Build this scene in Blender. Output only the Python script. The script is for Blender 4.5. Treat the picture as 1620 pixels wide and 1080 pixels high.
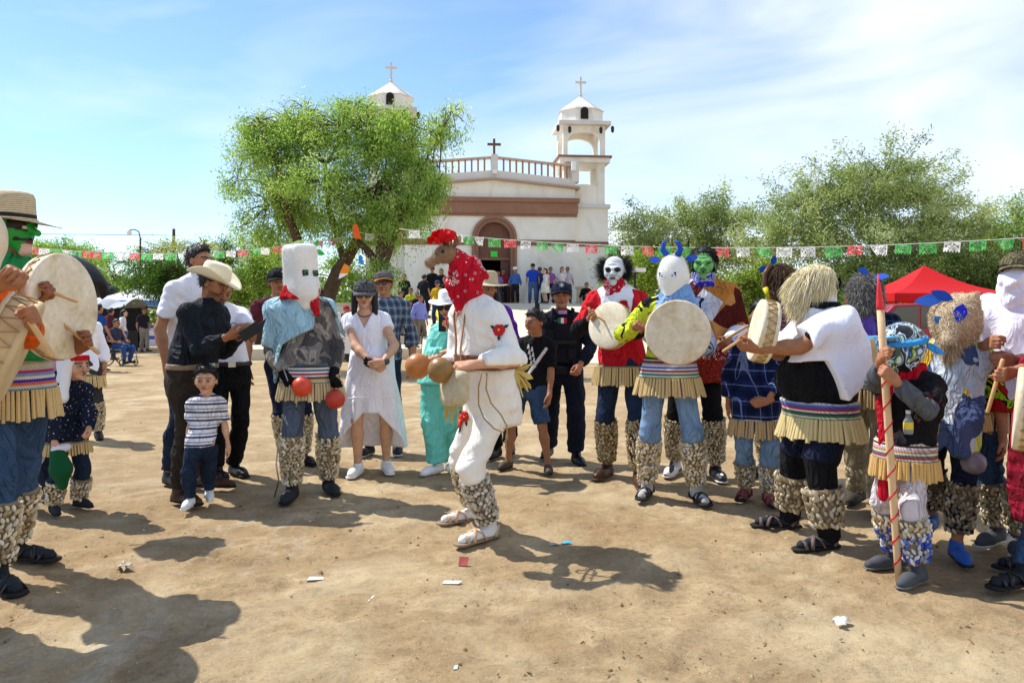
import bpy, math, random
import numpy as np
from mathutils import Vector, Matrix
random.seed(7); RNG = np.random.default_rng(7)
R_ = math.radians
for _o in list(bpy.data.objects): bpy.data.objects.remove(_o)
SC = bpy.context.scene
COL = SC.collection
# ------------------------------------------------------------------ camera, sky, sun, exposure
EYE = 1.37; F_PX = 1260.0; HOR = 500.0          # eye height (m), focal length and horizon in photo pixels
cam_data = bpy.data.cameras.new('camera'); cam = bpy.data.objects.new('camera', cam_data); COL.objects.link(cam)
cam.location = (0, 0, EYE); cam.rotation_euler = (R_(90), 0, 0)
cam_data.lens = 28.0; cam_data.sensor_width = 36.0; cam_data.shift_y = -40 / 1620.0
cam_data.clip_start = 0.1; cam_data.clip_end = 3000
SC.camera = cam
SUN_V = Vector((-0.64, 0.37, 1.0)).normalized()  # towards the sun: high, behind and left of the dancers
SUN_EL = math.asin(SUN_V.z); SUN_AZ = math.atan2(SUN_V.x, SUN_V.y)
world = bpy.data.worlds.new('World'); SC.world = world; world.use_nodes = True
wn = world.node_tree.nodes; wl = world.node_tree.links
for n in list(wn): wn.remove(n)
w_out = wn.new('ShaderNodeOutputWorld'); w_bg = wn.new('ShaderNodeBackground'); w_sky = wn.new('ShaderNodeTexSky')
w_sky.sky_type = 'NISHITA'; w_sky.sun_disc = False; w_sky.sun_elevation = SUN_EL; w_sky.sun_rotation = SUN_AZ
w_sky.air_density = 1.0; w_sky.dust_density = 0.0; w_sky.ozone_density = 4.5
w_tc = wn.new('ShaderNodeTexCoord'); w_map = wn.new('ShaderNodeMapping'); w_map.inputs['Scale'].default_value = (1.2, 1.2, 3.6)
w_map.inputs['Rotation'].default_value = (0.25, 0.35, 0.5)
w_n = wn.new('ShaderNodeTexNoise'); w_n.inputs['Scale'].default_value = 1.7; w_n.inputs['Detail'].default_value = 5
w_n.inputs['Roughness'].default_value = 0.5; w_n.inputs['Distortion'].default_value = 0.6
w_r = wn.new('ShaderNodeValToRGB'); w_r.color_ramp.elements[0].position = 0.40; w_r.color_ramp.elements[1].position = 0.72
w_r.color_ramp.elements[0].color = (0, 0, 0, 1); w_r.color_ramp.elements[1].color = (0.78, 0.78, 0.78, 1)
w_mx = wn.new('ShaderNodeMixRGB'); w_mx.inputs[2].default_value = (5.9, 6.15, 6.5, 1)   # thin high cirrus, sunlit
wl.new(w_tc.outputs['Generated'], w_map.inputs['Vector']); wl.new(w_map.outputs['Vector'], w_n.inputs['Vector'])
w_sx = wn.new('ShaderNodeSeparateXYZ'); w_ma = wn.new('ShaderNodeMath'); w_ma.operation = 'MULTIPLY_ADD'; w_ma.inputs[1].default_value = 0.28   # cirrus thickens towards the right
wl.new(w_tc.outputs['Generated'], w_sx.inputs[0]); wl.new(w_sx.outputs[0], w_ma.inputs[0]); wl.new(w_n.outputs['Fac'], w_ma.inputs[2]); wl.new(w_ma.outputs[0], w_r.inputs['Fac']); wl.new(w_r.outputs['Color'], w_mx.inputs[0])
wl.new(w_sky.outputs['Color'], w_mx.inputs[1]); wl.new(w_mx.outputs['Color'], w_bg.inputs['Color'])
w_bg.inputs['Strength'].default_value = 0.11
wl.new(w_bg.outputs['Background'], w_out.inputs['Surface'])
sun_data = bpy.data.lights.new('sun', 'SUN'); sun_data.energy = 3.4; sun_data.angle = R_(0.53); sun_data.color = (1.0, 0.955, 0.88)
sun = bpy.data.objects.new('sun', sun_data); COL.objects.link(sun)
sun.rotation_euler = SUN_V.to_track_quat('Z', 'Y').to_euler(); sun.location = SUN_V * 60
vs = SC.view_settings; vs.view_transform = 'Standard'; vs.look = 'None'; vs.gamma = 1; vs.exposure = 0.88; vs.use_curve_mapping = False
SC.cycles.use_denoising = True
SC.cycles.max_bounces = 6; SC.cycles.transparent_max_bounces = 6

# ------------------------------------------------------------------ placing helpers (photo measurement -> metres)
def pt(px, py, d): return Vector(((px - 810) / F_PX * d, d, EYE + (HOR - py) / F_PX * d))
def gd(py): return EYE * F_PX / (py - HOR)
def G(px, py): d = gd(py); return Vector(((px - 810) / F_PX * d, d, 0))

# ------------------------------------------------------------------ materials
def srgb(c):
    if isinstance(c, str):
        c = [int(c[i:i + 2], 16) / 255 for i in (0, 2, 4)]
    return tuple(((x + .055) / 1.055) ** 2.4 if x > .04045 else x / 12.92 for x in c) + (1,)
class NT:
    def __init__(s, m):
        m.use_nodes = True; s.t = m.node_tree; s.b = s.t.nodes['Principled BSDF']
    def __call__(s, typ, _op=None, **kw):
        n = s.t.nodes.new('ShaderNode' + typ)
        if _op: n.operation = _op
        for k, v in kw.items():
            k = k.replace('_', ' ')
            i = n.inputs[int(k[1:])] if k[0] == 'i' and k[1:].isdigit() else n.inputs[k]
            if hasattr(v, 'is_output'): s.t.links.new(v, i)
            else: i.default_value = v
        return n
    def ramp(s, fac, stops, interp='LINEAR'):
        n = s.t.nodes.new('ShaderNodeValToRGB'); r = n.color_ramp; r.interpolation = interp
        while len(r.elements) > 1: r.elements.remove(r.elements[-1])
        for i, (p, c) in enumerate(stops):
            e = r.elements[0] if i == 0 else r.elements.new(p)
            e.position = p; e.color = c if len(c) == 4 else tuple(c) + (1,)
        s.t.links.new(fac, n.inputs['Fac']); return n.outputs['Color']
    def mix(s, f, a, b, mode='MIX'):
        n = s.t.nodes.new('ShaderNodeMixRGB'); n.blend_type = mode
        for i, v in zip(n.inputs, (f, a, b)):
            if hasattr(v, 'is_output'): s.t.links.new(v, i)
            else: i.default_value = v
        return n.outputs[0]
    def obj(s): return s('TexCoord').outputs['Object']
    def math(s, op, a, b=0.0, c=None):
        kw = dict(i0=a, i1=b)
        if c is not None: kw['i2'] = c
        return s('Math', op, **kw).outputs[0]
    def set(s, **kw):
        for k, v in kw.items():
            i = s.b.inputs[k.replace('_', ' ')]
            if hasattr(v, 'is_output'): s.t.links.new(v, i)
            else: i.default_value = v
MATS = {}
def M(name, color='808080', rough=.8, var=.12, scale=12., bump=.15, bscale=40., metal=0., spec=.3, fold=0., pat=None, trans=0., sheen=0., fine=0.):
    """procedural material: base colour broken up by two noises, grain bump and, for cloth, soft fold bump"""
    if name in MATS: return MATS[name]
    m = bpy.data.materials.new(name); t = NT(m); P = t.obj()
    c = srgb(color) if not (isinstance(color, tuple) and len(color) == 4) else color
    base = pat(t, P) if pat else c
    nz = t('TexNoise', Vector=P, Scale=scale, Detail=5.0, Roughness=.6).outputs['Fac']
    lo, hi = 1 - var, 1 + var * .6
    mul = t.ramp(nz, [(.28, (lo, lo, lo)), (.72, (hi, hi, hi))])
    cc = t.mix(1.0, base, mul, 'MULTIPLY')
    t.set(Base_Color=cc, Roughness=rough, Metallic=metal, Specular_IOR_Level=spec)
    if sheen: t.set(Sheen_Weight=sheen)
    b1 = t('Bump', Strength=bump, Distance=.01, Height=t('TexNoise', Vector=P, Scale=bscale, Detail=4.0).outputs['Fac'])
    out = b1
    if fold:
        mp = t('Mapping', Vector=P, Scale=(1.6, 1.6, .75))
        fn = t('TexNoise', Vector=mp.outputs[0], Scale=6.0, Detail=3.0, Distortion=1.1).outputs['Fac']
        rg = t.math('POWER', t.math('SUBTRACT', 1., t.math('ABSOLUTE', t.math('MULTIPLY', t.math('SUBTRACT', fn, .5), 4.))), 2.)
        g2 = t('TexNoise', Vector=P, Scale=15.0, Detail=2.0, Distortion=2.0).outputs['Fac']
        hh = t.math('ADD', t.math('ADD', rg, t.math('MULTIPLY', fn, .8)), t.math('MULTIPLY', g2, .15))
        out = t('Bump', Strength=fold, Distance=.028, Height=hh, Normal=b1.outputs[0])
    t.set(Normal=out.outputs[0])
    if trans:
        t.set(Transmission_Weight=trans)
    MATS[name] = m; return m
def cloth(name, color='808080', fold=.85, **kw):
    kw.setdefault('rough', .88); kw.setdefault('bscale', 260.); kw.setdefault('bump', .2); kw.setdefault('var', .1); kw.setdefault('spec', .15)
    return M(name, color, fold=fold, **kw)
def VC(name, rough=.7, bump=.2, bscale=60., spec=.3, var=.12, scale=30.):
    """material that takes the local colour of the thing (skin, lips, cocoon, stripe) from the mesh's colour attribute"""
    return M(name, pat=lambda t, P: t('VertexColor').outputs['Color'], rough=rough, bump=bump, bscale=bscale, spec=spec, var=var, scale=scale)
# patterns
def p_ramp_z(stops, z0, z1):
    def f(t, P):
        z = t('SeparateXYZ', Vector=P).outputs[2]
        f_ = t('MapRange', Value=z, From_Min=z0, From_Max=z1).outputs[0]
        return t.ramp(f_, [(p, srgb(c)) for p, c in stops], 'CONSTANT')
    return f
def p_band(base, col, period, width, z_only=True):
    def f(t, P):
        z = t('SeparateXYZ', Vector=P).outputs[2]
        m = t.math('MODULO', t.math('ADD', z, 10.), period)
        return t.mix(t.math('LESS_THAN', m, width), srgb(base), srgb(col))
    return f
def p_plaid(base, c1, c2, s=.09):
    def f(t, P):
        x = t('SeparateXYZ', Vector=P)
        u = t.math('ADD', t.math('ADD', x.outputs[0], x.outputs[1]), 10.); z = t.math('ADD', x.outputs[2], 10.)
        def band(v, per, w, off=0.): return t.math('LESS_THAN', t.math('MODULO', t.math('ADD', v, off), per), w)
        c = t.mix(t.math('MULTIPLY', band(u, s, s * .42), .55), srgb(base), srgb(c1))
        c = t.mix(t.math('MULTIPLY', band(z, s, s * .42), .55), c, srgb(c1))
        c = t.mix(t.math('MULTIPLY', band(u, s, s * .06, s * .3), .55), c, srgb(c2))
        return t.mix(t.math('MULTIPLY', band(z, s, s * .06, s * .3), .55), c, srgb(c2))
    return f
def p_noise(stops, scale=9., detail=2., dist=.6, interp='CONSTANT', vscale=(1, 1, 1)):
    def f(t, P):
        mp = t('Mapping', Vector=P, Scale=vscale)
        return t.ramp(t('TexNoise', Vector=mp.outputs[0], Scale=scale, Detail=detail, Distortion=dist).outputs['Fac'], [(p, srgb(c)) for p, c in stops], interp)
    return f
def p_dots(base, cols, scale=30., size=.25, rnd=1.0):
    def f(t, P):
        v = t('TexVoronoi', Vector=P, Scale=scale, Randomness=rnd)
        pick = t.ramp(t('SeparateXYZ', Vector=v.outputs['Color']).outputs[0], [(i / len(cols), srgb(c)) for i, c in enumerate(cols)], 'CONSTANT')
        return t.mix(t.math('LESS_THAN', v.outputs['Distance'], size), srgb(base), pick)
    return f
def p_paisley(base, ink, dark):
    def f(t, P):
        v = t('TexVoronoi', Vector=P, Scale=24., Randomness=.8); d = v.outputs['Distance']
        a = t.mix(t.math('LESS_THAN', t.math('ABSOLUTE', t.math('SUBTRACT', d, .17)), .026), srgb(base), srgb(ink))
        a = t.mix(t.math('LESS_THAN', d, .07), a, srgb(dark))
        n = t('TexNoise', Vector=P, Scale=5., Detail=0.).outputs['Fac']
        q = t('TexVoronoi', Vector=P, Scale=75.); ink2 = t.math('LESS_THAN', t.math('ABSOLUTE', t.math('SUBTRACT', q.outputs['Distance'], .4)), .1)
        return t.mix(t.math('MULTIPLY', ink2, t.math('GREATER_THAN', n, .56)), a, srgb(ink))
    return f
def p_cells(cols, scale=7., edge=None, vscale=(1, 1, 1)):
    def f(t, P):
        w = t('TexNoise', Vector=P, Scale=6., Detail=2.)
        q = t('Mapping', Vector=t.mix(.12, P, w.outputs['Color']), Scale=vscale).outputs[0]
        v = t('TexVoronoi', Vector=q, Scale=scale)
        return t.ramp(t('SeparateXYZ', Vector=v.outputs['Color']).outputs[0], [(i / len(cols), srgb(c)) for i, c in enumerate(cols)], 'CONSTANT')
    return f

# ------------------------------------------------------------------ objects
def tag(o, label=None, cat=None, group=None, kind=None):
    if label: o['label'] = label
    if cat: o['category'] = cat
    if group: o['group'] = group
    if kind: o['kind'] = kind
    return o
def empty(name, loc=(0, 0, 0), rz=0.0, **kw):
    o = bpy.data.objects.new(name, None); COL.objects.link(o); o.location = loc; o.rotation_euler = (0, 0, rz)
    o.empty_display_size = .1
    return tag(o, **kw)
def mk_mesh(name, V, Fc, mat, smooth=True, col=None):
    me = bpy.data.meshes.new(name)
    V = np.asarray(V, np.float32)
    if isinstance(Fc, np.ndarray):
        k = Fc.shape[1]; nf = len(Fc)
        me.vertices.add(len(V)); me.vertices.foreach_set('co', V.ravel())
        me.loops.add(nf * k); me.loops.foreach_set('vertex_index', Fc.astype(np.int32).ravel())
        me.polygons.add(nf); me.polygons.foreach_set('loop_start', np.arange(0, nf * k, k, dtype=np.int32))
        try: me.polygons.foreach_set('loop_total', np.full(nf, k, np.int32))
        except Exception: pass
        me.update(calc_edges=True); me.validate()
    else:
        me.from_pydata([tuple(map(float, v)) for v in V], [], Fc); me.update()
    me.polygons.foreach_set('use_smooth', np.full(len(me.polygons), bool(smooth)))
    if col is not None:
        at = me.color_attributes.new('Col', 'FLOAT_COLOR', 'POINT')
        c = np.ones((len(V), 4), np.float32); c[:, :3] = col
        at.data.foreach_set('color', c.ravel())
        me.color_attributes.active_color = at
    if mat is not None:
        for m_ in (mat if isinstance(mat, (list, tuple)) else [mat]): me.materials.append(m_)
    return me
def mk(name, V, Fc, mat, parent=None, smooth=True, col=None, matidx=None, loc=None, rz=None, **kw):
    me = mk_mesh(name, V, Fc, mat, smooth, col)
    if matidx is not None: me.polygons.foreach_set('material_index', np.asarray(matidx, np.int32))
    o = bpy.data.objects.new(name, me); COL.objects.link(o)
    if parent is not None: o.parent = parent
    if loc is not None: o.location = loc
    if rz is not None: o.rotation_euler = (0, 0, rz)
    return tag(o, **kw)
def inst(name, me, parent=None, mw=None, **kw):
    o = bpy.data.objects.new(name, me); COL.objects.link(o)
    if parent is not None: o.parent = parent
    if mw is not None: o.matrix_local = mw
    return tag(o, **kw)
class MB:
    """collects simple solids into one mesh"""
    def __init__(s): s.V = []; s.F = []; s.C = []
    def add(s, V, F, col=None):
        b = len(s.V); s.V += [tuple(v) for v in V]; s.F += [tuple(i + b for i in f) for f in F]
        if col is not None: s.C += [tuple(col)[:3]] * len(V)
    def box(s, c, h, R=None, bev=.0):
        c = Vector(c); out = []
        hx, hy, hz = h
        pts = [(x, y, z) for x in (-hx, hx) for y in (-hy, hy) for z in (-hz, hz)]
        for p in pts:
            p = Vector(p); out.append(c + (R @ p if R else p))
        s.add(out, [(0, 1, 3, 2), (4, 6, 7, 5), (0, 4, 5, 1), (2, 3, 7, 6), (0, 2, 6, 4), (1, 5, 7, 3)]); return s
    def bx(s, x0, x1, y0, y1, z0, z1): return s.box(((x0 + x1) / 2, (y0 + y1) / 2, (z0 + z1) / 2), ((x1 - x0) / 2, (y1 - y0) / 2, (z1 - z0) / 2))
    def tube(s, pts, rad, n=8, cap=True, col=None, sq=1.0):
        pts = [Vector(p) for p in pts]; m = len(pts)
        rad = [rad] * m if not hasattr(rad, '__len__') else rad
        V = []; up = None
        for i, p in enumerate(pts):
            t = (pts[min(i + 1, m - 1)] - pts[max(i - 1, 0)]); t = t.normalized() if t.length > 1e-9 else Vector((0, 0, 1))
            if up is None: up = Vector((0, 0, 1)) if abs(t.z) < .9 else Vector((1, 0, 0))
            a = t.cross(up)
            a = a.normalized() if a.length > 1e-6 else t.orthogonal().normalized()
            b = a.cross(t).normalized(); up = b
            for k in range(n):
                an = 2 * math.pi * k / n
                V.append(p + a * (math.cos(an) * rad[i]) + b * (math.sin(an) * rad[i] * sq))
        F = [(i * n + k, i * n + (k + 1) % n, (i + 1) * n + (k + 1) % n, (i + 1) * n + k) for i in range(m - 1) for k in range(n)]
        if cap: F += [tuple(range(n - 1, -1, -1)), tuple((m - 1) * n + k for k in range(n))]
        s.add(V, F, col); return s
    def lathe(s, prof, n=24, c=(0, 0, 0), R=None, sx=1., sy=1., warp=None, cap=True, col=None):
        V = []; c = Vector(c)
        for r, z in prof:
            for k in range(n):
                an = 2 * math.pi * k / n; p = Vector((r * math.cos(an) * sx, r * math.sin(an) * sy, z))
                if warp: p = warp(p, an, r)
                V.append(c + (R @ p if R else p))
        m = len(prof)
        F = [(i * n + k, i * n + (k + 1) % n, (i + 1) * n + (k + 1) % n, (i + 1) * n + k) for i in range(m - 1) for k in range(n)]
        if cap:
            F += [tuple(range(n - 1, -1, -1)), tuple((m - 1) * n + k for k in range(n))]
        s.add(V, F, col); return s
    def plate(s, poly, n, th):
        """flat polygon poly (3D points) thickened along n"""
        n = Vector(n).normalized() * th / 2; k = len(poly)
        V = [Vector(p) + n for p in poly] + [Vector(p) - n for p in poly]
        s.add(V, [tuple(range(k)), tuple(range(2 * k - 1, k - 1, -1))] + [(i, i + k, (i + 1) % k + k, (i + 1) % k) for i in range(k)]); return s
    def build(s, name, mat, parent=None, smooth=False, centre=False, **kw):
        V = np.array([tuple(v) for v in s.V], np.float32)
        if centre:
            c = (V.min(0) + V.max(0)) / 2; V = V - c; kw['loc'] = tuple(float(x) for x in c)
        return mk(name, V, s.F, mat, parent, smooth, col=np.array(s.C, np.float32) if s.C and len(s.C) == len(s.V) else None, **kw)

# ------------------------------------------------------------------ signed distance modelling + surface nets
def A(v): return np.array(tuple(v), np.float32)
def fold(seed, amp, k=30., vs=(1, 1, .5)):
    r = np.random.default_rng(seed); D = r.normal(size=(4, 3)); D /= np.linalg.norm(D, axis=1)[:, None]; D *= k * r.uniform(.6, 1.5, (4, 1)); D *= np.array(vs)
    W = r.normal(size=(4, 3)) * k * .25; ph = r.uniform(0, 6, 8)
    def f(X, Y, Z):
        o = 0.
        for i in range(4):
            o = o + np.sin(D[i, 0] * X + D[i, 1] * Y + D[i, 2] * Z + ph[i] + 1.4 * np.sin(W[i, 0] * X + W[i, 1] * Y + W[i, 2] * Z + ph[i + 4]))
        return o * (amp * .5)
    return f
def addf(*fs):
    return lambda X, Y, Z: sum(f(X, Y, Z) for f in fs)
def joint_folds(pts, amp, rad=.11, k=95.):
    """creases bunched round a bent joint"""
    def f(X, Y, Z):
        o = 0.
        for i, (c, ax) in enumerate(pts):
            dx, dy, dz = X - c.x, Y - c.y, Z - c.z; r2 = dx * dx + dy * dy + dz * dz; t = dx * ax.x + dy * ax.y + dz * ax.z
            o = o + np.exp(-r2 / (rad * rad)) * np.sin(k * t + 2.5 * np.sin(14 * dx + 9 * dy + i)) * amp
        return o
    return f
class S:
    def __init__(s): s.ops = []; s.cuts = []; s.disp = None; s.maxin = .005
    def cone(s, a, b, ra, rb, k=.02, sub=False, sq=None, flat=False):
        a = A(a); b = A(b); m = max(ra, rb); ba = b - a; L2 = float(ba @ ba) + 1e-9
        def f(X, Y, Z):
            x, y, z = X - a[0], Y - a[1], Z - a[2]
            tt = (x * ba[0] + y * ba[1] + z * ba[2]) / L2; t = np.clip(tt, 0, 1)
            dx, dy, dz = x - t * ba[0], y - t * ba[1], z - t * ba[2]
            if sq is not None: dx, dy, dz = dx / sq[0], dy / sq[1], dz / sq[2]
            d = np.sqrt(dx * dx + dy * dy + dz * dz) - (ra + (rb - ra) * t)
            return np.maximum(d, (tt - 1) * math.sqrt(L2)) if flat else d
        if sq is not None: m *= max(sq)
        s.ops.append((f, np.minimum(a, b) - m, np.maximum(a, b) + m, k, sub)); return s
    def ell(s, c, r, k=.02, R=None, sub=False):
        c = A(c); r = np.array(r, np.float32); Rm = np.array(R.to_3x3() if R is not None else Matrix.Identity(3), np.float32)
        def f(X, Y, Z):
            x, y, z = X - c[0], Y - c[1], Z - c[2]
            if R is not None: x, y, z = (Rm[0, i] * x + Rm[1, i] * y + Rm[2, i] * z for i in range(3))
            u, v, w = x / r[0], y / r[1], z / r[2]
            k0 = np.sqrt(u * u + v * v + w * w); k1 = np.sqrt((u / r[0]) ** 2 + (v / r[1]) ** 2 + (w / r[2]) ** 2) + 1e-6
            return k0 * (k0 - 1) / k1
        e = np.abs(Rm) @ r if R is not None else r
        s.ops.append((f, c - e, c + e, k, sub)); return s
    def box(s, c, h, rnd=.01, k=.01, R=None, sub=False):
        c = A(c); h = np.array(h, np.float32); Rm = np.array(R.to_3x3() if R is not None else Matrix.Identity(3), np.float32)
        def f(X, Y, Z):
            x, y, z = X - c[0], Y - c[1], Z - c[2]
            if R is not None: x, y, z = (Rm[0, i] * x + Rm[1, i] * y + Rm[2, i] * z for i in range(3))
            qx, qy, qz = np.abs(x) - h[0] + rnd, np.abs(y) - h[1] + rnd, np.abs(z) - h[2] + rnd
            return np.sqrt(np.maximum(qx, 0) ** 2 + np.maximum(qy, 0) ** 2 + np.maximum(qz, 0) ** 2) + np.minimum(np.maximum(qx, np.maximum(qy, qz)), 0) - rnd
        e = np.abs(Rm) @ h
        s.ops.append((f, c - e, c + e, k, sub)); return s
    def loft(s, z, cx, cy, rx, ry, k=.02, p=2.2, ang=None, wob=None):
        z, cx, cy, rx, ry = [np.array(v, np.float32) for v in (z, cx, cy, rx, ry)]
        def f(X, Y, Z):
            zz = Z.ravel()
            g = lambda a: np.interp(zz, z, a).reshape(Z.shape).astype(np.float32)
            x, y, RX, RY = X - g(cx), Y - g(cy), g(rx), g(ry)
            if wob is not None:
                w = wob(np.arctan2(y, x), Z); RX = RX * (1 + w); RY = RY * (1 + w)
            q = (np.abs(x / RX) ** p + np.abs(y / RY) ** p + 1e-9) ** (1 / p)
            d = (q - 1) * np.minimum(RX, RY)
            return np.maximum(d, np.maximum(z[0] - Z, Z - z[-1]))
        lo = np.array([(cx - rx * 1.3).min(), (cy - ry * 1.3).min(), z[0]]); hi = np.array([(cx + rx * 1.3).max(), (cy + ry * 1.3).max(), z[-1]])
        s.ops.append((f, lo, hi, k, False)); return s
    def cut(s, f): s.cuts.append(f); return s                 # keep where f <= 0
    def hemz(s, z): return s.cut(lambda X, Y, Z: z - Z)       # keep above z
    def topz(s, z): return s.cut(lambda X, Y, Z: Z - z)       # keep below z
    def mesh(s, h=.014, smooth=1, cap=None):
        lo = np.min([o[1] - o[3] for o in s.ops if not o[4]], axis=0) - 3 * h; hi = np.max([o[2] + o[3] for o in s.ops if not o[4]], axis=0) + 3 * h
        n = np.ceil((hi - lo) / h).astype(int) + 1
        ax = [(lo[i] + h * np.arange(n[i])).astype(np.float32) for i in range(3)]
        F = np.full(tuple(n), .5, np.float32)
        for f, a, b, k, sub in s.ops:
            m = k + 2.5 * h
            i0 = np.clip(np.floor((a - m - lo) / h).astype(int), 0, n); i1 = np.clip(np.ceil((b + m - lo) / h).astype(int) + 1, 0, n)
            if (i1 <= i0).any(): continue
            sl = tuple(slice(i0[i], i1[i]) for i in range(3))
            X = ax[0][sl[0]][:, None, None]; Y = ax[1][sl[1]][None, :, None]; Z = ax[2][sl[2]][None, None, :]
            sh = tuple(i1 - i0); X, Y, Z = (np.broadcast_to(q, sh) for q in (X, Y, Z))
            d = f(X, Y, Z); g = F[sl]
            if sub:
                d = -d; hh = np.clip(.5 - .5 * (d - g) / k, 0, 1) if k > 0 else (g > d) * 1.
                # smooth max
                F[sl] = np.maximum(g, d) + (np.maximum(k - np.abs(g - d), 0) ** 2) / (4 * k + 1e-9)
            else:
                F[sl] = np.minimum(g, d) - (np.maximum(k - np.abs(g - d), 0) ** 2) / (4 * k + 1e-9)
        X, Y, Z = (np.broadcast_to(q, tuple(n)) for q in (ax[0][:, None, None], ax[1][None, :, None], ax[2][None, None, :]))
        if s.disp is not None:
            near = np.abs(F) < .06
            F[near] += np.minimum(s.disp(X[near], Y[near], Z[near]), s.maxin)
        for c in s.cuts: F = np.maximum(F, c(X, Y, Z))
        F = np.asarray(F, np.float32)
        F[0] = F[-1] = .5; F[:, 0] = F[:, -1] = .5; F[:, :, 0] = F[:, :, -1] = .5
        return surfnets(F, lo, h, smooth)
def surfnets(F, lo, h, smooth=1):
    neg = F < 0
    nx, ny, nz = F.shape
    cnt = np.zeros((nx - 1, ny - 1, nz - 1), np.int8)
    for i in (0, 1):
        for j in (0, 1):
            for k in (0, 1):
                cnt += neg[i:nx - 1 + i, j:ny - 1 + j, k:nz - 1 + k]
    act = (cnt > 0) & (cnt < 8)
    I, J, K = np.nonzero(act)
    idx = np.full(act.shape, -1, np.int32); idx[I, J, K] = np.arange(len(I))
    acc = np.zeros((len(I), 3)); num = np.zeros(len(I))
    for a, b in [((0,0,0),(1,0,0)),((0,1,0),(1,1,0)),((0,0,1),(1,0,1)),((0,1,1),(1,1,1)),((0,0,0),(0,1,0)),((1,0,0),(1,1,0)),((0,0,1),(0,1,1)),((1,0,1),(1,1,1)),((0,0,0),(0,0,1)),((1,0,0),(1,0,1)),((0,1,0),(0,1,1)),((1,1,0),(1,1,1))]:
        fa = F[I + a[0], J + a[1], K + a[2]]; fb = F[I + b[0], J + b[1], K + b[2]]
        x = (fa < 0) != (fb < 0); t = np.where(x, fa / np.where(x, fa - fb, 1), 0)
        for q in range(3): acc[:, q] += np.where(x, a[q] + t * (b[q] - a[q]), 0)
        num += x
    V = (acc / num[:, None] + np.stack([I, J, K], 1)) * h + lo
    Q = []
    def quads(e, ax):
        # e: positions of sign-changing edges along ax (interior)
        p = np.stack(np.nonzero(e), 1)
        o1, o2 = [(1, 2), (2, 0), (0, 1)][ax]
        ok = (p[:, o1] > 0) & (p[:, o2] > 0); p = p[ok]
        d1 = np.zeros(3, int); d1[o1] = 1; d2 = np.zeros(3, int); d2[o2] = 1
        g = lambda q: idx[q[:, 0], q[:, 1], q[:, 2]]
        q = np.stack([g(p - d1 - d2), g(p - d2), g(p), g(p - d1)], 1)
        inside = neg[p[:, 0], p[:, 1], p[:, 2]]
        q[~inside] = q[~inside][:, ::-1]
        Q.append(q)
    quads(neg[:-1] != neg[1:], 0) if False else None
    e = neg[:-1, :, :] != neg[1:, :, :]; e = e[:, :ny - 1, :nz - 1]; quads(e, 0)
    e = neg[:, :-1, :] != neg[:, 1:, :]; e = e[:nx - 1, :, :nz - 1]; quads(e, 1)
    e = neg[:, :, :-1] != neg[:, :, 1:]; e = e[:nx - 1, :ny - 1, :]; quads(e, 2)
    Q = np.concatenate(Q) if Q else np.zeros((0, 4), int)
    for _ in range(smooth):
        s_ = np.zeros_like(V); c_ = np.zeros(len(V))
        for a, b in ((0, 1), (1, 2), (2, 3), (3, 0)):
            np.add.at(s_, Q[:, a], V[Q[:, b]]); np.add.at(s_, Q[:, b], V[Q[:, a]])
            np.add.at(c_, Q[:, a], 1); np.add.at(c_, Q[:, b], 1)
        V = V * .5 + .5 * s_ / np.maximum(c_, 1)[:, None]
    return V.astype(np.float32), Q.astype(np.int32)
def vnormals(V, Q):
    n = np.cross(V[Q[:, 2]] - V[Q[:, 0]], V[Q[:, 3]] - V[Q[:, 1]]); N = np.zeros_like(V)
    for i in range(4): np.add.at(N, Q[:, i], n)
    return N / np.maximum(np.linalg.norm(N, axis=1), 1e-9)[:, None]
def joinm(parts):
    V = []; Q = []; C = []; b = 0
    for p in parts:
        V.append(p[0]); Q.append(p[1] + b); b += len(p[0])
        if len(p) > 2: C.append(p[2])
    return np.concatenate(V), np.concatenate(Q), (np.concatenate(C) if C else None)
def strands(V, N, n, length, width, down=.3, seed=0, comb=(0, 0, -1), jit=.35, col=None):
    """fur: n tapered two-segment ribbons growing from surface points V with normals N"""
    r = np.random.default_rng(seed); i = r.integers(0, len(V), n)
    p = V[i] + r.normal(size=(n, 3)) * .004; d = N[i] * (1 - down) + np.array(comb) * down + r.normal(size=(n, 3)) * jit * .5
    d /= np.linalg.norm(d, axis=1)[:, None]; L = length * r.uniform(.55, 1.2, (n, 1))
    s_ = np.cross(d, r.normal(size=(n, 3))); s_ /= np.linalg.norm(s_, axis=1)[:, None] + 1e-9; s_ *= width / 2
    m = p + d * L * .5; d2 = d + np.array(comb) * down * 1.1; d2 /= np.linalg.norm(d2, axis=1)[:, None]; e = m + d2 * L * .5
    W = np.stack([p - s_, p + s_, m + s_ * .8, m - s_ * .8, e + s_ * .15, e - s_ * .15], 1).reshape(-1, 3)
    b = np.arange(n)[:, None] * 6; Q = np.concatenate([b + np.array([[0, 1, 2, 3]]), b + np.array([[3, 2, 4, 5]])])
    C = None
    if col is not None:
        c = np.array([srgb(x)[:3] for x in col]); C = c[r.integers(0, len(c), n)] * r.uniform(.7, 1.2, (n, 1)); C = np.repeat(C, 6, 0)
    return W.astype(np.float32), Q.astype(np.int32), C

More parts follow.
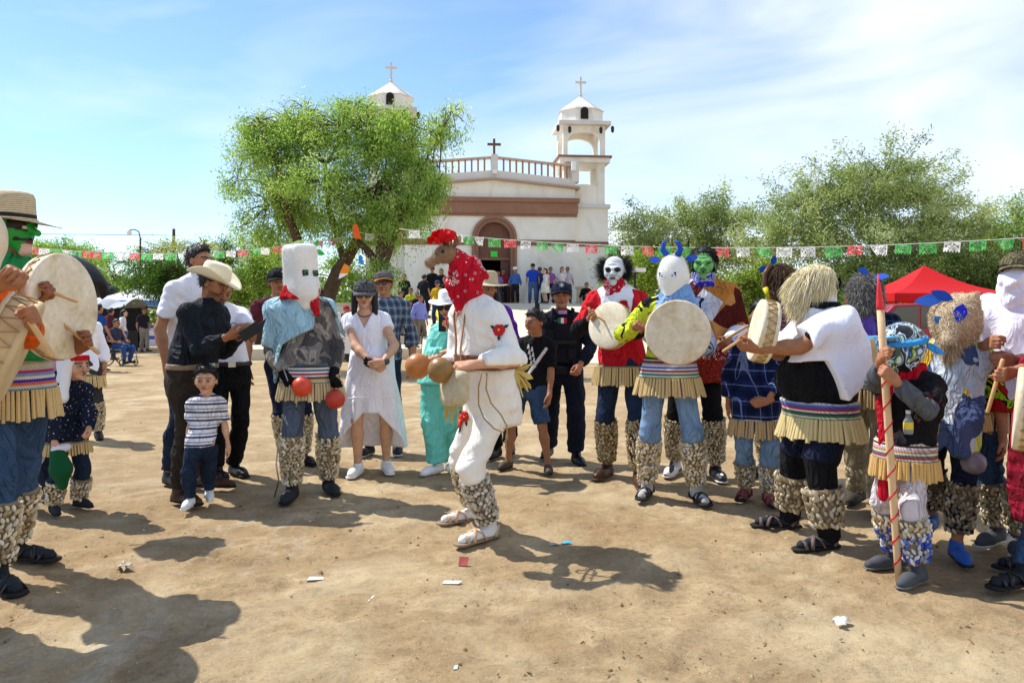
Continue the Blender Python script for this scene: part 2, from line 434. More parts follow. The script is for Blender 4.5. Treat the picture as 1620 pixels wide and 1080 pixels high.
# ------------------------------------------------------------------ people
SKIN = {'tan': 'b07a58', 'brown': '8f5d40', 'light': 'd3a384', 'mid': 'a5714f'}
def ik(a, t, l1, l2, pole):
    d = t - a; L = min(d.length, (l1 + l2) * .999); dn = d.normalized()
    x = (l1 * l1 - l2 * l2 + L * L) / (2 * L); hh = math.sqrt(max(l1 * l1 - x * x, 0))
    p = pole - dn * pole.dot(dn); p = p.normalized() if p.length > 1e-6 else dn.orthogonal().normalized()
    return a + dn * x + p * hh, a + dn * L
def skin_mat(): return VC('skin', rough=.6, bump=.2, bscale=150., spec=.3, var=.2, scale=26.)
class P:
    """one person; joints are laid out in the local frame (faces -Y), limbs solved to measured hand and foot targets"""
    def __init__(s, label, foot, top, rot=0, hb=None, hs=.228, w=1., belly=0., female=False, feet=None, hands=(None, None), hd=0., hip=None, hipz=None,
                 yaw=0, pitch=0, roll=0, tw=0, toe=(12, 12), skin='tan', group=None, loc=None, elbows=None, knees=None, cat='person', res=.014, name='person', sh=1., z=0.):
        s.loc = Vector(loc) if loc is not None else G(*foot)
        s.loc.z = z; s.rot = R_(rot); s.res = res
        s.root = empty(name, s.loc, s.rot, label=label, cat=cat, group=group)
        s.M = Matrix.Translation(s.loc) @ Matrix.Rotation(s.rot, 4, 'Z'); s.Mi = s.M.inverted()
        d = s.loc.y
        ht = s.Mi @ (pt(top[0], top[1], d - hd)); s.hb = hb or ht.z; Hb = s.hb; s.hs = hs; w = w * .93 if w < 1.3 else w; s.w = w; s.female = female; s.belly = belly
        s.skin = np.array(srgb(SKIN.get(skin, skin))[:3]); s.u = hs / 2
        s.Rh = (Matrix.Rotation(R_(yaw), 3, 'Z') @ Matrix.Rotation(R_(pitch), 3, 'X') @ Matrix.Rotation(R_(roll), 3, 'Y'))
        s.hc = ht + Vector((0, 0, -hs * .5)) ; s.hc += s.Rh @ Vector((0, -.012, 0))
        hp = Vector((0, 0, 0)) if hip is None else s.Mi @ pt(hip[0], 500, d - (hip[1] if len(hip) > 1 else 0))
        s.pc = Vector((hp.x, hp.y, hipz or (.525 if Hb > 1.3 else .48) * Hb))
        s.nb = s.hc + Vector((0, .035, -hs * .66)) + s.Rh @ Vector((0, .02, 0))
        s.tw = Matrix.Rotation(R_(tw), 3, 'Z')
        ax = s.nb - s.pc
        s.sp = lambda t: s.pc + ax * t + Vector((0, .03 * math.sin(math.pi * min(max(t, 0), 1)), 0))
        shw = (.088 if female else .098) * Hb * (.5 + .5 * w) * sh
        s.sho = [s.sp(.86) + s.tw @ Vector((q * shw, 0, 0)) for q in (-1, 1)]
        s.hipj = [s.pc + Vector((q * .055 * Hb * (.6 + .4 * w), 0, -.005)) for q in (-1, 1)]
        kd = 1. if Hb > 1.3 else .91; s.l = dict(ua=.175 * Hb * (.5 + .5 * kd), fa=.152 * Hb * (.5 + .5 * kd), th=.25 * Hb * kd, sk=.235 * Hb * kd)
        s.ank = []; s.kn = []; s.toe = []
        for i, q in enumerate((-1, 1)):
            if feet and feet[i] is not None:
                g = feet[i]; g = s.Mi @ (G(*g[:2]) if len(g) == 2 else Vector(g))
                if len(feet[i]) == 2: g.z = 0
            else: g = Vector((q * .075 * Hb, 0, 0)) + Vector((s.pc.x * .3, s.pc.y * .3, 0))
            t = g + Vector((0, 0.03, .05 * Hb)) if not (feet and feet[i] is not None and len(feet[i]) == 3) else g + Vector((0, 0, .05 * Hb))
            a = (knees[i] if knees and knees[i] else Vector((q * .18, -1, 0)))
            k_, an = ik(s.hipj[i], t, s.l['th'], s.l['sk'], Vector(a))
            s.kn.append(k_); s.ank.append(an); s.toe.append(Matrix.Rotation(R_(q * toe[i]), 3, 'Z') @ Vector((0, -1, 0)))
        s.el = []; s.wr = []; s.hand = []
        for i, q in enumerate((-1, 1)):
            hnd = hands[i] or {}
            if 'px' in hnd: t = s.Mi @ pt(hnd['px'][0], hnd['px'][1], hnd['px'][2] if len(hnd['px']) > 2 else d - .3)
            elif 'at' in hnd: t = Vector(hnd['at'])
            else: t = s.sho[i] + Vector((q * .06 * Hb, -.03 * Hb, -.31 * Hb))
            pole = Vector(elbows[i]) if elbows and elbows[i] else Vector((q * .7, .8, -.6))
            sz = Hb / 1.72 if Hb > 1.45 else Hb / 1.6
            t0 = t
            if hnd.get('grip'): # the target is what the fist holds: step back to the wrist along the forearm
                dd = (t - s.sho[i]).normalized(); e0, _ = ik(s.sho[i], t, s.l['ua'], s.l['fa'], pole); t0 = t - (t - e0).normalized() * .075 * sz
            e, wv = ik(s.sho[i], t0, s.l['ua'], s.l['fa'], pole)
            s.el.append(e); s.wr.append(wv)
            f = (wv - e).normalized()
            if 'f' in hnd: f = Vector(hnd['f']).normalized()
            if 'axis' in hnd:
                sv = (s.Mi.to_3x3() @ Vector(hnd['axis'])); sv = (sv - f * sv.dot(f)).normalized(); n = sv.cross(f) if i == 0 else f.cross(sv)
            else:
                n = Vector(hnd.get('n', (-q, 0, 0))); n = (n - f * n.dot(f)).normalized()
            s.hand.append(dict(f=f, n=n, curl=hnd.get('curl', 1.25 if hnd.get('grip') else .45), sz=sz))
    def grip(s, i):
        h = s.hand[i]; return s.M @ (s.wr[i] + h['f'] * .082 * h['sz'] + h['n'] * .028 * h['sz'])
    # --- measured outline of the trunk
    def trunk(s, off=0., t0=-.22, t1=1.0, k=1.0):
        T = np.array([-.25, -.12, 0, .14, .30, .46, .62, .78, .88, .95, 1.0])
        if s.female:
            RX = np.array([.085, .096, .101, .095, .078, .078, .086, .084, .074, .055, .035]); RY = np.array([.062, .07, .076, .07, .06, .062, .070, .062, .052, .042, .034])
        else:
            RX = np.array([.083, .092, .096, .092, .087, .09, .098, .102, .092, .066, .036]); RY = np.array([.062, .068, .07, .067, .064, .066, .07, .066, .056, .046, .035])
        B = np.exp(-((T - .25) / .28) ** 2) * s.belly
        tt = np.unique(np.clip(np.linspace(t0, t1, 14), t0, t1))
        rx = np.interp(tt, T, RX) * s.hb * s.w * k * .96 + np.interp(tt, T, B) * .6 + off; ry = np.interp(tt, T, RY) * s.hb * (.4 + .6 * s.w) * k + np.interp(tt, T, B) + off
        c = [s.sp(float(t)) for t in tt]
        return [v.z for v in c], [v.x for v in c], [v.y - float(np.interp(t, T, B)) * .6 for v, t in zip(c, tt)], rx, ry
    def ring(s, z, off=0.):
        """trunk ellipse (cx, cy, rx, ry) at local height z"""
        a = s.trunk(off, -.25, 1.0); return tuple(float(np.interp(z, a[0], v)) for v in a[1:])
    def add_trunk(s, q, off=0., t0=-.22, t1=1.0, k=.03): q.loft(*s.trunk(off, t0, t1), k=k); return q
    def add_shoulders(s, q, off=0.):
        Hb = s.hb
        for i in (0, 1): q.cone(s.sp(.95), s.sho[i], .033 * Hb + off, .0285 * Hb * (.6 + .4 * s.w) + off * .8, k=.05)
        return q
    def add_arm(s, q, i, off=0., t=2.0, k=.025, cuff=0., flat=False):
        """arm from the shoulder to t (1 = elbow, 2 = wrist)"""
        Hb = s.hb; w = (.55 + .45 * s.w)
        r = [.0295 * Hb * w + off * .8, .0235 * Hb * w + off * .9, .0165 * Hb + off * .8 + cuff]
        a, e, v = s.sho[i], s.el[i], s.wr[i]
        q.cone(a, a + (e - a) * min(t, 1), r[0], r[0] + (r[1] - r[0]) * min(t, 1), k=k, flat=flat and t <= 1)
        if t > 1:
            f = e + (v - e) * (t - 1)
            m = e + (v - e) * min(.3, t - 1)
            q.cone(e, m, r[1], r[1] * 1.04, k=k); q.cone(m, f, r[1] * 1.04, r[1] + (r[2] - r[1]) * (t - 1), k=k, flat=flat)
        return q
    def add_leg(s, q, i, off=0., t=2.0, k=.03, flare=0., flat=False):
        Hb = s.hb; w = (.5 + .5 * s.w)
        r = [.045 * Hb * w + off, .0295 * Hb * w + off, .032 * Hb * w + off, .0205 * Hb + off + flare]
        a, e, v = s.hipj[i], s.kn[i], s.ank[i]
        a2 = a + Vector((0, 0, -.02 * Hb))
        q.cone(a2, a2 + (e - a2) * min(t, 1), r[0], r[0] + (r[1] - r[0]) * min(t, 1), k=k, flat=flat and t <= 1)
        if t > 1:
            m = e + (v - e) * min(.33, t - 1) + Vector((0, .012, 0)); f = e + (v - e) * (t - 1)
            q.cone(e, m, r[1], r[2], k=k)
            if t > 1.33: q.cone(m, f, r[2], r[2] + (r[3] - r[2]) * ((t - 1.33) / .67), k=k, flat=flat)
        return q
    def H(s, x, y, z): return s.hc + s.Rh @ (Vector((x, y, z)) * s.u)
    def add_head(s, q, off=0., feat=True):
        u = s.u; H = s.H; R = s.Rh
        q.ell(H(0, .12, .2), (.71 * u + off, .86 * u + off, .79 * u + off), k=.01, R=R)
        q.cone(H(0, -.2, -.1), H(0, -.4, -.66), .57 * u + off, .29 * u + off, k=.3 * u)
        if feat:
            for e in (-1, 1):
                q.ell(H(e * .34, -.55, -.22), (.24 * u, .22 * u, .26 * u), k=.2 * u, R=R)
                q.ell(H(e * .74, .08, -.02), (.07 * u, .19 * u, .3 * u), k=.05 * u, R=R)
            q.cone(H(-.3, -.70, .2), H(.3, -.70, .2), .12 * u, .12 * u, k=.12 * u)
            for e in (-1, 1): q.ell(H(e * .3, -.92, .03), (.2 * u, .17 * u, .12 * u), k=.12 * u, R=R, sub=True)
            for e in (-1, 1): q.ell(H(e * .29, -.7, .03), (.14 * u, .14 * u, .12 * u), k=.03 * u, R=R)
            q.cone(H(0, -.8, .14), H(0, -.99, -.2), .075 * u, .115 * u, k=.1 * u)
            for e in (-1, 1): q.ell(H(e * .12, -.88, -.25), (.09 * u, .1 * u, .07 * u), k=.06 * u, R=R)
            q.cone(H(-.16, -.78, -.5), H(.16, -.78, -.5), .09 * u, .09 * u, k=.07 * u)
            q.ell(H(0, -.7, -.84), (.17 * u, .14 * u, .14 * u), k=.15 * u, R=R)
        q.cone(s.nb - Vector((0, 0, .02)), H(0, .12, -.45), .036 * s.hb * (.6 + .4 * s.w) + off, .42 * u + off, k=.03)
        return q
    def facecol(s, V, brow='17110d', lip=None, beard=None, lipw=.2, eye=True, mouth_open=False):
        Q = (np.array(s.Rh.transposed()) @ (V - np.array(s.hc)).T).T / s.u; x, y, z = Q.T; C = np.tile(s.skin, (len(V), 1)).astype(np.float32)
        fr = y < -.35
        def put(mask, c, a=1.): C[mask] = C[mask] * (1 - a) + np.array(srgb(c)[:3]) * a
        put(fr & (abs(x) < .55) & (abs(z + .25) < .22) & (abs(x) > .15), 'b5553f', .16); put(fr & (abs(x) < .16) & (abs(z + .15) < .2), 'b5553f', .14); put(fr & (z > .3), 'd8a888', .12); put(fr & (np.hypot((abs(x) - .29) / .2, (z - .01) / .13) < 1), '4a2c22', .22)
        if beard: put((y < -.1) & (z < -.42) & ~((abs(x) < .17) & (abs(z + .5) < .1)), beard, .55); put(fr & (abs(x) < .25) & (abs(z + .37) < .07), beard, .75)
        put(fr & (np.hypot(x / lipw / 1.05, (z + .5) / .105) < 1), lip or '8a4a3c', .75)
        put(fr & (np.abs(z - .24 + .35 * (abs(x) - .3) ** 2) < .05) & (abs(x) > .1) & (abs(x) < .52), brow, .85)
        if mouth_open: put(fr & (np.hypot(x / .15, (z + .55) / .11) < 1), '2a0c0a', .95)
        if eye:
            e = np.hypot((abs(x) - .29) / .12, (z - .03) / .05) < 1
            put(fr & e, 'a89f98', .75); put(fr & (np.hypot(abs(x) - .28, z - .03) < .065), '120b08', 1.)
            put(fr & (np.abs(np.hypot((abs(x) - .29) / .15, (z - .03) / .085) - 1) < .16) & (z > .03), '1c120e', .7)
        return C
    def add_hand(s, q, i):
        h = s.hand[i]; z = h['sz']; f, n = h['f'], h['n']; sv = f.cross(n) if i == 0 else n.cross(f); w = s.wr[i]; c = h['curl']
        b = [w + f * (.088 * z - abs(o - .012) * .18 * z) + sv * o * z for o in (.03, .011, -.009, -.027)]
        for k_, p in enumerate(b):
            q.cone(w + f * .012 * z + sv * (.018 - .012 * k_) * z, p, .016 * z, .0125 * z, k=.016 * z)
        q.cone(w - f * .03, w + f * .02, .0165 * s.hb, .021 * z, k=.02)
        for k_, p in enumerate(b):
            L = (.074, .083, .077, .06)[k_] * z; cur = p; an = 0
            for j, (fr, fl) in enumerate(((.43, .75), (.32, 1.0), (.25, .6))):
                an += c * fl * (1 + .06 * k_); dv = f * math.cos(an) + n * math.sin(an)
                nx = cur + dv * L * fr; q.cone(cur, nx, (.0102 - .0009 * j) * z, (.0096 - .0011 * j) * z, k=.005 * z); cur = nx
        p0 = w + f * .022 * z + sv * .022 * z + n * .006 * z; cc = min(c, 1.2)
        p1 = p0 + (f * .75 + sv * (.75 - .35 * cc) + n * (.15 + .4 * cc)).normalized() * .042 * z
        p2 = p1 + (f * .95 + sv * (.25 - .35 * cc) + n * (.15 + .45 * cc)).normalized() * .032 * z
        p3 = p2 + (f * .9 + sv * (.05 - .45 * cc) + n * (.15 + .35 * cc)).normalized() * .026 * z
        q.cone(p0, p1, .0155 * z, .0125 * z, k=.012 * z); q.cone(p1, p2, .012 * z, .0105 * z, k=.005 * z); q.cone(p2, p3, .0105 * z, .008 * z, k=.005 * z)
        return q
    def body(s, face=None, hres=None, headres=None, feat=True, hands=True, legs=True):
        q = S(); s.add_trunk(q, -.004); s.add_shoulders(q, -.004)
        for i in (0, 1): s.add_arm(q, i, -.001); s.add_leg(q, i)
        for i in (0, 1):
            a = s.ank[i]; t = s.toe[i]; L = .15 * s.hb; zb = a.z - .05 * s.hb + .018
            q.cone(Vector((a.x, a.y, a.z)) , Vector((a.x, a.y, zb + .01)) - t * .02, .02 * s.hb, .019 * s.hb, k=.02)
            q.cone(Vector((a.x, a.y, zb + .005)) - t * .03, Vector((a.x, a.y, zb)) + t * (L * .72), .021 * s.hb, .013 * s.hb, k=.02)
        s.add_head(q, -.003, feat=False)
        V, Q = q.mesh(.019 if s.res < .02 else s.res); parts = [(V, Q, np.tile(s.skin, (len(V), 1)))]
        qh = S(); s.add_head(qh, 0, feat); V, Q = qh.mesh(headres or (.0072 if s.res < .02 else s.res * .5)); parts.append((V, Q, s.facecol(V, **(face or {})) if feat else np.tile(s.skin, (len(V), 1))))
        if hands:
            for i in (0, 1):
                qq = S(); s.add_hand(qq, i); V, Q = qq.mesh(hres or (.0054 if s.res < .02 else .012)); parts.append((V, Q, np.tile(s.skin * np.array([.96, .9, .88]), (len(V), 1))))
        V, Q, C = joinm(parts)
        s.bodyobj = mk('body', V, Q, skin_mat(), s.root, col=C); return s
    def put(s, name, q, mat, h=None, smooth=1, parent=None, **kw):
        V, Q = q.mesh(h or s.res, smooth)
        return mk(name, V, Q, mat, parent or s.root, **kw)
    # --- garments
    def shirt(s, mat, sleeve=.62, hem=None, off=.016, name='shirt', t1=.985, amp=.011, k=30., loose=0., seed=None, collar=None, belly=None, vneck=None, cuff=.006):
        q = S(); hem = hem if hem is not None else s.sp(.02).z
        t0_ = min(-.25, (hem - s.pc.z) / (s.nb.z - s.pc.z) - .06); a = s.trunk(off, t0_, t1); zz = np.array(a[0]); g = np.clip((s.sp(.6).z - zz) / .4, 0, 1) * loose
        q.loft(a[0], a[1], a[2], a[3] + g, a[4] + g, k=.03); s.add_shoulders(q, off)
        sl = sleeve if hasattr(sleeve, '__len__') else (sleeve, sleeve)
        for i in (0, 1):
            if sl[i] > 0: s.add_arm(q, i, off + cuff * (1 if sl[i] < 1 else 0), sl[i], k=.03, cuff=cuff, flat=True)
        q.disp = addf(fold(seed or int(abs(s.loc.x * 97 + s.loc.y * 31)) + 3, amp, k), joint_folds([(s.el[i], (s.wr[i] - s.el[i]).normalized()) for i in (0, 1)] + [(s.sho[i] + Vector((0, 0, -.06)), Vector((.5, 0, .8))) for i in (0, 1)] + [(s.sp(.12), Vector((.15, 0, 1)))], amp * .8))
        q.hemz(hem)
        if vneck:
            n0, dep = s.nb, vneck
            q.cut(lambda X, Y, Z: np.where(Y < n0.y + .02, Z - (n0.z - dep + np.abs(X - n0.x) * 1.6), -1.))
        o = s.put(name, q, mat, h=s.res * .95)
        if collar:
            b = MB(); n = s.nb; R = s.Rh
            b.lathe([(.07, -.03), (.074, 0), (.066, .035), (.06, .035), (.066, 0)], 20, n + Vector((0, -.006, .0)), sy=1.05, cap=False)
            b.build('collar', collar, o, smooth=True)
        return o
    def trousers(s, mat, leg=1.97, waist=None, off=.012, flare=.012, amp=.008, name='trousers', k=26., legoff=.005):
        q = S(); wz = waist or s.sp(.16).z
        s.add_trunk(q, off, -.25, .5)
        for i in (0, 1): s.add_leg(q, i, off + legoff, leg if not hasattr(leg, '__len__') else leg[i], k=.035, flare=flare, flat=True)
        q.disp = fold(int(abs(s.loc.x * 57 + s.loc.y * 11)) + 9, amp, k, (1, 1, .9)); q.disp = addf(q.disp, joint_folds([(s.kn[i], (s.ank[i] - s.kn[i]).normalized()) for i in (0, 1)] + [(s.ank[i] + Vector((0, 0, .07)), Vector((0, 0, 1))) for i in (0, 1)] + [(s.sp(-.12) + Vector((0, -.08, 0)), Vector((.4, 0, .9)))], amp * .9, .12, 80.)); q.topz(wz)
        return s.put(name, q, mat, h=s.res)
    def belt(s, mat, z=None, hgt=.035, off=.022, name='belt'):
        z = z or s.sp(.14).z; q = S(); s.add_trunk(q, off, -.2, .5); q.hemz(z - hgt / 2).topz(z + hgt / 2); return s.put(name, q, mat, h=.009)
    def shoes(s, mat, sole=None, kind='shoe', size=1., name='shoe', lace=None):
        for i in (0, 1):
            a, t = s.ank[i], s.toe[i]; Z = a.z - .05 * s.hb; L = .158 * s.hb * size; sd = Vector((-t.y, t.x, 0)); Rm = Matrix((tuple(sd), tuple(-t), (0, 0, 1))).transposed()
            c = Vector((a.x, a.y, Z)); w = .026 * s.hb * size
            q = S()
            q.cone(c - t * .028 + Vector((0, 0, .03)), c + t * (L - .1) * .9 + Vector((0, 0, .032)), w * .98, w * 1.02, k=.02)
            q.cone(c + t * (L - .1) * .8 + Vector((0, 0, .03)), c + t * (L - .055) + Vector((0, 0, .024)), w * 1.02, w * .78, k=.02)
            if kind != 'sandal': q.cone(c + Vector((0, 0, .04)), c - t * .005 + Vector((0, 0, .085 if kind == 'shoe' else .15)), w * 1.05, w * .98, k=.025)
            q.hemz(Z + .014)
            o = s.put(name, q, mat, h=.0105 if s.res < .02 else .02)
            sl = S(); sl.cone(c - t * .035 + Vector((0, 0, .012)), c + t * .02 + Vector((0, 0, .012)), w * .98, w * .95, k=.01); sl.cone(c + t * .02 + Vector((0, 0, .012)), c + t * (L - .06) + Vector((0, 0, .012)), w * .98, w * 1.06, k=.01); sl.hemz(Z + .001).topz(Z + .02)
            s.put('sole', sl, sole or M('rubber_sole', '1d1b1a', rough=.8), h=.012 if s.res < .02 else .022, parent=o)
            if lace:
                b = MB()
                for j in range(3):
                    p = c + t * (.02 + .022 * j) + Vector((0, 0, .078 - .012 * j)); b.tube([p - sd * w * .7 - Vector((0, 0, .012)), p, p + sd * w * .7 - Vector((0, 0, .012))], .005, 5)
                b.build('laces', lace, o)
    def sandals(s, strap, sole=None, sock=None):
        for i in (0, 1):
            a, t = s.ank[i], s.toe[i]; Z = a.z - .05 * s.hb; L = .158 * s.hb; sd = Vector((-t.y, t.x, 0)); c = Vector((a.x, a.y, Z)); w = .027 * s.hb
            q = S(); q.cone(c - t * .035 + Vector((0, 0, .01)), c + t * (L - .055) + Vector((0, 0, .01)), w * .95, w * 1.12, k=.01); q.hemz(Z + .001).topz(Z + .02)
            o = s.put('sandal', q, sole or M('rubber_sole', '1d1b1a', rough=.8), h=.009)
            if sock:
                q = S(); q.cone(a + Vector((0, 0, .06)), c + Vector((0, 0, .045)), .026 * s.hb, .024 * s.hb, k=.02); q.cone(c - t * .02 + Vector((0, 0, .036)), c + t * (L - .065) + Vector((0, 0, .03)), .024 * s.hb, .018 * s.hb, k=.02)
                q.hemz(Z + .016); s.put('sock', q, sock, h=.011)
            b = MB()
            for (x0, x1, l0, l1) in ((-1, 1, .035, .085), (1, -1, .035, .085), (-1, 1, .1, .105)):
                p0 = c + sd * x0 * w * 1.05 + t * (L - .06) * l0 / .1 * .9 + Vector((0, 0, .016)); p1 = c + sd * x1 * w * 1.05 + t * (L - .06) * l1 / .1 * .9 + Vector((0, 0, .016)); m = (p0 + p1) / 2 + Vector((0, 0, .062 - (.02 if l0 > .09 else 0)))
                b.tube([p0, p0 * .6 + m * .4 + Vector((0, 0, .018)), m, p1 * .6 + m * .4 + Vector((0, 0, .018)), p1], .012, 6, sq=.45)
            pb = c - t * .03; b.tube([c + sd * w * 1.1 + Vector((0, 0, .02)), pb + sd * w * .9 + Vector((0, 0, .055)), c - t * (.04 + w * .9) + Vector((0, 0, .06)), pb - sd * w * .9 + Vector((0, 0, .055)), c - sd * w * 1.1 + Vector((0, 0, .02))], .009, 6)
            b.build('strap', strap, o, smooth=True)
    def hair(s, mat=None, off=.008, line=.5, back=-.45, amp=.003, side=-.05, name='hair', tuft=None, k=120.):
        """close hair cap: above a hairline that drops behind the ears"""
        mat = mat or M('black_hair', '14100e', rough=.5, spec=.4, var=.3, scale=60., bump=.5, bscale=160.)
        q = S(); u = s.u; q.ell(s.H(0, .14, .24), (.73 * u + off, .88 * u + off, .80 * u + off), R=s.Rh)
        q.ell(s.H(0, -.2, .7), (.5 * u, .5 * u, .38 * u + off), k=.04, R=s.Rh)
        q.disp = fold(5, amp, k, (1, 1, 1)); Ri = np.array(s.Rh.transposed()); c = np.array(s.hc)
        def cutf(X, Y, Z):
            x, y, z = X - c[0], Y - c[1], Z - c[2]; yy = (Ri[1, 0] * x + Ri[1, 1] * y + Ri[1, 2] * z) / u; zz = (Ri[2, 0] * x + Ri[2, 1] * y + Ri[2, 2] * z) / u
            ln = np.interp(yy, [-.9, -.55, -.3, 0, .3, .9], [line + .25, line + .2, line - .05, side, back, back]); return (ln - zz) * u
        q.cut(cutf); V, Q = q.mesh(.0095 if s.res < .02 else .02); o = mk(name, V, Q, mat, s.root)
        if s.res < .02:
            N = vnormals(V, Q); W, F, C = strands(V, N, 900, .024, .004, .35, 3, comb=tuple(s.Rh @ Vector((0, .3, -.5))), jit=.8, col=['14100e', '1e1814', '0c0a09'] if mat.name == 'black_hair' else ['9a7a4c', 'b8945c']); mk('hair_strands', W, F, VC('fur_strand', rough=.7, bump=0., var=.05), o, smooth=False, col=C, kind='stuff')
        return o
    def cap(s, mat, vis=None, yaw=0, off=.018, name='cap', tilt=0, brim=.62, mark=None):
        u = s.u; R = s.Rh @ Matrix.Rotation(R_(yaw), 3, 'Z') @ Matrix.Rotation(R_(tilt), 3, 'X'); c = s.H(0, .1, .38)
        q = S(); q.ell(c, (.74 * u + off, .88 * u + off, .72 * u + off), R=R)
        n = R @ Vector((0, 0, 1)); n_ = A(n); c_ = A(c)
        q.cut(lambda X, Y, Z: -((X - c_[0]) * n_[0] + (Y - c_[1]) * n_[1] + (Z - c_[2]) * n_[2]) + .0)
        o = s.put(name, q, mat, h=.0105 if s.res < .02 else .02)
        b = MB(); K = 13; top = []; 
        for th in (.004, -.004):
            for k_ in range(K):
                a_ = math.pi * (k_ / (K - 1)); x = math.cos(a_) * (.72 * u + off); y0 = -math.sin(a_) * .5 * (.88 * u) - .35 * u
                top.append(c + R @ Vector((x, -math.sin(a_) * .80 * u - .1 * u * math.sin(a_), .02 * u + th - .10 * u * math.cos(a_) ** 2)))
            for k_ in range(K):
                a_ = math.pi * (k_ / (K - 1)); x = math.cos(a_) * (.70 * u + off)
                top.append(c + R @ Vector((x, -math.sin(a_) ** .7 * (.86 + brim) * u, -.10 * u + th - .2 * u * math.cos(a_) ** 2)))
        F = [(k_, k_ + 1, K + k_ + 1, K + k_) for k_ in range(K - 1)] + [(2 * K + k_ + 1, 2 * K + k_, 3 * K + k_, 3 * K + k_ + 1) for k_ in range(K - 1)] + [(K + k_, K + k_ + 1, 3 * K + k_ + 1, 3 * K + k_) for k_ in range(K - 1)] + [(k_ + 1, k_, 2 * K + k_, 2 * K + k_ + 1) for k_ in range(K - 1)]
        b.add(top, F); b.build('visor', vis or mat, o, smooth=True)
        if mark: mark(o, c, R, u, off)
        return o
    def hat(s, mat, r=.17, h=.12, kind='cowboy', band=None, yaw=0, tilt=0, name='hat', rx=None, z=.42):
        R = s.Rh @ Matrix.Rotation(R_(yaw), 3, 'Z') @ Matrix.Rotation(R_(tilt), 3, 'X'); c = s.H(0, .1, z); u = s.u; a = .78 * u + .012; b_ = .93 * u + .012
        def warp(p, an, rr):
            t = max(0, (rr - a) / max(r - a, 1e-3))
            if kind == 'cowboy':
                p.z += (abs(math.cos(an)) ** 2.2) * .075 * t ** 1.4 - .02 * t * abs(math.sin(an)) ; p.x *= 1 - .16 * t * abs(math.cos(an))
                if p.z > h * .6 and rr < a * .9: p.z -= .035 * max(0, 1 - abs(p.x) / (a * .35)) * (1 if rr < a * .7 else .6)
            elif kind == 'straw':
                p.z += .012 * math.sin(2 * an + .6) * t - .018 * t
            elif kind == 'fedora':
                p.z += .02 * abs(math.cos(an)) * t - .012 * t * abs(math.sin(an))
                if p.z > h * .7 and rr < a * .8: p.z -= .02 * max(0, 1 - abs(p.x) / (a * .4))
            p.y *= b_ / a if rr <= a * 1.02 else 1 + (b_ / a - 1) * (1 - .5 * t); return p
        prof = [(.001, h), (a * .35, h * 1.0), (a * .62, h * .985), (a * .8, h * .93), (a * .9, h * .78), (a * .95, h * .4), (a, .01), (a * 1.12, .0), (a + (r - a) * .5, .002), (a + (r - a) * .8, .003), (r, .004), (r * 1.002, -.001), (a + (r - a) * .5, -.006), (a * .98, -.004), (a * .9, h * .5)]
        bb = MB(); bb.lathe(prof, 40, c, R, warp=warp, cap=False); o = bb.build(name, mat, s.root, smooth=True)
        if band:
            bb = MB(); bb.lathe([(a * 1.012, .006), (a * .99, .03), (a * .975, .03)], 32, c, R, sy=b_ / a, cap=False); bb.build('hat_band', band, o, smooth=True)
        return o
    def glasses(s, big=1., mat=None, name='sunglasses'):
        mat = mat or M('dark_lens', '120d0b', rough=.12, var=.02, bump=.0, spec=.6); b = MB(); u = s.u
        for e in (-1, 1):
            ps = [s.H(e * (.31 + .23 * big * math.cos(t)), -.93 - .02 * abs(math.cos(t)) + .05 * (e * math.cos(t) > .3), .05 + .165 * big * math.sin(t)) for t in [2 * math.pi * k / 14 for k in range(14)]]
            b.plate(ps, s.Rh @ Vector((0, 1, 0)), .006)
        o = b.build(name, mat, s.root)
        b = MB(); fr = M('dark_frame', '1a1411', rough=.35, bump=0.)
        for e in (-1, 1): b.tube([s.H(e * .5, -.9, .14), s.H(e * .72, -.7, .15), s.H(e * .78, .05, .12)], .0035, 5)
        b.tube([s.H(-.12, -.96, .09), s.H(.12, -.96, .09)], .004, 5); b.build('frame', fr, o)
        return o
    # --- Mayo and Yaqui fiesta dress: cane belt and cocoon rattles
    def reed_belt(s, stripes, z, hgt=.1, off=.03, n=40, rl=.1, rr=.0115, cane='d9bd85', seed=1, flare=.35):
        cx, cy, rx, ry = s.ring(z - hgt * .5, off); n = int(n * 1.3); rr *= .82
        nm = 'woven_belt_%d' % (len([k for k in MATS if k.startswith('woven_belt')]))
        def pat(t, Pp):
            zc = t('SeparateXYZ', Vector=Pp); f_ = t('MapRange', Value=zc.outputs[2], From_Min=z - hgt, From_Max=z).outputs[0]
            c = t.ramp(f_, [(i / len(stripes), srgb(q)) for i, q in enumerate(stripes)], 'CONSTANT')
            u = t.math('MODULO', t.math('ADD', t.math('ADD', zc.outputs[0], t.math('MULTIPLY', zc.outputs[2], .35)), 10.), .013)
            return t.mix(t.math('MULTIPLY', t.math('LESS_THAN', u, .0042), .45), c, srgb('3a3230'))
        mat = M(nm, pat=pat, rough=.95, var=.18, bump=.6, bscale=220.)
        N = 56; prof = []
        b = MB()
        for (t_, o_) in ((0, .0), (.06, .006), (.5, .004), (.94, .008), (1, .0), (1, -.012), (0, -.014)):
            zz = z - hgt * t_; c_ = s.ring(zz, off + o_ + .012 * t_ + .03 * flare * t_)
            prof.append([(c_[0] + c_[2] * math.cos(a), c_[1] + c_[3] * math.sin(a), zz + .004 * math.sin(5 * a + seed)) for a in [2 * math.pi * k / N for k in range(N)]])
        V = [p for r_ in prof for p in r_]; m = len(prof)
        b.add(V, [(i * N + (k + 1) % N, i * N + k, ((i + 1) % m) * N + k, ((i + 1) % m) * N + (k + 1) % N) for i in range(m) for k in range(N)])
        o = b.build('reed_belt', mat, s.root, smooth=True)
        key = 'reed_%s' % cane
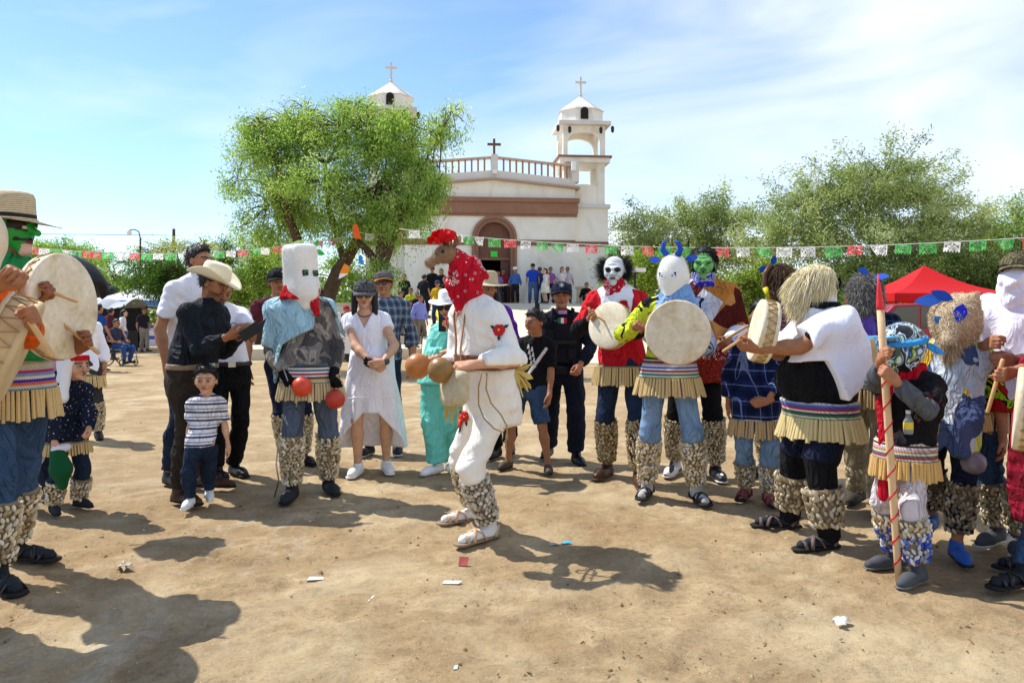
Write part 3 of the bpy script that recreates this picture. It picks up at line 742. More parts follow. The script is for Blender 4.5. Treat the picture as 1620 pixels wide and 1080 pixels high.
        if key not in bpy.data.meshes:
            q = MB(); q.tube([(0, 0, .004), (0, 0, -.35), (0, 0, -1)], [.9, 1, 1.06], 7); me = mk_mesh(key, [tuple(v) for v in q.V], q.F, M('cane_' + cane, cane, rough=.6, var=.35, scale=14., bump=.3, bscale=60.), smooth=False)
        me = bpy.data.meshes[key]; r = random.Random(seed)
        c_ = s.ring(z - hgt, off + .02 + .03 * flare)
        # even spacing along the ellipse
        an = np.linspace(0, 2 * math.pi, 400, endpoint=False); pp = np.stack([c_[0] + c_[2] * np.cos(an), c_[1] + c_[3] * np.sin(an)], 1)
        ds = np.linalg.norm(np.diff(pp, axis=0, append=pp[:1]), axis=1); cum = np.concatenate([[0], np.cumsum(ds)[:-1]]); tot = ds.sum()
        for k_ in range(n):
            j = int(np.searchsorted(cum, (k_ + r.uniform(-.18, .18)) % n / n * tot)) % 400; a_ = an[j]
            od = Vector((math.cos(a_), math.sin(a_), 0)); L = rl * r.uniform(.9, 1.08)
            tl = flare * .35 + r.uniform(-.06, .1); ax = Vector((od.x * math.sin(tl), od.y * math.sin(tl), math.cos(tl) * 1.)) ; ax = Vector((-od.x * math.sin(tl), -od.y * math.sin(tl), math.cos(tl)))
            Rm = ax.to_track_quat('Z', 'Y').to_matrix().to_4x4() @ Matrix.Rotation(r.uniform(0, 6), 4, 'Z')
            inst('reed', me, o, Matrix.Translation((pp[j, 0], pp[j, 1], z - hgt + .006)) @ Rm @ Matrix.Diagonal((rr * r.uniform(.85, 1.15), rr * r.uniform(.85, 1.15), L, 1)))
        return o
    def rattles(s, z0=None, z1=None, both=(0, 1), col=('e4d6b8', 'd2c09c', 'b8a37e', 'efe6d2'), size=.9, seed=3, thick=0., gap=1.):
        r = np.random.default_rng(seed); cs = np.array([srgb(c)[:3] for c in col])
        # one pointed cocoon with a slit belly
        n = 5; prof = [(0.05, -1), (.75, -.5), (.95, .15), (.25, .95)]
        u = MB(); u.lathe(prof, n); UV = np.array([tuple(v) for v in u.V]); UF = [f for f in u.F if len(f) == 4]; UF = np.array(UF)
        for i in both:
            e, a = s.kn[i], s.ank[i]; up = (e - a); L = up.length; up.normalize()
            za = z0 if z0 is not None else .04; zb = z1 if z1 is not None else L * .86
            A1 = up.orthogonal().normalized(); A2 = up.cross(A1); parts = []; row = 0; h = za; base = 0
            Vs = []; Fs = []; Cs = []
            while h < zb:
                t = h / L; lr = float(np.interp(t, [0, .25, .6, 1], [.025, .029, .037, .035])) * s.hb * (.5 + .5 * s.w) + .018 + thick
                cnt = max(8, int(2 * math.pi * lr / (  .0205 * size * gap)))
                for k_ in range(cnt):
                    if r.random() < .04: continue
                    an = 2 * math.pi * (k_ + .5 * (row % 2)) / cnt + r.normal() * .06
                    od = np.array(A1 * math.cos(an) + A2 * math.sin(an)); tg = np.cross(np.array(up), od)
                    ax = tg * (.55 if row % 2 else -.55) * r.uniform(.3, 1.3) + np.array(up) * .8 + od * r.uniform(-.1, .75); ax /= np.linalg.norm(ax)
                    bx = np.cross(ax, od); bx /= np.linalg.norm(bx) + 1e-9; cx_ = np.cross(bx, ax)
                    W = UV * np.array([.0105, .0105, .0185]) * size * r.uniform(.85, 1.2)
                    c0 = np.array(a) + np.array(up) * (h + r.normal() * .004) + od * (lr + r.uniform(-.002, .009))
                    Vs.append(W[:, :1] * bx + W[:, 1:2] * cx_ + W[:, 2:3] * ax + c0); Fs.append(UF + base); base += len(UV)
                    Cs.append(np.tile(cs[r.integers(len(cs))] * r.uniform(.75, 1.12), (len(UV), 1)))
                h += .0238 * size * gap; row += 1
            mk('cocoon_rattle', np.concatenate(Vs), np.concatenate(Fs), VC('cocoon', rough=.55, bump=.3, bscale=90., var=.2), s.root, col=np.concatenate(Cs), kind='stuff')
            b = MB(); K = 7; b.tube([a + up * (za - .012 + (zb - za + .01) * j / K) for j in range(K + 1)], [float(np.interp((za + (zb - za) * j / K) / L, [0, .25, .6, 1], [.025, .029, .037, .035])) * s.hb * (.5 + .5 * s.w) + .012 + thick for j in range(K + 1)], 14); b.build('leg_wrap', cloth('rattle_wrap', '8d7c62', fold=.2), s.root, smooth=True)
            # cord wound between the cocoons
            b = MB(); K = 60; b.tube([a + up * (za + (zb - za) * j / K) + (A1 * math.cos(j * .9) + A2 * math.sin(j * .9)) * (float(np.interp((za + (zb - za) * j / K) / L, [0, .25, .6, 1], [.025, .029, .037, .035])) * s.hb * (.5 + .5 * s.w) + .017 + thick) for j in range(K + 1)], .004, 4)
            b.build('cord', M('rattle_cord', '8d8272', rough=.9), s.root)
    def kerchief(s, mat, drop=.14, off=.02, name='neckerchief', top=None, front=0., wide=1.):
        """cloth tied round the neck with a pointed front"""
        n = s.nb; u = s.u; q = S(); z1 = top if top is not None else s.H(0, 0, -.55).z
        zs = [n.z - .05, n.z, (n.z + z1) / 2, z1]; cx = [n.x, n.x, (n.x + s.hc.x) / 2, s.hc.x]; cy = [n.y - .02, n.y - .015, (n.y + s.hc.y) / 2, s.hc.y + .02]
        r0 = .036 * s.hb
        q.loft(zs, cx, cy, [(r0 + .05) * wide, (r0 + .032) * wide, (r0 + .028) * wide, (r0 + .026) * wide], [r0 + .045, r0 + .035, r0 + .03, r0 + .03], k=.02)
        R = s.Rh; f = Matrix.Rotation(math.atan2(-(R @ Vector((0, -1, 0))).x, -(R @ Vector((0, -1, 0))).y) * -1, 3, 'Z') if False else Matrix.Identity(3)
        q.cone(n + Vector((0, -.075, .015)), n + Vector((0, -.10 - front, -drop)), .055, .006, k=.04, sq=(1.25, .55, 1)); q.disp = fold(11, .007, 45., (1, 1, 1.3))
        return s.put(name, q, mat, h=.009)
    def world_obj(s, name, V, Q, mat, label, cat, col=None, group=None, smooth=True):
        """a thing this person holds or carries: built in the person's frame, linked as a top-level object"""
        V = np.asarray(V, np.float32); c = (V.min(0) + V.max(0)) / 2
        return mk(name, V - c, Q, mat, None, smooth, col, loc=s.M @ Vector([float(x) for x in c]), rz=s.rot, label=label, cat=cat, group=group)

# ------------------------------------------------------------------ ground
_VT = {}
def vnoise(x, y, seed, cell):
    if seed not in _VT: _VT[seed] = np.random.default_rng(seed).random((256, 256)).astype(np.float32)
    T = _VT[seed]; u = x / cell; v = y / cell
    i = np.floor(u).astype(int); j = np.floor(v).astype(int); a = u - i; b = v - j; a = a * a * (3 - 2 * a); b = b * b * (3 - 2 * b)
    g = lambda p, q: T[p % 256, q % 256]
    return (g(i, j) * (1 - a) + g(i + 1, j) * a) * (1 - b) + (g(i, j + 1) * (1 - a) + g(i + 1, j + 1) * a) * b - .5
def ground_z(x, y):
    z = .034 * vnoise(x, y, 1, .9) + .022 * vnoise(x, y, 2, .34) + .017 * vnoise(x, y, 3, .13) + .010 * vnoise(x, y, 4, .055)
    rid = np.abs(vnoise(x, y, 6, .21)); z += .012 * np.clip(.12 - rid, 0, 1) / .12 * np.clip(vnoise(x, y, 7, 1.1) * 3, 0, 1)
    return (z - .014) * np.clip(1.25 - y / 22, .25, 1)
def axis_pts(lo, hi, step, far, g=1.14):
    p = list(np.arange(lo, hi, step)); s_ = step
    while p[-1] < far: s_ *= g; p.append(p[-1] + s_)
    s_ = step
    while p[0] > -far: s_ *= g; p.insert(0, p[0] - s_)
    return np.array(p)
gx = axis_pts(-3.0, 3.0, .028, 1500); gy = axis_pts(2.7, 6.0, .024, 2500, 1.07); gy = gy[gy > -60]
GX, GY = np.meshgrid(gx, gy, indexing='ij'); GZ = ground_z(GX, GY)
for _k in range(520):
    _r = np.random.default_rng(900 + _k); _y = 2.9 + 4.6 * _r.random() ** 1.3; _x = _r.uniform(-.68, .68) * _y; _a = _r.uniform(0, 6.28); _L = _r.uniform(.10, .145); _w = _r.uniform(.038, .05)
    _i = slice(*np.searchsorted(gx, (_x - .2, _x + .2))); _j = slice(*np.searchsorted(gy, (_y - .2, _y + .2)))
    _u = (GX[_i, _j] - _x) * math.cos(_a) + (GY[_i, _j] - _y) * math.sin(_a); _v = -(GX[_i, _j] - _x) * math.sin(_a) + (GY[_i, _j] - _y) * math.cos(_a)
    _q = np.sqrt((_u / _L) ** 2 + (_v / (_w * (1 + .25 * _u / _L))) ** 2); GZ[_i, _j] += _r.uniform(.35, 1.) * (-.010 * np.clip(1.15 - _q, 0, .4) / .4 + .006 * np.exp(-((_q - 1.25) / .16) ** 2))   # trodden footprints with raised edges
nX, nY = GX.shape; gi = np.arange(nX * nY).reshape(nX, nY)
gq = np.stack([gi[:-1, :-1], gi[1:, :-1], gi[1:, 1:], gi[:-1, 1:]], -1).reshape(-1, 4)
def dirt_mat():
    m = bpy.data.materials.new('dirt'); t = NT(m); P_ = t.obj()
    n1 = t('TexNoise', Vector=P_, Scale=.55, Detail=6., Roughness=.62).outputs['Fac']; n2 = t('TexNoise', Vector=P_, Scale=3.2, Detail=8., Roughness=.68, Distortion=.4).outputs['Fac']
    n3 = t('TexNoise', Vector=P_, Scale=38., Detail=6., Roughness=.7).outputs['Fac']
    c = t.ramp(n2, [(.25, srgb('7f6a50')), (.42, srgb('a18b6a')), (.57, srgb('b49d79')), (.74, srgb('ccb894'))])
    c = t.mix(t.ramp(n1, [(.42, (0, 0, 0)), (.66, (.75, .75, .75))]), c, srgb('957a57'))
    c = t.mix(t.ramp(n3, [(.3, (.5, .5, .5)), (.5, (0, 0, 0))]), c, srgb('5f4c36'))
    n5 = t('TexNoise', Vector=P_, Scale=.95, Detail=7., Roughness=.65, Distortion=.5).outputs['Fac']; c = t.mix(t.ramp(n5, [(.5, (0, 0, 0)), (.68, (.55, .55, .55))]), c, srgb('d2c19e'))
    # chalky, trodden-in pale streak across the left foreground and speckles of grit
    sp = t('SeparateXYZ', Vector=P_); mp = t('Mapping', Vector=P_, Rotation=(0, 0, .2), Scale=(2.0, 1.1, 1)).outputs[0]
    ns = t('TexNoise', Vector=mp, Scale=2.2, Detail=9., Roughness=.72).outputs['Fac']
    dx = t.math('ADD', sp.outputs[0], t.math('MULTIPLY', sp.outputs[1], -.16)); near = t.math('MULTIPLY', t.math('SUBTRACT', dx, -2.35), 1.7)
    band = t.math('POWER', 2.718, t.math('MULTIPLY', t.math('MULTIPLY', near, near), -1.0))
    c = t.mix(t.math('MULTIPLY', t.ramp(ns, [(.52, (0, 0, 0)), (.68, (1, 1, 1))]), t.math('MULTIPLY', band, .75)), c, srgb('c9bda8'))
    v = t('TexVoronoi', Vector=P_, Scale=42.); c = t.mix(t.math('MULTIPLY', t.math('LESS_THAN', v.outputs['Distance'], .13), .55), c, t.ramp(t('SeparateXYZ', Vector=v.outputs['Color']).outputs[1], [(0, srgb('6e553c')), (.6, srgb('cdb793')), (.85, srgb('efe6d6'))], 'CONSTANT'))
    n4 = t('TexNoise', Vector=P_, Scale=130., Detail=4., Roughness=.75).outputs['Fac']; pz = t('TexNoise', Vector=P_, Scale=1.6, Detail=5.).outputs['Fac']
    c = t.mix(t.math('MULTIPLY', t.ramp(n4, [(.34, (1, 1, 1)), (.45, (0, 0, 0))]), t.ramp(pz, [(.42, (.1, .1, .1)), (.62, (.65, .65, .65))])), c, srgb('584631'))
    c = t.mix(t.ramp(n4, [(.6, (0, 0, 0)), (.72, (.5, .5, .5))]), c, srgb('d8c8a8'))
    t.set(Base_Color=c, Roughness=.95, Specular_IOR_Level=.12)
    b1 = t('Bump', Strength=.8, Distance=.02, Height=t('TexNoise', Vector=P_, Scale=30., Detail=10., Roughness=.78).outputs['Fac'])
    b2 = t('Bump', Strength=.4, Distance=.05, Height=n2, Normal=b1.outputs[0]); t.set(Normal=b2.outputs[0]); return m
DIRT = dirt_mat()
mk('ground', np.stack([GX.ravel(), GY.ravel(), GZ.ravel()], 1), gq, DIRT, kind='structure', label='dry trodden tan earth of the open village square')
# clods, grit and chaff lying on the trodden earth
def scatter_clods(n=11000):
    r = np.random.default_rng(4); u = MB(); u.lathe([(.5, -.4), (.95, .1), (.2, .8)], 4); UV = np.array([tuple(v) for v in u.V]); UF = np.array([f for f in u.F if len(f) == 4])
    V = []; F = []; C = []; b = 0; cols = np.array([srgb(c)[:3] for c in ('857050', '9a835f', '6d583e', 'ab946e', 'cdbfa6')])
    for _ in range(n):
        y = 2.8 + 9 * r.random() ** 1.7; x = r.uniform(-1, 1) * (.72 * y); cl = vnoise(np.array([x]), np.array([y]), 12, .35)[0]
        if cl < r.uniform(-.2, .25): continue
        s_ = .0018 + .010 * r.random() ** 9
        an = r.uniform(0, 6.3); ca, sa = math.cos(an), math.sin(an); W = UV * s_ * np.array([r.uniform(.7, 1.6), r.uniform(.7, 1.3), r.uniform(.5, 1.)])
        W = np.stack([W[:, 0] * ca - W[:, 1] * sa + x, W[:, 0] * sa + W[:, 1] * ca + y, W[:, 2] + ground_z(np.array([x]), np.array([y]))[0] + s_ * .2], 1)
        V.append(W); F.append(UF + b); b += len(UV); C.append(np.tile(cols[r.choice(5, p=[.3, .3, .2, .17, .03])], (len(UV), 1)))
    mk('clods', np.concatenate(V), np.concatenate(F), VC('clod', rough=.95, bump=.4, spec=.1), col=np.concatenate(C), kind='stuff', smooth=False, label='scattered small earth clods and grit on the square')
scatter_clods()

# ------------------------------------------------------------------ church
CH = empty('church', pt(782, 500, 35.2) * 1, R_(5.5), label='cream village church with twin bell towers and brown arched door', cat='church')
CH.location.z = 0
PLAT = 1.93  # forecourt level
stucco = M('stucco', pat=p_noise([(.30, 'e0d7c6'), (.44, 'eee7d9'), (.62, 'f3eee3')], 1.0, 7., 1.2, 'LINEAR', (1.1, 1.1, .6)), rough=.92, var=.1, scale=.55, bump=.25, bscale=30., spec=.1)
stucco2 = M('stucco_grey', 'dcd6cf', rough=.92, var=.08, scale=1.5, bump=.25, bscale=30., spec=.1)
terra = M('terracotta_paint', '98705a', rough=.85, var=.14, scale=2.2, bump=.25, bscale=25.)
terra_d = M('brown_trim', '8d6854', rough=.85, var=.14, scale=3., bump=.2)
wood_d = M('door_wood', '6a4a40', rough=.7, var=.18, scale=5., bump=.3)
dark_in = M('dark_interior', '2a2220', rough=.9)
def cpart(name, mat, f, parent=None, smooth=False):
    b = MB(); f(b); return b.build(name, mat, parent or CH, smooth=smooth)
X0, X1 = -3.95, 3.62                       # facade
def zpx(py): return EYE + (HOR - py) / F_PX * 35.2
def gable(x, top, side): return top - (top - side) * (abs(x) / 3.9) ** 1.0
# facade wall with an arched opening cut out: two piers and the spandrel above the arch
DW, DZ = .72, zpx(377)                      # half width of the opening, spring line
def facade(b):
    N = 20; arc = [(DW * math.cos(math.pi * k / N), DZ + DW * math.sin(math.pi * k / N)) for k in range(N + 1)]
    ztop = zpx(283)
    for y in (0, .45):
        pass
    outer = [(X1, PLAT - .1), (X1, zpx(296)), (0, ztop), (X0, zpx(296)), (X0, PLAT - .1)]
    poly = outer + [(-DW, PLAT - .1)] + [(x, z) for x, z in reversed(arc)] + [(DW, PLAT - .1)]
    n = len(poly); V = [(x, 0, z) for x, z in poly] + [(x, .45, z) for x, z in poly]
    b.add(V, [tuple(range(n - 1, -1, -1)), tuple(range(n, 2 * n))] + [(i, (i + 1) % n, (i + 1) % n + n, i + n) for i in range(n)])
cpart('facade_wall', stucco, facade)
cpart('nave_wall', stucco, lambda b: (b.bx(X0 + .1, X0 + .4, .45, 14, 0, zpx(300)), b.bx(X1 - .4, X1 - .1, .45, 14, 0, zpx(300)), b.bx(X0 + .1, X1 - .1, 13.7, 14, 0, zpx(300))))
cpart('roof', stucco2, lambda b: b.bx(X0 + .05, X1 - .05, .44, 14.1, zpx(300), zpx(294)))
# door surround, tympanum, open leaf
def archband(b, r0, r1, y0, y1, z0):
    N = 24; pr = []
    path = [(1, z0)] + [(math.cos(math.pi * k / N), None, math.sin(math.pi * k / N)) for k in range(N + 1)] + [(-1, z0)]
    def P2(r, q):
        if len(q) == 2: return (r * q[0], q[1])
        return (r * q[0], DZ + r * q[2])
    rows = [[(P2(r0, q)[0], y0, P2(r0, q)[1]), (P2(r1, q)[0], y0, P2(r1, q)[1]), (P2(r1, q)[0], y1, P2(r1, q)[1]), (P2(r0, q)[0], y1, P2(r0, q)[1])] for q in path]
    V = [v for r_ in rows for v in r_]; m = len(rows)
    b.add(V, [(i * 4 + j, i * 4 + (j + 1) % 4, (i + 1) * 4 + (j + 1) % 4, (i + 1) * 4 + j) for i in range(m - 1) for j in range(4)] + [(3, 2, 1, 0), tuple((m - 1) * 4 + j for j in range(4))])
dsur = cpart('door_surround', terra_d, lambda b: archband(b, DW - .01, DW + .16, -.07, .2, PLAT))
cpart('outer_moulding', terra, lambda b: archband(b, DW + .163, DW + .28, -.12, .1, PLAT), dsur)
ty = cpart('tympanum', M('tympanum_wood', '7d5747', rough=.7, var=.12, scale=6.), lambda b: (b.add([(DW * .99 * math.cos(math.pi * k / 20), .26, DZ + DW * .99 * math.sin(math.pi * k / 20)) for k in range(21)] + [(-DW * .99, .26, zpx(409)), (DW * .99, .26, zpx(409))], [tuple(range(22, -1, -1))])))
for i in range(15):
    x = -DW + (i + .5) * 2 * DW / 15; zt = DZ + math.sqrt(max(DW ** 2 - x ** 2, 0)) - .03
    cpart('plank', M('tympanum_wood'), lambda b: b.bx(x - DW / 15 + .006, x + DW / 15 - .006, .22, .262, zpx(408), zt), ty)
cpart('lintel', terra_d, lambda b: b.bx(-DW + .01, DW - .01, .18, .28, zpx(411), zpx(407)))
lf = cpart('door_leaf', wood_d, lambda b: b.bx(.30, DW - .01, .24, .3, PLAT, zpx(411.5)))
for z_ in (.35, 1.2): cpart('panel', wood_d, lambda b: b.bx(.36, DW - .06, .225, .24, PLAT + z_, PLAT + z_ + .65), lf)
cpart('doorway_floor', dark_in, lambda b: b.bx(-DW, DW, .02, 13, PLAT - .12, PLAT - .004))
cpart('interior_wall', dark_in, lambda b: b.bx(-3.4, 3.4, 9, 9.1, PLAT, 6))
# cornice band, string course, gable coping, parapet
cpart('cornice', terra, lambda b: (b.bx(X0 - .05, X1 + .1, -.16, .1, zpx(338), zpx(320)), b.bx(X0 - .08, X1 + .16, -.24, .08, zpx(319.9), zpx(313)), b.bx(X0 - .04, X1 + .07, -.09, .08, zpx(342), zpx(338.1))))
cpart('string_course', terra_d, lambda b: b.bx(X0, -DW - .29, -.05, .05, zpx(388), zpx(379))); cpart('string_course', terra_d, lambda b: b.bx(DW + .29, X1, -.05, .05, zpx(388), zpx(379)))
def slope(b, za, zb, y0, y1, h, xa=X0 - .08, xb=X1 + .18):
    for (p, q, zp, zq) in ((xa, 0, zb, za), (0, xb, za, zb)):
        b.add([(p, y0, zp), (q, y0, zq), (q, y1, zq), (p, y1, zp), (p, y0, zp + h), (q, y0, zq + h), (q, y1, zq + h), (p, y1, zp + h)], [(0, 1, 5, 4), (1, 2, 6, 5), (2, 3, 7, 6), (3, 0, 4, 7), (4, 5, 6, 7), (3, 2, 1, 0)])
cpart('gable_coping', M('coping', 'b59a86', rough=.9, var=.1), lambda b: slope(b, zpx(285), zpx(298), -.22, .5, .09))
cpart('parapet', stucco2, lambda b: slope(b, zpx(281.5), zpx(294.5), -.1, .3, .33, X0, X1))
bal = cpart('balustrade_rail', M('rail_paint', 'c4aa98', rough=.85, var=.1), lambda b: slope(b, zpx(250), zpx(262), -.1, .3, .07, X0, X1))
for i in range(27):
    x = X0 + .12 + i * (X1 - X0 - .2) / 26
    if abs(x) < .16: continue
    zt = gable(x, zpx(250), zpx(262)); zb = gable(x, zpx(281.5), zpx(294.5)) + .31
    cpart('baluster', M('baluster_paint', 'a5806e', rough=.85, var=.1), lambda b: b.bx(x - .036, x + .036, .05, .15, zb, zt + .01), bal)
for x, w_ in ((0, .15), (X0 + .02, .14), (X1 - .02, .17)): cpart('parapet_post', stucco2, lambda b: b.bx(x - w_, x + w_, -.14, .34, gable(x, zpx(277), zpx(288)), gable(x, zpx(245), zpx(256))))
def crossf(b, x, y, z0, z1, w, th): b.bx(x - th, x + th, y - th, y + th, z0, z1); zc = z0 + (z1 - z0) * .66; b.bx(x - w, x - th, y - th * .98, y + th * .98, zc - th, zc + th); b.bx(x + th, x + w, y - th * .98, y + th * .98, zc - th, zc + th)
cpart('gable_cross', M('wood_cross', '6b4f3f'), lambda b: crossf(b, 0, .1, zpx(245), zpx(219), .3, .05))
cpart('flood_lamp', M('lamp_white', 'f2f2ee', rough=.3), lambda b: b.bx(-.1, .1, -.3, -.12, zpx(276), zpx(270)))
def tower(xc, dz):
    w = 1.06; y0, y1 = .25, 2.35; yc = (y0 + y1) / 2; top = PLAT
    k = [zpx(p) + dz for p in (326, 320, 292, 278, 250, 245, 192, 186, 164, 138)]
    T = lambda n, m, f, par=None: cpart(n, m, f, par)
    base = T('tower_base', stucco, lambda b: b.bx(xc - w, xc + w, y0, y1, 0, k[0]))
    T('base_moulding', stucco2, lambda b: b.bx(xc - w - .1, xc + w + .1, y0 - .1, y1 + .1, k[0], k[1]), base)
    T('lower_band', terra_d, lambda b: b.bx(xc - w - .03, xc + w + .03, y0 - .03, y0, zpx(388), zpx(380)), base)
    st = T('belfry_floor', stucco, lambda b: b.bx(xc - w + .1, xc + w - .1, y0 + .1, y1 - .1, k[1] - .02, k[1] + .1))
    for a in (-1, 1):
        for yy in (y0 + .28, y1 - .28): T('pillar', stucco, lambda b: b.bx(xc + a * (w - .28) - .16, xc + a * (w - .28) + .16, yy - .16, yy + .16, k[1] + .1, k[4] - .08), st)
    # curved breast wall below the lower openings
    def breast(b):
        N = 10
        for yy in (y0 + .14, y1 - .42):
            pts_ = [(xc - w + .12, k[1])] + [(xc - (w - .12) * math.cos(math.pi * j / N), k[2] - .35 + .5 * math.sin(math.pi * j / N)) for j in range(N + 1)] + [(xc + w - .12, k[1])]
            b.plate([(x, yy + .14, z) for x, z in pts_], (0, 1, 0), .27)
        for xx in (xc - w + .26, xc + w - .26): b.bx(xx - .13, xx + .13, y0 + .44, y1 - .44, k[1], k[2] - .1)
    T('breast_wall', stucco, breast, st)
    T('lower_slab', stucco, lambda b: b.bx(xc - w - .08, xc + w + .08, y0 - .08, y1 + .08, k[4] - .08, k[5]), st)
    T('slab_edge', terra_d, lambda b: b.bx(xc - w - .16, xc + w + .16, y0 - .16, y1 + .16, k[5], k[5] + .09), st)
    up = T('upper_floor', stucco, lambda b: b.bx(xc - w + .05, xc + w - .05, y0 + .05, y1 - .05, k[5] + .085, k[5] + .13))
    for a in (-1, 1):
        for yy in (y0 + .22, y1 - .22): T('pillar', stucco, lambda b: b.bx(xc + a * (w - .2) - .1, xc + a * (w - .2) + .1, yy - .1, yy + .1, k[5] + .13, k[6]), up)
    def arches(b):
        N = 12; hw = w - .301; zs = k[6] - .72
        prof = [(hw, zs)] + [(hw * math.cos(math.pi * j / N), zs + hw * .62 * math.sin(math.pi * j / N)) for j in range(N + 1)] + [(-hw, k[6]), (hw, k[6])]
        for yy in (y0 + .22, y1 - .22): b.plate([(xc + x, yy, z) for x, z in prof[1:]], (0, 1, 0), .2)
        for xx in (xc - w + .22, xc + w - .22): b.plate([(xx, yc + x, z) for x, z in prof[1:]], (1, 0, 0), .2)
    T('arch', stucco, arches, up)
    T('cornice_slab', stucco2, lambda b: b.bx(xc - w - .12, xc + w + .12, y0 - .12, y1 + .12, k[6], k[7]), up)
    dm = T('dome', stucco, lambda b: b.lathe([(w * .98, k[7]), (w * .98, k[8])], 8, (xc, yc, 0), Matrix.Rotation(R_(22.5), 3, 'Z')))
    T('spire_roof', stucco2, lambda b: b.lathe([(w * 1.03, k[8]), (w * .93, k[8] + .1), (w * .5, (k[8] + k[9]) / 2 + .05), (.1, k[9]), (.06, k[9] + .06), (.1, k[9] + .12), (.02, k[9] + .2)], 8, (xc, yc, 0), Matrix.Rotation(R_(22.5), 3, 'Z')), dm)
    def niche(b):
        N = 8; b.plate([(xc + .17 * math.cos(math.pi * j / N), yc - w * .93, k[7] + .48 + .17 * math.sin(math.pi * j / N)) for j in range(N + 1)] + [(xc - .17, yc - w * .93, k[7] + .12), (xc + .17, yc - w * .93, k[7] + .12)], (0, 1, 0), .08)
    T('niche', dark_in, niche, dm)
    T('tower_cross', M('white_cross', 'd8d2c8'), lambda b: crossf(b, xc, yc, k[9] + .2, k[9] + .95, .26, .045), dm)
    for a in (-1, 1):
        for xx, zz in ((xc + a * (w + .18), k[6] - .25), (xc + a * (w - .35), k[6] - .3)):
            T('wall_lantern', M('lantern', '2b2826', rough=.5), lambda b: (b.lathe([(.03, .18), (.08, .14), (.07, -.06), (.02, -.12)], 6, (xx, y0 - .14, zz)), b.bx(xx - .02, xx + .02, y0 - .14, y0 + .1, zz + .16, zz + .2)), up)
tower(-4.58, .42); tower(4.1, 0)
cpart('bell_lamp', M('lamp_white'), lambda b: b.box((3.5, -.3, zpx(263)), (.09, .12, .2)))
cpart('notice', M('green_card', '3ddb4a', rough=.6), lambda b: b.bx(-.15, .15, .14, .15, zpx(406), zpx(397)))
# forecourt platform and the concrete ramp in front
conc = M('concrete', 'd6cab4', rough=.95, var=.12, scale=1.4, bump=.3, bscale=18., spec=.1)
b = MB(); b.bx(-9, 9, -2.2, .2, -.3, PLAT - .02); pf = b.build('forecourt', conc, kind='structure', loc=tuple(CH.location), rz=R_(5.5))
b = MB(); xa, xb = -3.0, 4.2
b.add([(xa, -12.5, -.1), (xb, -12.5, -.1), (xb, -2.21, -.1), (xa, -2.21, -.1), (xa, -12.5, .02), (xb, -12.5, .02), (xb, -2.21, PLAT - .03), (xa, -2.21, PLAT - .03)], [(0, 3, 2, 1), (4, 5, 6, 7), (0, 1, 5, 4), (1, 2, 6, 5), (2, 3, 7, 6), (3, 0, 4, 7)])
b.build('ramp', conc, kind='structure', loc=tuple(CH.location), rz=R_(5.5))
b = MB(); b.bx(-9.5, -3.05, -9.6, -5.86, -.2, .34); b.build('terrace', conc, kind='structure', loc=tuple(CH.location), rz=R_(5.5))
NST = 11
st = empty('steps', tuple(CH.location), R_(5.5), kind='structure')
for i in range(NST):
    b = MB(); b.bx(-8.5, -3.05, -2.21 - .33 * (i + 1), -2.21 - .33 * i - .001, -.2, PLAT * (1 - (i + 1) / (NST + 1)) - .02); b.build('step', conc, st)
def floor_z(px, d):
    """height of the forecourt, steps, terrace or ramp under a point"""
    q = Matrix.Rotation(R_(-5.5), 3, 'Z') @ (Vector(((px - 810) / F_PX * d, d, 0)) - Vector(CH.location))
    if q.y > -2.2: return PLAT - .02
    if q.x > -3.05: return max(0, .02 + (PLAT - .05) * (q.y + 12.5) / 10.29)
    if q.y > -5.84: return PLAT * (1 - (int((-2.21 - q.y) / .33) + 1) / 12) - .02
    return .34 if q.y > -9.6 else 0.
def chw(x, y, z): return Vector(CH.location) + Matrix.Rotation(R_(5.5), 3, 'Z') @ Vector((x, y, z))
# yellow handrails beside the steps
ym = M('yellow_paint', 'e2cf1c', rough=.45, var=.08, bump=.05)
ra, rb_ = pt(682, 447, 32.4), pt(705, 552, 25.5); b = MB(); b.tube([ra - rb_, Vector((0, 0, 0))], .05, 8); b.tube([ra - rb_ - Vector((0, 0, .42)), Vector((0, 0, -.3))], .04, 8)
for t_ in (0, .33, .66, 1): q_ = (ra - rb_) * t_; b.tube([q_, q_ - Vector((0, 0, 1.0 if t_ else rb_.z))], .045, 8)
b.build('handrail', ym, smooth=True, loc=rb_, label='yellow steel handrail running up the church steps', cat='handrail')

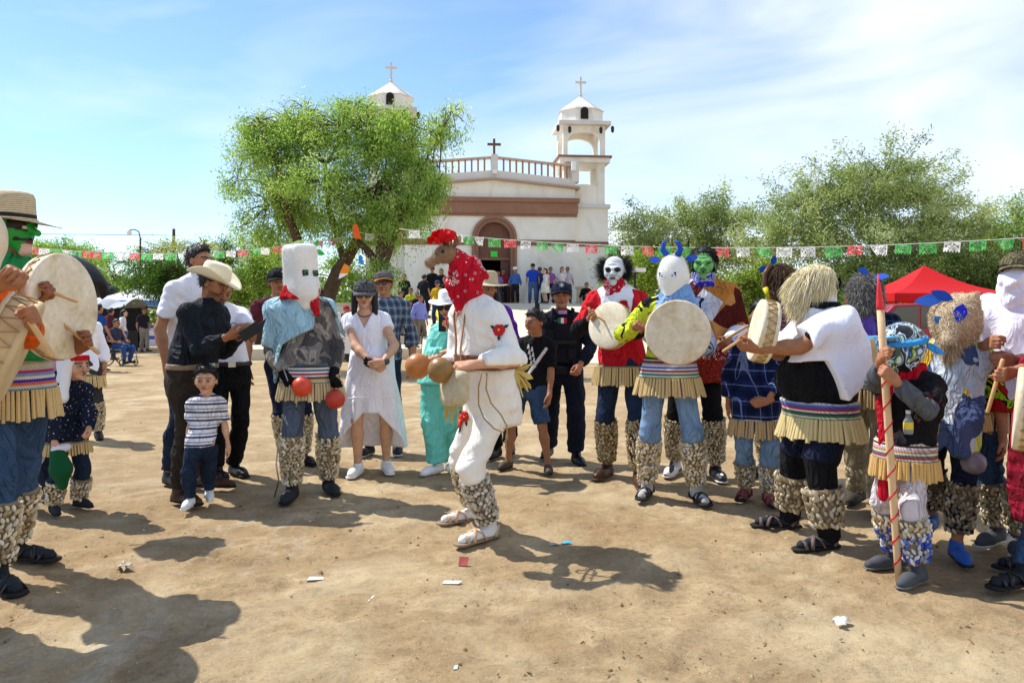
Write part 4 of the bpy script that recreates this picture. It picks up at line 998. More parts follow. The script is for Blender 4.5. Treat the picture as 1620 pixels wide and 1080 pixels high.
# ------------------------------------------------------------------ trees
def leaf_mat(name, rough=.55):
    if name in MATS: return MATS[name]
    m = bpy.data.materials.new(name); t = NT(m); c = t('VertexColor').outputs['Color']
    t.set(Base_Color=c, Roughness=rough, Specular_IOR_Level=.25)
    tr = t('BsdfTranslucent', Color=t.mix(1., c, (1.35, 1.3, .75, 1), 'MULTIPLY')); mx = t('MixShader', Fac=.5)
    t.t.links.new(t.b.outputs[0], mx.inputs[1]); t.t.links.new(tr.outputs[0], mx.inputs[2]); t.t.links.new(mx.outputs[0], t.t.nodes['Material Output'].inputs['Surface'])
    MATS[name] = m; return m
BARK = M('bark', '5b4a3c', rough=.95, var=.3, scale=8., bump=.9, bscale=22., spec=.1)
def tubes_np(paths, radii, n=4):
    V = []; F = []; b = 0
    for p, r in zip(paths, radii):
        p = np.asarray(p); m = len(p); t = np.gradient(p, axis=0); t /= np.linalg.norm(t, axis=1)[:, None] + 1e-9
        a = np.cross(t, np.array([.3, .5, .81])); a /= np.linalg.norm(a, axis=1)[:, None] + 1e-9; c = np.cross(t, a); an = 2 * np.pi * np.arange(n) / n
        V.append((p[:, None] + np.asarray(r)[:, None, None] * (a[:, None] * np.cos(an)[None, :, None] + c[:, None] * np.sin(an)[None, :, None])).reshape(-1, 3))
        i, k = np.meshgrid(np.arange(m - 1), np.arange(n), indexing='ij'); F.append(np.stack([i * n + k, i * n + (k + 1) % n, (i + 1) * n + (k + 1) % n, (i + 1) * n + k], -1).reshape(-1, 4) + b); b += m * n
    return np.concatenate(V), np.concatenate(F)
def tree(name, label, base, trunks, blobs, leaves, lsize=(.085, .03), cols=('7f9a3a', '98b048', '5f7f30', '4c6a2a'), droop=.55, seed=1, spread=.2, twig_l=1.0, group=None, up=.25, wisp=0., trunk_mat=None, tw=90, voids=60, limb=.045):
    """trunks: list of point lists with radii; blobs: (x, y, z, rx, ry, rz) crown masses, all relative to base"""
    r = np.random.default_rng(seed); root = empty(name, base, label=label, cat='tree', group=group)
    for pl in trunks:
        p = np.array([q[:3] for q in pl], float); rd = [q[3] for q in pl]
        tt = np.linspace(0, len(p) - 1, len(p) * 4); pp = np.stack([np.interp(tt, range(len(p)), p[:, i]) for i in range(3)], 1); pp[1:-1] = (pp[:-2] + 2 * pp[1:-1] + pp[2:]) / 4
        pp += r.normal(size=pp.shape) * .015; V, F = tubes_np([pp], [np.interp(tt, range(len(p)), rd)], 10); mk('trunk', V, F, trunk_mat or BARK, root)
    ends = np.array([pl[-1][:3] for pl in trunks]); B = np.array(blobs, float); vol = B[:, 3] * B[:, 4] * B[:, 5]; pr = vol ** .75 / (vol ** .75).sum()
    paths = []; rad = []; P0 = []; D0 = []; K = int(tw * len(B))
    # limbs from the trunk ends into each crown mass
    for bb in B:
        e = ends[np.argmin(np.linalg.norm(ends - bb[:3], axis=1))]; m_ = (e + bb[:3]) / 2 + r.normal(size=3) * .2; q = np.array([e, m_, bb[:3]]); tt = np.linspace(0, 2, 7)
        paths.append(np.stack([np.interp(tt, range(3), q[:, i]) for i in range(3)], 1) + r.normal(size=(7, 3)) * .03); rad.append(np.linspace(limb, limb * .4, 7))
    for j in range(K):
        bb = B[r.choice(len(B), p=pr)]; d = r.normal(size=3); d /= np.linalg.norm(d); d[2] = d[2] * .8 + up; d /= np.linalg.norm(d)
        s0 = bb[:3] + d * bb[3:] * r.uniform(.1, .45); e = bb[:3] + d * bb[3:] * r.uniform(.8, 1.08 + wisp * r.random()) + np.array([0, 0, -droop * .35 * r.random()])
        m_ = (s0 + e) / 2 + r.normal(size=3) * .12 + np.array([0, 0, .12 * bb[5]])
        tt = np.linspace(0, 1, 6)[:, None]; q = (1 - tt) ** 2 * s0 + 2 * tt * (1 - tt) * m_ + tt ** 2 * e; paths.append(q); rad.append(np.linspace(.015, .004, 6)); P0.append(q); D0.append(e - m_)
    V, F = tubes_np(paths, rad, 3); mk('branches', V, F, trunk_mat or BARK, root, kind='stuff')
    n = leaves; ti = r.integers(0, len(P0), n); tp = r.beta(2.2, 1.2, n) * 4.999; i0 = tp.astype(int); fr = (tp - i0)[:, None]; PP = np.array(P0)
    c = PP[ti, i0] * (1 - fr) + PP[ti, i0 + 1] * fr + r.normal(size=(n, 3)) * spread * np.array([1, 1, .8]); c[:, 2] -= r.exponential(size=n) * spread * droop
    d = np.array(D0)[ti] * .4 + r.normal(size=(n, 3)) * .55; d /= np.linalg.norm(d, axis=1)[:, None]; d[:, 2] -= droop; d /= np.linalg.norm(d, axis=1)[:, None]
    sv = np.cross(d, r.normal(size=(n, 3))); sv /= np.linalg.norm(sv, axis=1)[:, None] + 1e-9; L = lsize[0] * r.uniform(.6, 1.4, (n, 1)); w = lsize[1] * r.uniform(.6, 1.3, (n, 1)) * .5
    nn = np.cross(d, sv) * L * .12
    V = np.stack([c, c + d * L * .5 + sv * w + nn, c + d * L, c + d * L * .5 - sv * w + nn], 1).reshape(-1, 3); F = (np.arange(n)[:, None] * 4 + np.arange(4)[None])
    cs = np.array([srgb(q)[:3] for q in cols]); tc = cs[r.integers(0, len(cs), len(P0))][ti] * .65 + cs[r.integers(0, len(cs), n)] * .35; tc *= r.uniform(.8, 1.2, (n, 1))
    voids = int(K * .11); cv = PP[r.integers(0, len(P0), voids), 4].astype(np.float32); rv = r.uniform(.6, 1.5, voids) * spread * 2.0; c32 = c.astype(np.float32); keep = np.ones(n, bool)
    for q, z_ in zip(cv, rv): near = np.nonzero((np.abs(c32[:, 0] - q[0]) < z_) & (np.abs(c32[:, 2] - q[2]) < z_))[0]; near = near[((c32[near] - q) ** 2).sum(1) < z_ * z_]; keep[near[r.random(len(near)) < .9]] = False
    V = V.reshape(n, 4, 3)[keep].reshape(-1, 3); tc = tc[keep]; F = F[:len(tc)]
    mk('crown', V, F, leaf_mat('leaf'), root, smooth=False, col=np.repeat(tc, 4, 0)); return root
def bl(px, py, d, rpx, rpy, base, rd=None):
    c = pt(px, py, d) - Vector(base); return (c.x, c.y, c.z, rpx / F_PX * d, (rd or rpx / F_PX * d), rpy / F_PX * d)
def tp(px, py, d, base, r): c = pt(px, py, d) - Vector(base); return (c.x, c.y, c.z, r)
MESQ = ('98ba5a', 'aecb6c', '7da04a', '5e8438', 'c6da90')
base = Vector(G(500, 586)); d = base.y; base.z = 0
tree('mesquite_tree', 'leafy mesquite tree with leaning dark trunk left of the church', base,
     [[(0, 0, -.1, .24), tp(508, 500, d, base, .2), tp(540, 420, d, base, .17), tp(585, 350, d, base, .12), tp(600, 290, d - .3, base, .07)], [tp(512, 490, d, base, .16), tp(478, 400, d, base, .13), tp(450, 330, d - .5, base, .09), tp(445, 270, d - .6, base, .05)], [tp(545, 415, d, base, .1), tp(520, 330, d + .5, base, .08), tp(515, 260, d + .5, base, .05)]],
     [bl(430, 250, d, 62, 55, base), bl(470, 210, d + .5, 75, 45, base), bl(545, 205, d, 80, 50, base), bl(610, 240, d, 72, 52, base), bl(510, 290, d - .7, 85, 52, base), bl(430, 320, d, 60, 45, base), bl(600, 310, d + .4, 75, 42, base), bl(470, 345, d + .6, 60, 38, base), bl(395, 235, d + .3, 32, 45, base), bl(560, 355, d, 45, 28, base), bl(640, 270, d - .5, 42, 38, base), bl(440, 372, d + .6, 34, 28, base), bl(415, 365, d + .2, 26, 26, base), bl(590, 350, d - .6, 60, 30, base), bl(650, 320, d - .4, 40, 34, base), bl(378, 285, d, 26, 40, base), bl(485, 172, d, 38, 20, base), bl(560, 165, d, 34, 18, base), bl(408, 190, d, 30, 24, base), bl(400, 350, d, 30, 30, base)], 128000, cols=MESQ, seed=11, tw=52, spread=.135, lsize=(.082, .026), droop=.8, wisp=.25)
base = Vector(G(622, 590)); d = base.y; base.z = 0
tree('mesquite_tree', 'slimmer mesquite with upright forked trunk standing before the church wall', base,
     [[(-.3, 0, -.1, .19), tp(606, 470, d, base, .17), tp(603, 420, d, base, .15), tp(606, 350, d, base, .11), tp(612, 290, d, base, .06)], [tp(603, 430, d, base, .12), tp(585, 400, d, base, .1), tp(560, 375, d, base, .06)], [tp(606, 425, d, base, .11), tp(625, 370, d, base, .07), tp(640, 320, d, base, .045), tp(670, 262, d, base, .022), tp(695, 215, d, base, .012)]],
     [bl(655, 300, d, 42, 42, base), bl(690, 205, d, 30, 34, base), bl(715, 178, d, 22, 24, base), bl(672, 250, d, 24, 26, base), bl(620, 330, d, 40, 28, base), bl(690, 290, d, 20, 26, base), bl(630, 190, d + .3, 40, 32, base), bl(690, 255, d, 16, 22, base), bl(600, 420, d - .2, 26, 16, base)], 19000, cols=MESQ, seed=12, tw=13, spread=.12, lsize=(.085, .026), droop=1.3, wisp=.35, limb=.022, voids=20)
GREY = ('96a86e', 'abb982', '7f935c', '6c7e4e', 'bcc69a')
def rt(name, label, px, d, blobs, leaves, seed, cols=GREY, tr=.16, **kw):
    base = Vector(((px - 810) / F_PX * d, d, 0)); zc = min(q[1] + q[3] * .3 for q in blobs)
    trunks = [[(0, 0, -.2, tr), (.2, 0, 1.0, tr * .85), tp(px + 8, (500 + q[1]) / 2, d, base, tr * .6), tp(q[0], q[1] + q[3] * .5, d, base, tr * .25)] for q in blobs[:3]]
    return tree(name, label, base, trunks, [bl(q[0], q[1], d + random.uniform(-1, 1), q[2], q[3], base, rd=q[2] / F_PX * d * .8) for q in blobs], leaves, seed=seed, cols=cols, **kw)
KW = dict(lsize=(.16, .05), spread=.2, droop=.35, up=.4, wisp=.75, tw=48, voids=60)
GRP = 'trees round the square'
rt('thorn_tree', 'tallest wispy thorn tree behind the red canopy', 1375, 34, [(1370, 320, 110, 70), (1300, 335, 85, 62), (1450, 330, 90, 66), (1400, 282, 80, 48), (1330, 298, 60, 52), (1250, 365, 80, 52), (1380, 400, 150, 60), (1510, 370, 70, 62), (1210, 400, 60, 40)], 64000, 21, **KW)
rt('thorn_tree', 'smaller grey-green thorn tree between the church and the tallest tree', 1080, 38, [(1090, 355, 60, 42), (1030, 372, 60, 40), (1140, 365, 55, 52), (1000, 400, 50, 30), (1080, 410, 110, 44)], 40000, 22, **KW)
rt('thorn_tree', 'rounded green tree at the right edge of the square', 1610, 40, [(1612, 372, 52, 52), (1590, 410, 66, 55), (1650, 400, 50, 60), (1560, 430, 50, 40)], 24000, 23, cols=('7fa050', '94b261', '5d7f3c'), **KW)
rt('thorn_tree', 'dark dense tree directly behind the red canopy', 1440, 30, [(1440, 430, 100, 40), (1350, 450, 80, 40), (1530, 440, 70, 44), (1250, 450, 70, 36), (1580, 460, 60, 44)], 30000, 24, cols=('4c5f30', '3f5228', '5d7038', '6b7d44'), **KW)
LIME = ('8ca344', '9db252', '768f3a', '647f34')
KS = dict(lsize=(.12, .06), spread=.22, droop=.2, up=.3, wisp=.1, tw=40)
rt('leafy_shrub', 'bright lime green shrub behind the green masked man', 1195, 26, [(1190, 435, 40, 32), (1160, 455, 40, 32), (1225, 450, 40, 40), (1200, 485, 70, 30)], 16000, 25, cols=LIME, tr=.07, **KS)
rt('leafy_shrub', 'lime green shrub against the church tower', 1000, 29, [(985, 415, 32, 30), (1030, 425, 45, 30), (1070, 430, 40, 32), (1010, 455, 60, 30)], 15000, 26, cols=LIME, tr=.07, **KS)
# left side
rt('shade_tree', 'flat topped dark green shade tree by the white and blue canopy', 285, 30, [(255, 425, 45, 22), (215, 445, 26, 16), (285, 440, 40, 26), (245, 450, 50, 16)], 17000, 27, cols=('49682a', '577a30', '3a5522'), tr=.1, lsize=(.12, .05), spread=.2, droop=.25, tw=40)
rt('feathery_tree', 'pale yellow-green feathery tree behind the shade tree', 280, 40, [(280, 392, 46, 14), (240, 398, 36, 13), (320, 388, 26, 14)], 2600, 28, cols=('a3b060', '8fa052', 'b5bd78'), tr=.1, **KW)
rt('background_tree', 'dark crowned tree behind the cowboy hat', 365, 45, [(365, 400, 32, 24), (350, 425, 36, 26), (400, 410, 30, 30)], 11000, 29, cols=('4a6a38', '3c5a30', '5f8044'), tr=.14, **KW)
rt('background_tree', 'bright leafy tree low beside the leaning trunk', 405, 33, [(400, 440, 40, 36), (430, 420, 36, 38), (370, 465, 30, 24), (455, 450, 30, 36), (550, 440, 40, 40), (585, 465, 30, 30)], 26000, 30, cols=('7d9a40', '6a8838', '577a30', '93ac4c'), tr=.12, **KW)
rt('background_tree', 'rounded tree behind the round white drum', 100, 42, [(95, 398, 45, 20), (70, 425, 50, 36), (130, 428, 44, 32), (100, 455, 60, 30)], 26000, 31, cols=('8aa848', '9cb856', '6f8f3c'), tr=.14, **KW)
rt('background_tree', 'thin small-crowned tree left of the street lamp', 178, 46, [(180, 415, 26, 14), (175, 440, 28, 18), (160, 400, 8, 10), (150, 460, 36, 22)], 9000, 32, cols=('6f9050', '84a45e', '587840'), tr=.1, **KW)
rt('background_tree', 'bushy tree just left of the leaning mesquite', 320, 50, [(310, 462, 44, 32), (350, 458, 44, 34), (260, 470, 55, 28), (200, 478, 50, 20)], 20000, 33, cols=('63803c', '527034', '7a944a'), tr=.1, **KW)
# far-off wood closing the view
def wood(n=42000):
    r = np.random.default_rng(5); a = r.uniform(-1.0, 1.0, n); d = 75 + 20 * r.random(n); x = np.sin(a) * d * 1.15; y = np.cos(a) * d
    h = 4.6 + 2.8 * vnoise(x, y, 31, 5.) + 1.6 * vnoise(x, y, 32, 1.7); z = np.abs(h) * r.beta(1.5, 1.2, n)
    c = np.stack([x, y, z], 1); dv = r.normal(size=(n, 3)); dv /= np.linalg.norm(dv, axis=1)[:, None]; s_ = np.cross(dv, r.normal(size=(n, 3))); s_ /= np.linalg.norm(s_, axis=1)[:, None]
    L = r.uniform(.4, .95, (n, 1)); V = np.stack([c, c + dv * L * .5 + s_ * L * .3, c + dv * L, c + dv * L * .5 - s_ * L * .3], 1).reshape(-1, 3)
    cs = np.array([srgb(q)[:3] for q in ('66803e', '55703a', '7a9150', '4a6234')]); C = cs[r.integers(0, 4, n)] * r.uniform(.8, 1.2, (n, 1))
    mk('far_wood', V, np.arange(n)[:, None] * 4 + np.arange(4)[None], leaf_mat('leaf'), kind='stuff', smooth=False, col=np.repeat(C, 4, 0), label='low green wood far behind the square')
wood()

# ------------------------------------------------------------------ papel picado
def flag_mesh(key, colname, hexc, curl, hw=.145, hh=.2, seed=0):
    r = random.Random(seed); nx, ny = 11, 9; V = []; F = []
    for j in range(ny + 1):
        for i in range(nx + 1):
            x = -hw + 2 * hw * i / nx; z = -hh * j / ny; y = curl * (.03 * math.sin(3 * x / hw + j * .3) * j / ny) + .02 * curl * (j / ny) ** 2
            if curl > 1.5: x = x * (1 - .5 * (j / ny) ** 1.3) + .05 * (j / ny) * (1 if seed % 2 else -1); y += .05 * (j / ny) * math.sin(i * .6)
            V.append((x, y, z))
    for j in range(ny):
        for i in range(nx):
            if j == ny - 1 and i % 2: continue
            ii = min(i, nx - 1 - i)
            hole = 0 < j < ny - 1 and 0 < i < nx - 1 and ((ii * 3 + j * (2 + seed % 3)) % 5 in (0,) or (ii == 4 and j in (2, 4, 6)) or ((ii + j) % 4 == 0 and j in (3, 5)))
            if not hole: F.append((j * (nx + 1) + i, j * (nx + 1) + i + 1, (j + 1) * (nx + 1) + i + 1, (j + 1) * (nx + 1) + i))
    m = MATS.get('tissue_' + colname)
    if not m:
        m = bpy.data.materials.new('tissue_' + colname); t = NT(m); P_ = t.obj(); nz = t('TexNoise', Vector=P_, Scale=22., Detail=3.).outputs['Fac']
        c = t.mix(t.ramp(nz, [(.35, (0, 0, 0)), (.7, (.35, .35, .35))]), srgb(hexc), (.9, .9, .9, 1)); t.set(Base_Color=c, Roughness=.7, Specular_IOR_Level=.1)
        tr = t('BsdfTranslucent', Color=c); mx = t('MixShader', Fac=.5); t.t.links.new(t.b.outputs[0], mx.inputs[1]); t.t.links.new(tr.outputs[0], mx.inputs[2]); t.t.links.new(mx.outputs[0], t.t.nodes['Material Output'].inputs['Surface']); MATS['tissue_' + colname] = m
    return mk_mesh(key, V, F, m, smooth=False)
FC = {'g': ('green', '22c03a'), 'w': ('white', 'f2f2f2'), 'r': ('red', 'e8303c')}
FM = {}
def bunting(label, p0, p1, sag, items, scale=1.):
    """items: (photo x of the flag, colour)"""
    rt_ = empty('bunting', tuple(pt(*p0)), label=label, cat='bunting'); o = pt(*p0); e = pt(*p1)
    L = lambda t: o.lerp(e, t) + Vector((0, 0, -sag * 4 * t * (1 - t)))
    b = MB(); b.tube([L(k / 40) - o for k in range(41)], .006, 5); b.build('string', M('string', 'dad7cf', rough=.8), rt_, smooth=True)
    for k, (px, c) in enumerate(items):
        lo, hi = 0., 1.
        for _ in range(30):
            m_ = (lo + hi) / 2; q = L(m_); x = q.x / q.y * F_PX + 810
            if x < px: lo = m_
            else: hi = m_
        q = L(lo); v = k * 7 % 5; cu = (.4, 1.0, .6, 1.8, .8)[v]; key = 'flag_%s_%d' % (c, v)
        if key not in FM: FM[key] = flag_mesh(key, *FC[c], cu, seed=v)
        rr = random.Random(k); inst('flag', FM[key], rt_, Matrix.Translation(q - o) @ Matrix.Rotation(math.atan2(e.y - o.y, e.x - o.x) + rr.uniform(-.3, .3), 4, 'Z') @ Matrix.Rotation(rr.uniform(-.15, .35), 4, 'X') @ Matrix.Rotation(rr.uniform(-.08, .08), 4, 'Y') @ Matrix.Scale(scale * rr.uniform(.92, 1.06), 4))
bunting('string of green, white and red paper flags from the mesquite across to the right', (632, 362, 16), (1760, 366, 11), .30,
        [(655, 'w'), (678, 'g'), (723, 'w'), (742, 'g'), (758, 'w'), (782, 'g'), (806, 'r'), (832, 'w'), (857, 'g'), (881, 'g'), (906, 'w'), (936, 'r'), (966, 'g'), (992, 'w'), (1023, 'r'), (1052, 'g'), (1080, 'g'), (1143, 'r'), (1175, 'w'), (1206, 'g'), (1241, 'w'), (1278, 'w'), (1318, 'g'), (1353, 'r'), (1390, 'w'), (1429, 'g'), (1467, 'g'), (1507, 'w'), (1547, 'g'), (1590, 'g'), (1632, 'r')], .8)
bunting('string of small paper flags from the left edge to the mesquite trunks', (-140, 366, 15), (548, 374, 19.5), .42,
        [(30, 'r'), (52, 'r'), (70, 'w'), (88, 'g'), (106, 'w'), (122, 'g'), (138, 'r'), (152, 'r'), (170, 'g'), (190, 'w'), (213, 'r'), (232, 'g'), (250, 'w'), (270, 'g'), (292, 'w'), (312, 'g'), (347, 'g'), (366, 'w'), (384, 'r'), (405, 'g'), (420, 'w'), (440, 'r'), (474, 'w'), (506, 'r'), (524, 'r'), (538, 'w')], .72)
bunting('short string of faded paper flags tied between the two mesquites', (560, 366, 18.6), (655, 358, 19.5), .12, [(585, 'w'), (614, 'g'), (636, 'r')], .9)
for i, (px, py, c, lab) in enumerate(((564, 368, 'e8641c', 'orange cloth pennant tied to the upper branch'), (545, 428, 'e88a30', 'orange and blue pennant hanging beside the leaning trunk'), (571, 412, '2f8fe0', 'small blue pennant below the forked branches'))):
    b = MB(); c_ = pt(px, py, 18.2); s_ = .75 if i < 2 else .5
    pts = [(0, 0, .22), (.16, .03, .12), (.10, .05, -.1), (-.2, .02, -.28), (-.12, -.02, -.02)] if i == 1 else [(-.12, 0, .22), (.02, .02, .26), (.15, .03, -.2), (-.1, .02, -.16)]
    b.plate([Vector(p) * s_ for p in pts], (0, 1, 0), .008); b.build('pennant', M('pennant_%d' % i, pat=(lambda t, P_: t.ramp(t('MapRange', Value=t('SeparateXYZ', Vector=P_).outputs[2], From_Min=-.3, From_Max=.25).outputs[0], [(0, srgb('3f7fe0')), (.22, srgb('f0f0f4')), (.42, srgb('f0902c'))], 'CONSTANT')) if i == 1 else None, color=c, rough=.7), loc=c_, label=lab, cat='pennant')

# ------------------------------------------------------------------ things people hold
def basis(n):
    return Vector(n).normalized().to_track_quat('Z', 'Y').to_matrix()
HIDE = M('drum_hide', pat=p_noise([(.28, 'c3ab80'), (.45, 'dccdae'), (.62, 'e8dcc4')], 5., 5., .8, 'LINEAR'), rough=.6, var=.16, scale=30., bump=.15, bscale=70., spec=.25)
def drum(label, c, n, r, dep=.075, lace=True, tone=None):
    root = empty('hand_drum', c, label=label, cat='drum', group='hide hand drums'); R = basis(n)
    hide = tone or HIDE
    b = MB(); b.lathe([(.0005, dep / 2 + .002), (r * .5, dep / 2 + .003), (r * .96, dep / 2 + .003), (r * 1.0, dep / 2 - .001), (r * 1.012, dep / 2 - .012), (r * 1.01, dep / 2 - .026), (r * .995, dep / 2 - .028)], 48, (0, 0, 0), R, cap=False); b.build('drumhead', hide, root, smooth=True)
    b = MB(); b.lathe([(r * .99, dep / 2 - .002), (r * 1.003, 0), (r * .99, -dep / 2), (r * .955, -dep / 2), (r * .955, dep / 2 - .004)], 48, (0, 0, 0), R, cap=False); b.build('drum_rim', M('drum_wood', 'cdb184', rough=.6, var=.2, scale=9., bump=.3), root, smooth=True)
    b = MB(); b.lathe([(.0005, -dep / 2 - .002), (r * .96, -dep / 2 - .003), (r * 1.0, -dep / 2 + .001), (r * 1.012, -dep / 2 + .012), (r * 1.008, -dep / 2 + .022)], 48, (0, 0, 0), R, cap=False); b.build('back_hide', hide, root, smooth=True)
    if lace:
        b = MB(); N = 44; b.tube([R @ Vector((r * 1.016 * math.cos(2 * math.pi * k / N), r * 1.016 * math.sin(2 * math.pi * k / N), (dep / 2 - .022) * (1 if k % 2 else -1))) for k in range(N + 1)], .0035, 5); b.build('lacing', M('raw_thong', 'a98a5c', rough=.8), root)
    return root
WOODS = M('stick_wood', 'cda672', rough=.6, var=.22, scale=10., bump=.2)
def stick(label, p, i, dirv, fwd, back, r=(.012, .008)):
    g = p.grip(i); dv = Vector(dirv).normalized(); b = MB(); b.tube([-dv * back, -dv * (back - .012), dv * 0, dv * (fwd - .01), dv * fwd], [r[0] * .8, r[0], (r[0] + r[1]) / 2, r[1], r[1] * .5], 9)
    b.build('drumstick', WOODS, smooth=True, loc=g, label=label, cat='drumstick', group='drumsticks')
def gourd(label, p, i, dirv, r, col, hl=.05):
    g = p.grip(i); dv = Vector(dirv).normalized(); root = empty('gourd_rattle', g, label=label, cat='rattle', group='gourd rattles'); R = basis(dv)
    b = MB(); b.tube([-dv * .06, dv * hl], .0105, 8); b.build('handle', WOODS, root, smooth=True)
    b = MB(); b.lathe([(.0005, hl), (r * .35, hl + r * .07), (r * .72, hl + r * .32), (r * .96, hl + r * .72), (r, hl + r * 1.05), (r * .88, hl + r * 1.5), (r * .55, hl + r * 1.83), (r * .18, hl + r * 1.95), (.0005, hl + r * 1.96)], 28, (0, 0, 0), R, cap=False)
    b.build('gourd', M('gourd_' + col, col, rough=.38, var=.22, scale=14., bump=.08, bscale=30., spec=.4), root, smooth=True)
# ------------------------------------------------------------------ cloth helpers
def zp(p, py, dd=.1): return EYE + (HOR - py) / F_PX * (p.loc.y - dd)
def cape(p, mat, hem, off=.034, flare=.06, sleeve=.75, amp=.010, k=26., t1=1.0, name='cape', armoff=.02, lo=-.1, h=None, cut=None):
    q = S(); a = p.trunk(off, lo, t1); t = np.linspace(lo, t1, len(a[0])); g = np.clip(.9 - t, 0, 2) * flare
    q.loft(a[0], a[1], a[2], a[3] + g, a[4] + g, k=.04); p.add_shoulders(q, off)
    sl = sleeve if hasattr(sleeve, '__len__') else (sleeve, sleeve)
    for i in (0, 1):
        if sl[i] > 0: p.add_arm(q, i, off + armoff, sl[i], k=.06, flat=True)
    q.disp = fold(int(abs(p.loc.x * 13 + p.loc.y * 71)), amp, k, (1, 1, .22)); q.cut(lambda X, Y, Z: hem(X, Y) - Z)
    if cut: q.cut(cut)
    return p.put(name, q, mat, h=h)
def vmesh(p, name, q, mat, h=.009, fur=None, parent=None, **kw):
    V, Q = q.mesh(h); o = mk(name, V, Q, mat, parent or p.root, **kw)
    if fur:
        N = vnormals(V, Q); f = dict(fur); nm = f.pop('name', 'fur'); sel = f.pop('sel', None); VV, NN = V, N
        if sel is not None: m_ = sel(V); VV, NN = V[m_], N[m_]
        W, F, C = strands(VV, NN, **f); mk(nm, W, F, VC('fur_strand', rough=.7, bump=0., var=.05), o, smooth=False, col=C, kind='stuff')
    return o
def leaf_ear(p, a, b, w, mat, n, name='ear', parent=None, th=.006):
    """pointed paddle ear from a to b, lying across normal n"""
    a, b = Vector(a), Vector(b); d = b - a; s_ = d.cross(Vector(n)).normalized() * w; pts = [a, a + d * .25 + s_ * .8, a + d * .5 + s_, a + d * .8 + s_ * .6, b, a + d * .8 - s_ * .6, a + d * .5 - s_, a + d * .25 - s_ * .8]
    q = MB(); q.plate(pts, n, th); return q.build(name, mat, parent or p.root)
BLUE = M('blue_felt', '1f4fb4', rough=.8, var=.12, bump=.2, bscale=120.)
DENIM = cloth('denim', '3d5576', var=.28, scale=5., bump=.4, bscale=340.)
DENIM_L = cloth('light_denim', '7f9dc0', var=.25, scale=5., bump=.4, bscale=340.)
DENIM_D = cloth('dark_denim', '26344c', var=.28, scale=5., bump=.4, bscale=340.)
DENIM_G = cloth('grey_denim', '5a6678', var=.22, scale=5., bump=.4, bscale=340.)
BLACKC = cloth('black_cloth', '17171a', var=.2); WHITEC = cloth('white_cotton', 'eceaf0', var=.05, fold=.25); NAVY = cloth('navy_cloth', '1a2036', var=.2)
BLACKL = M('black_leather', '161413', rough=.42, var=.25, bump=.25, bscale=120., spec=.45); BROWNL = M('brown_leather', '4a2e1e', rough=.45, var=.3, bump=.25, bscale=90.)
WHITEL = M('white_trainer', 'eeeeee', rough=.5, var=.06, bump=.1); GREYS = M('grey_sole', 'c9c6c0', rough=.7)
WH = ['e8e0d0', 'e8e0d0', '20406a', 'e8e0d0', 'b02848', 'f0ead8', '2f8f70', 'f0ead8', 'e07890', 'd8c8a8']
CANE = 'd9bd85'

# ================================================================== left group
# masked drummer in a straw hat
p = P('drummer in straw hat, green mask and green shirt at the left edge', (18, 905), (20, 330), rot=62, w=1.05, hands=(dict(px=(74, 462, 3.95), grip=1, axis=(.95, .05, -.35), curl=1.0), dict(px=(120, 552, 4.2), axis=(-.6, .2, .7), curl=.8, f=(.2, -.9, .5))),
      feet=((2, 925), (28, 884)), skin='brown', pitch=4, yaw=12)
p.body(feat=False); p.shirt(cloth('green_tee', '2f9a58'), .75, hem=1.02, collar=cloth('green_tee'))
p.trousers(DENIM, leg=1.5); p.sandals(BLACKL, sock=M('dark_sock', '22252b'))
p.reed_belt(['60a0b8', 'd8d0c0', 'e07050', '4830b0', 'e8e4dc', '88a8c8', 'c03888', 'd8cfae', 'e0d4b4', 'c8b890'], z=zp(p, 572), hgt=.155, n=46, rl=.155, rr=.013, seed=4, flare=.12)
p.rattles(z0=.03, z1=.33, seed=4, size=1.15)
q = S(); u = p.u; H = p.H
q.ell(H(0, .05, .1), (.8 * u, .95 * u, 1.0 * u), R=p.Rh); q.cone(H(0, -.35, -.4), H(0, -.62, -.95), .5 * u, .25 * u, k=.04); q.cone(H(0, -.8, .15), H(0, -1.38, -.1), .12 * u, .16 * u, k=.03); q.cone(H(0, -.85, -.5), H(0, -.98, -.5), .2 * u, .12 * u, k=.03)
q.cone(H(-.35, -.75, .3), H(.35, -.75, .3), .13 * u, .13 * u, k=.04); q.cone(H(0, -.7, -.9), H(0, -.86, -.95), .2 * u, .16 * u, k=.03)
V, Q = q.mesh(.007); L = (np.array(p.Rh.transposed()) @ (V - np.array(p.hc)).T).T / u; C = np.tile(np.array(srgb('1d9c3c')[:3]), (len(V), 1))
fr = L[:, 1] < -.3; eye = fr & (np.abs(L[:, 2] - .12 - .2 * np.abs(L[:, 0])) < .22) & (np.abs(L[:, 0]) < .75) & (L[:, 1] > -.98); C[eye] = .012
C[fr & (np.abs(L[:, 2] + .42) < .07) & (np.abs(L[:, 0]) < .55)] = .012; C[fr & (np.hypot(np.abs(L[:, 0]) - .3, L[:, 2] - .13) < .08)] = srgb('d8d0c0')[:3]; C[fr & (np.abs(L[:, 2] + .55) < .05) & (np.abs(L[:, 0]) < .2)] = srgb('7a2a20')[:3]
C[fr & (L[:, 2] < -.62) & (np.abs(L[:, 0]) < .28) & (L[:, 1] < -.6)] = srgb('d9b8a4')[:3]
mk('mask', V, Q, VC('painted_mask', rough=.45, bump=.1, var=.06), p.root, col=C)
STRAW = M('woven_straw', pat=lambda t, P_: t.mix(t.math('LESS_THAN', t.math('MODULO', t.math('ADD', t('SeparateXYZ', Vector=P_).outputs[2], 10.), .011), .0035), srgb('d9c6a2'), srgb('9a8460')), rough=.8, var=.2, scale=40., bump=.8, bscale=150.)
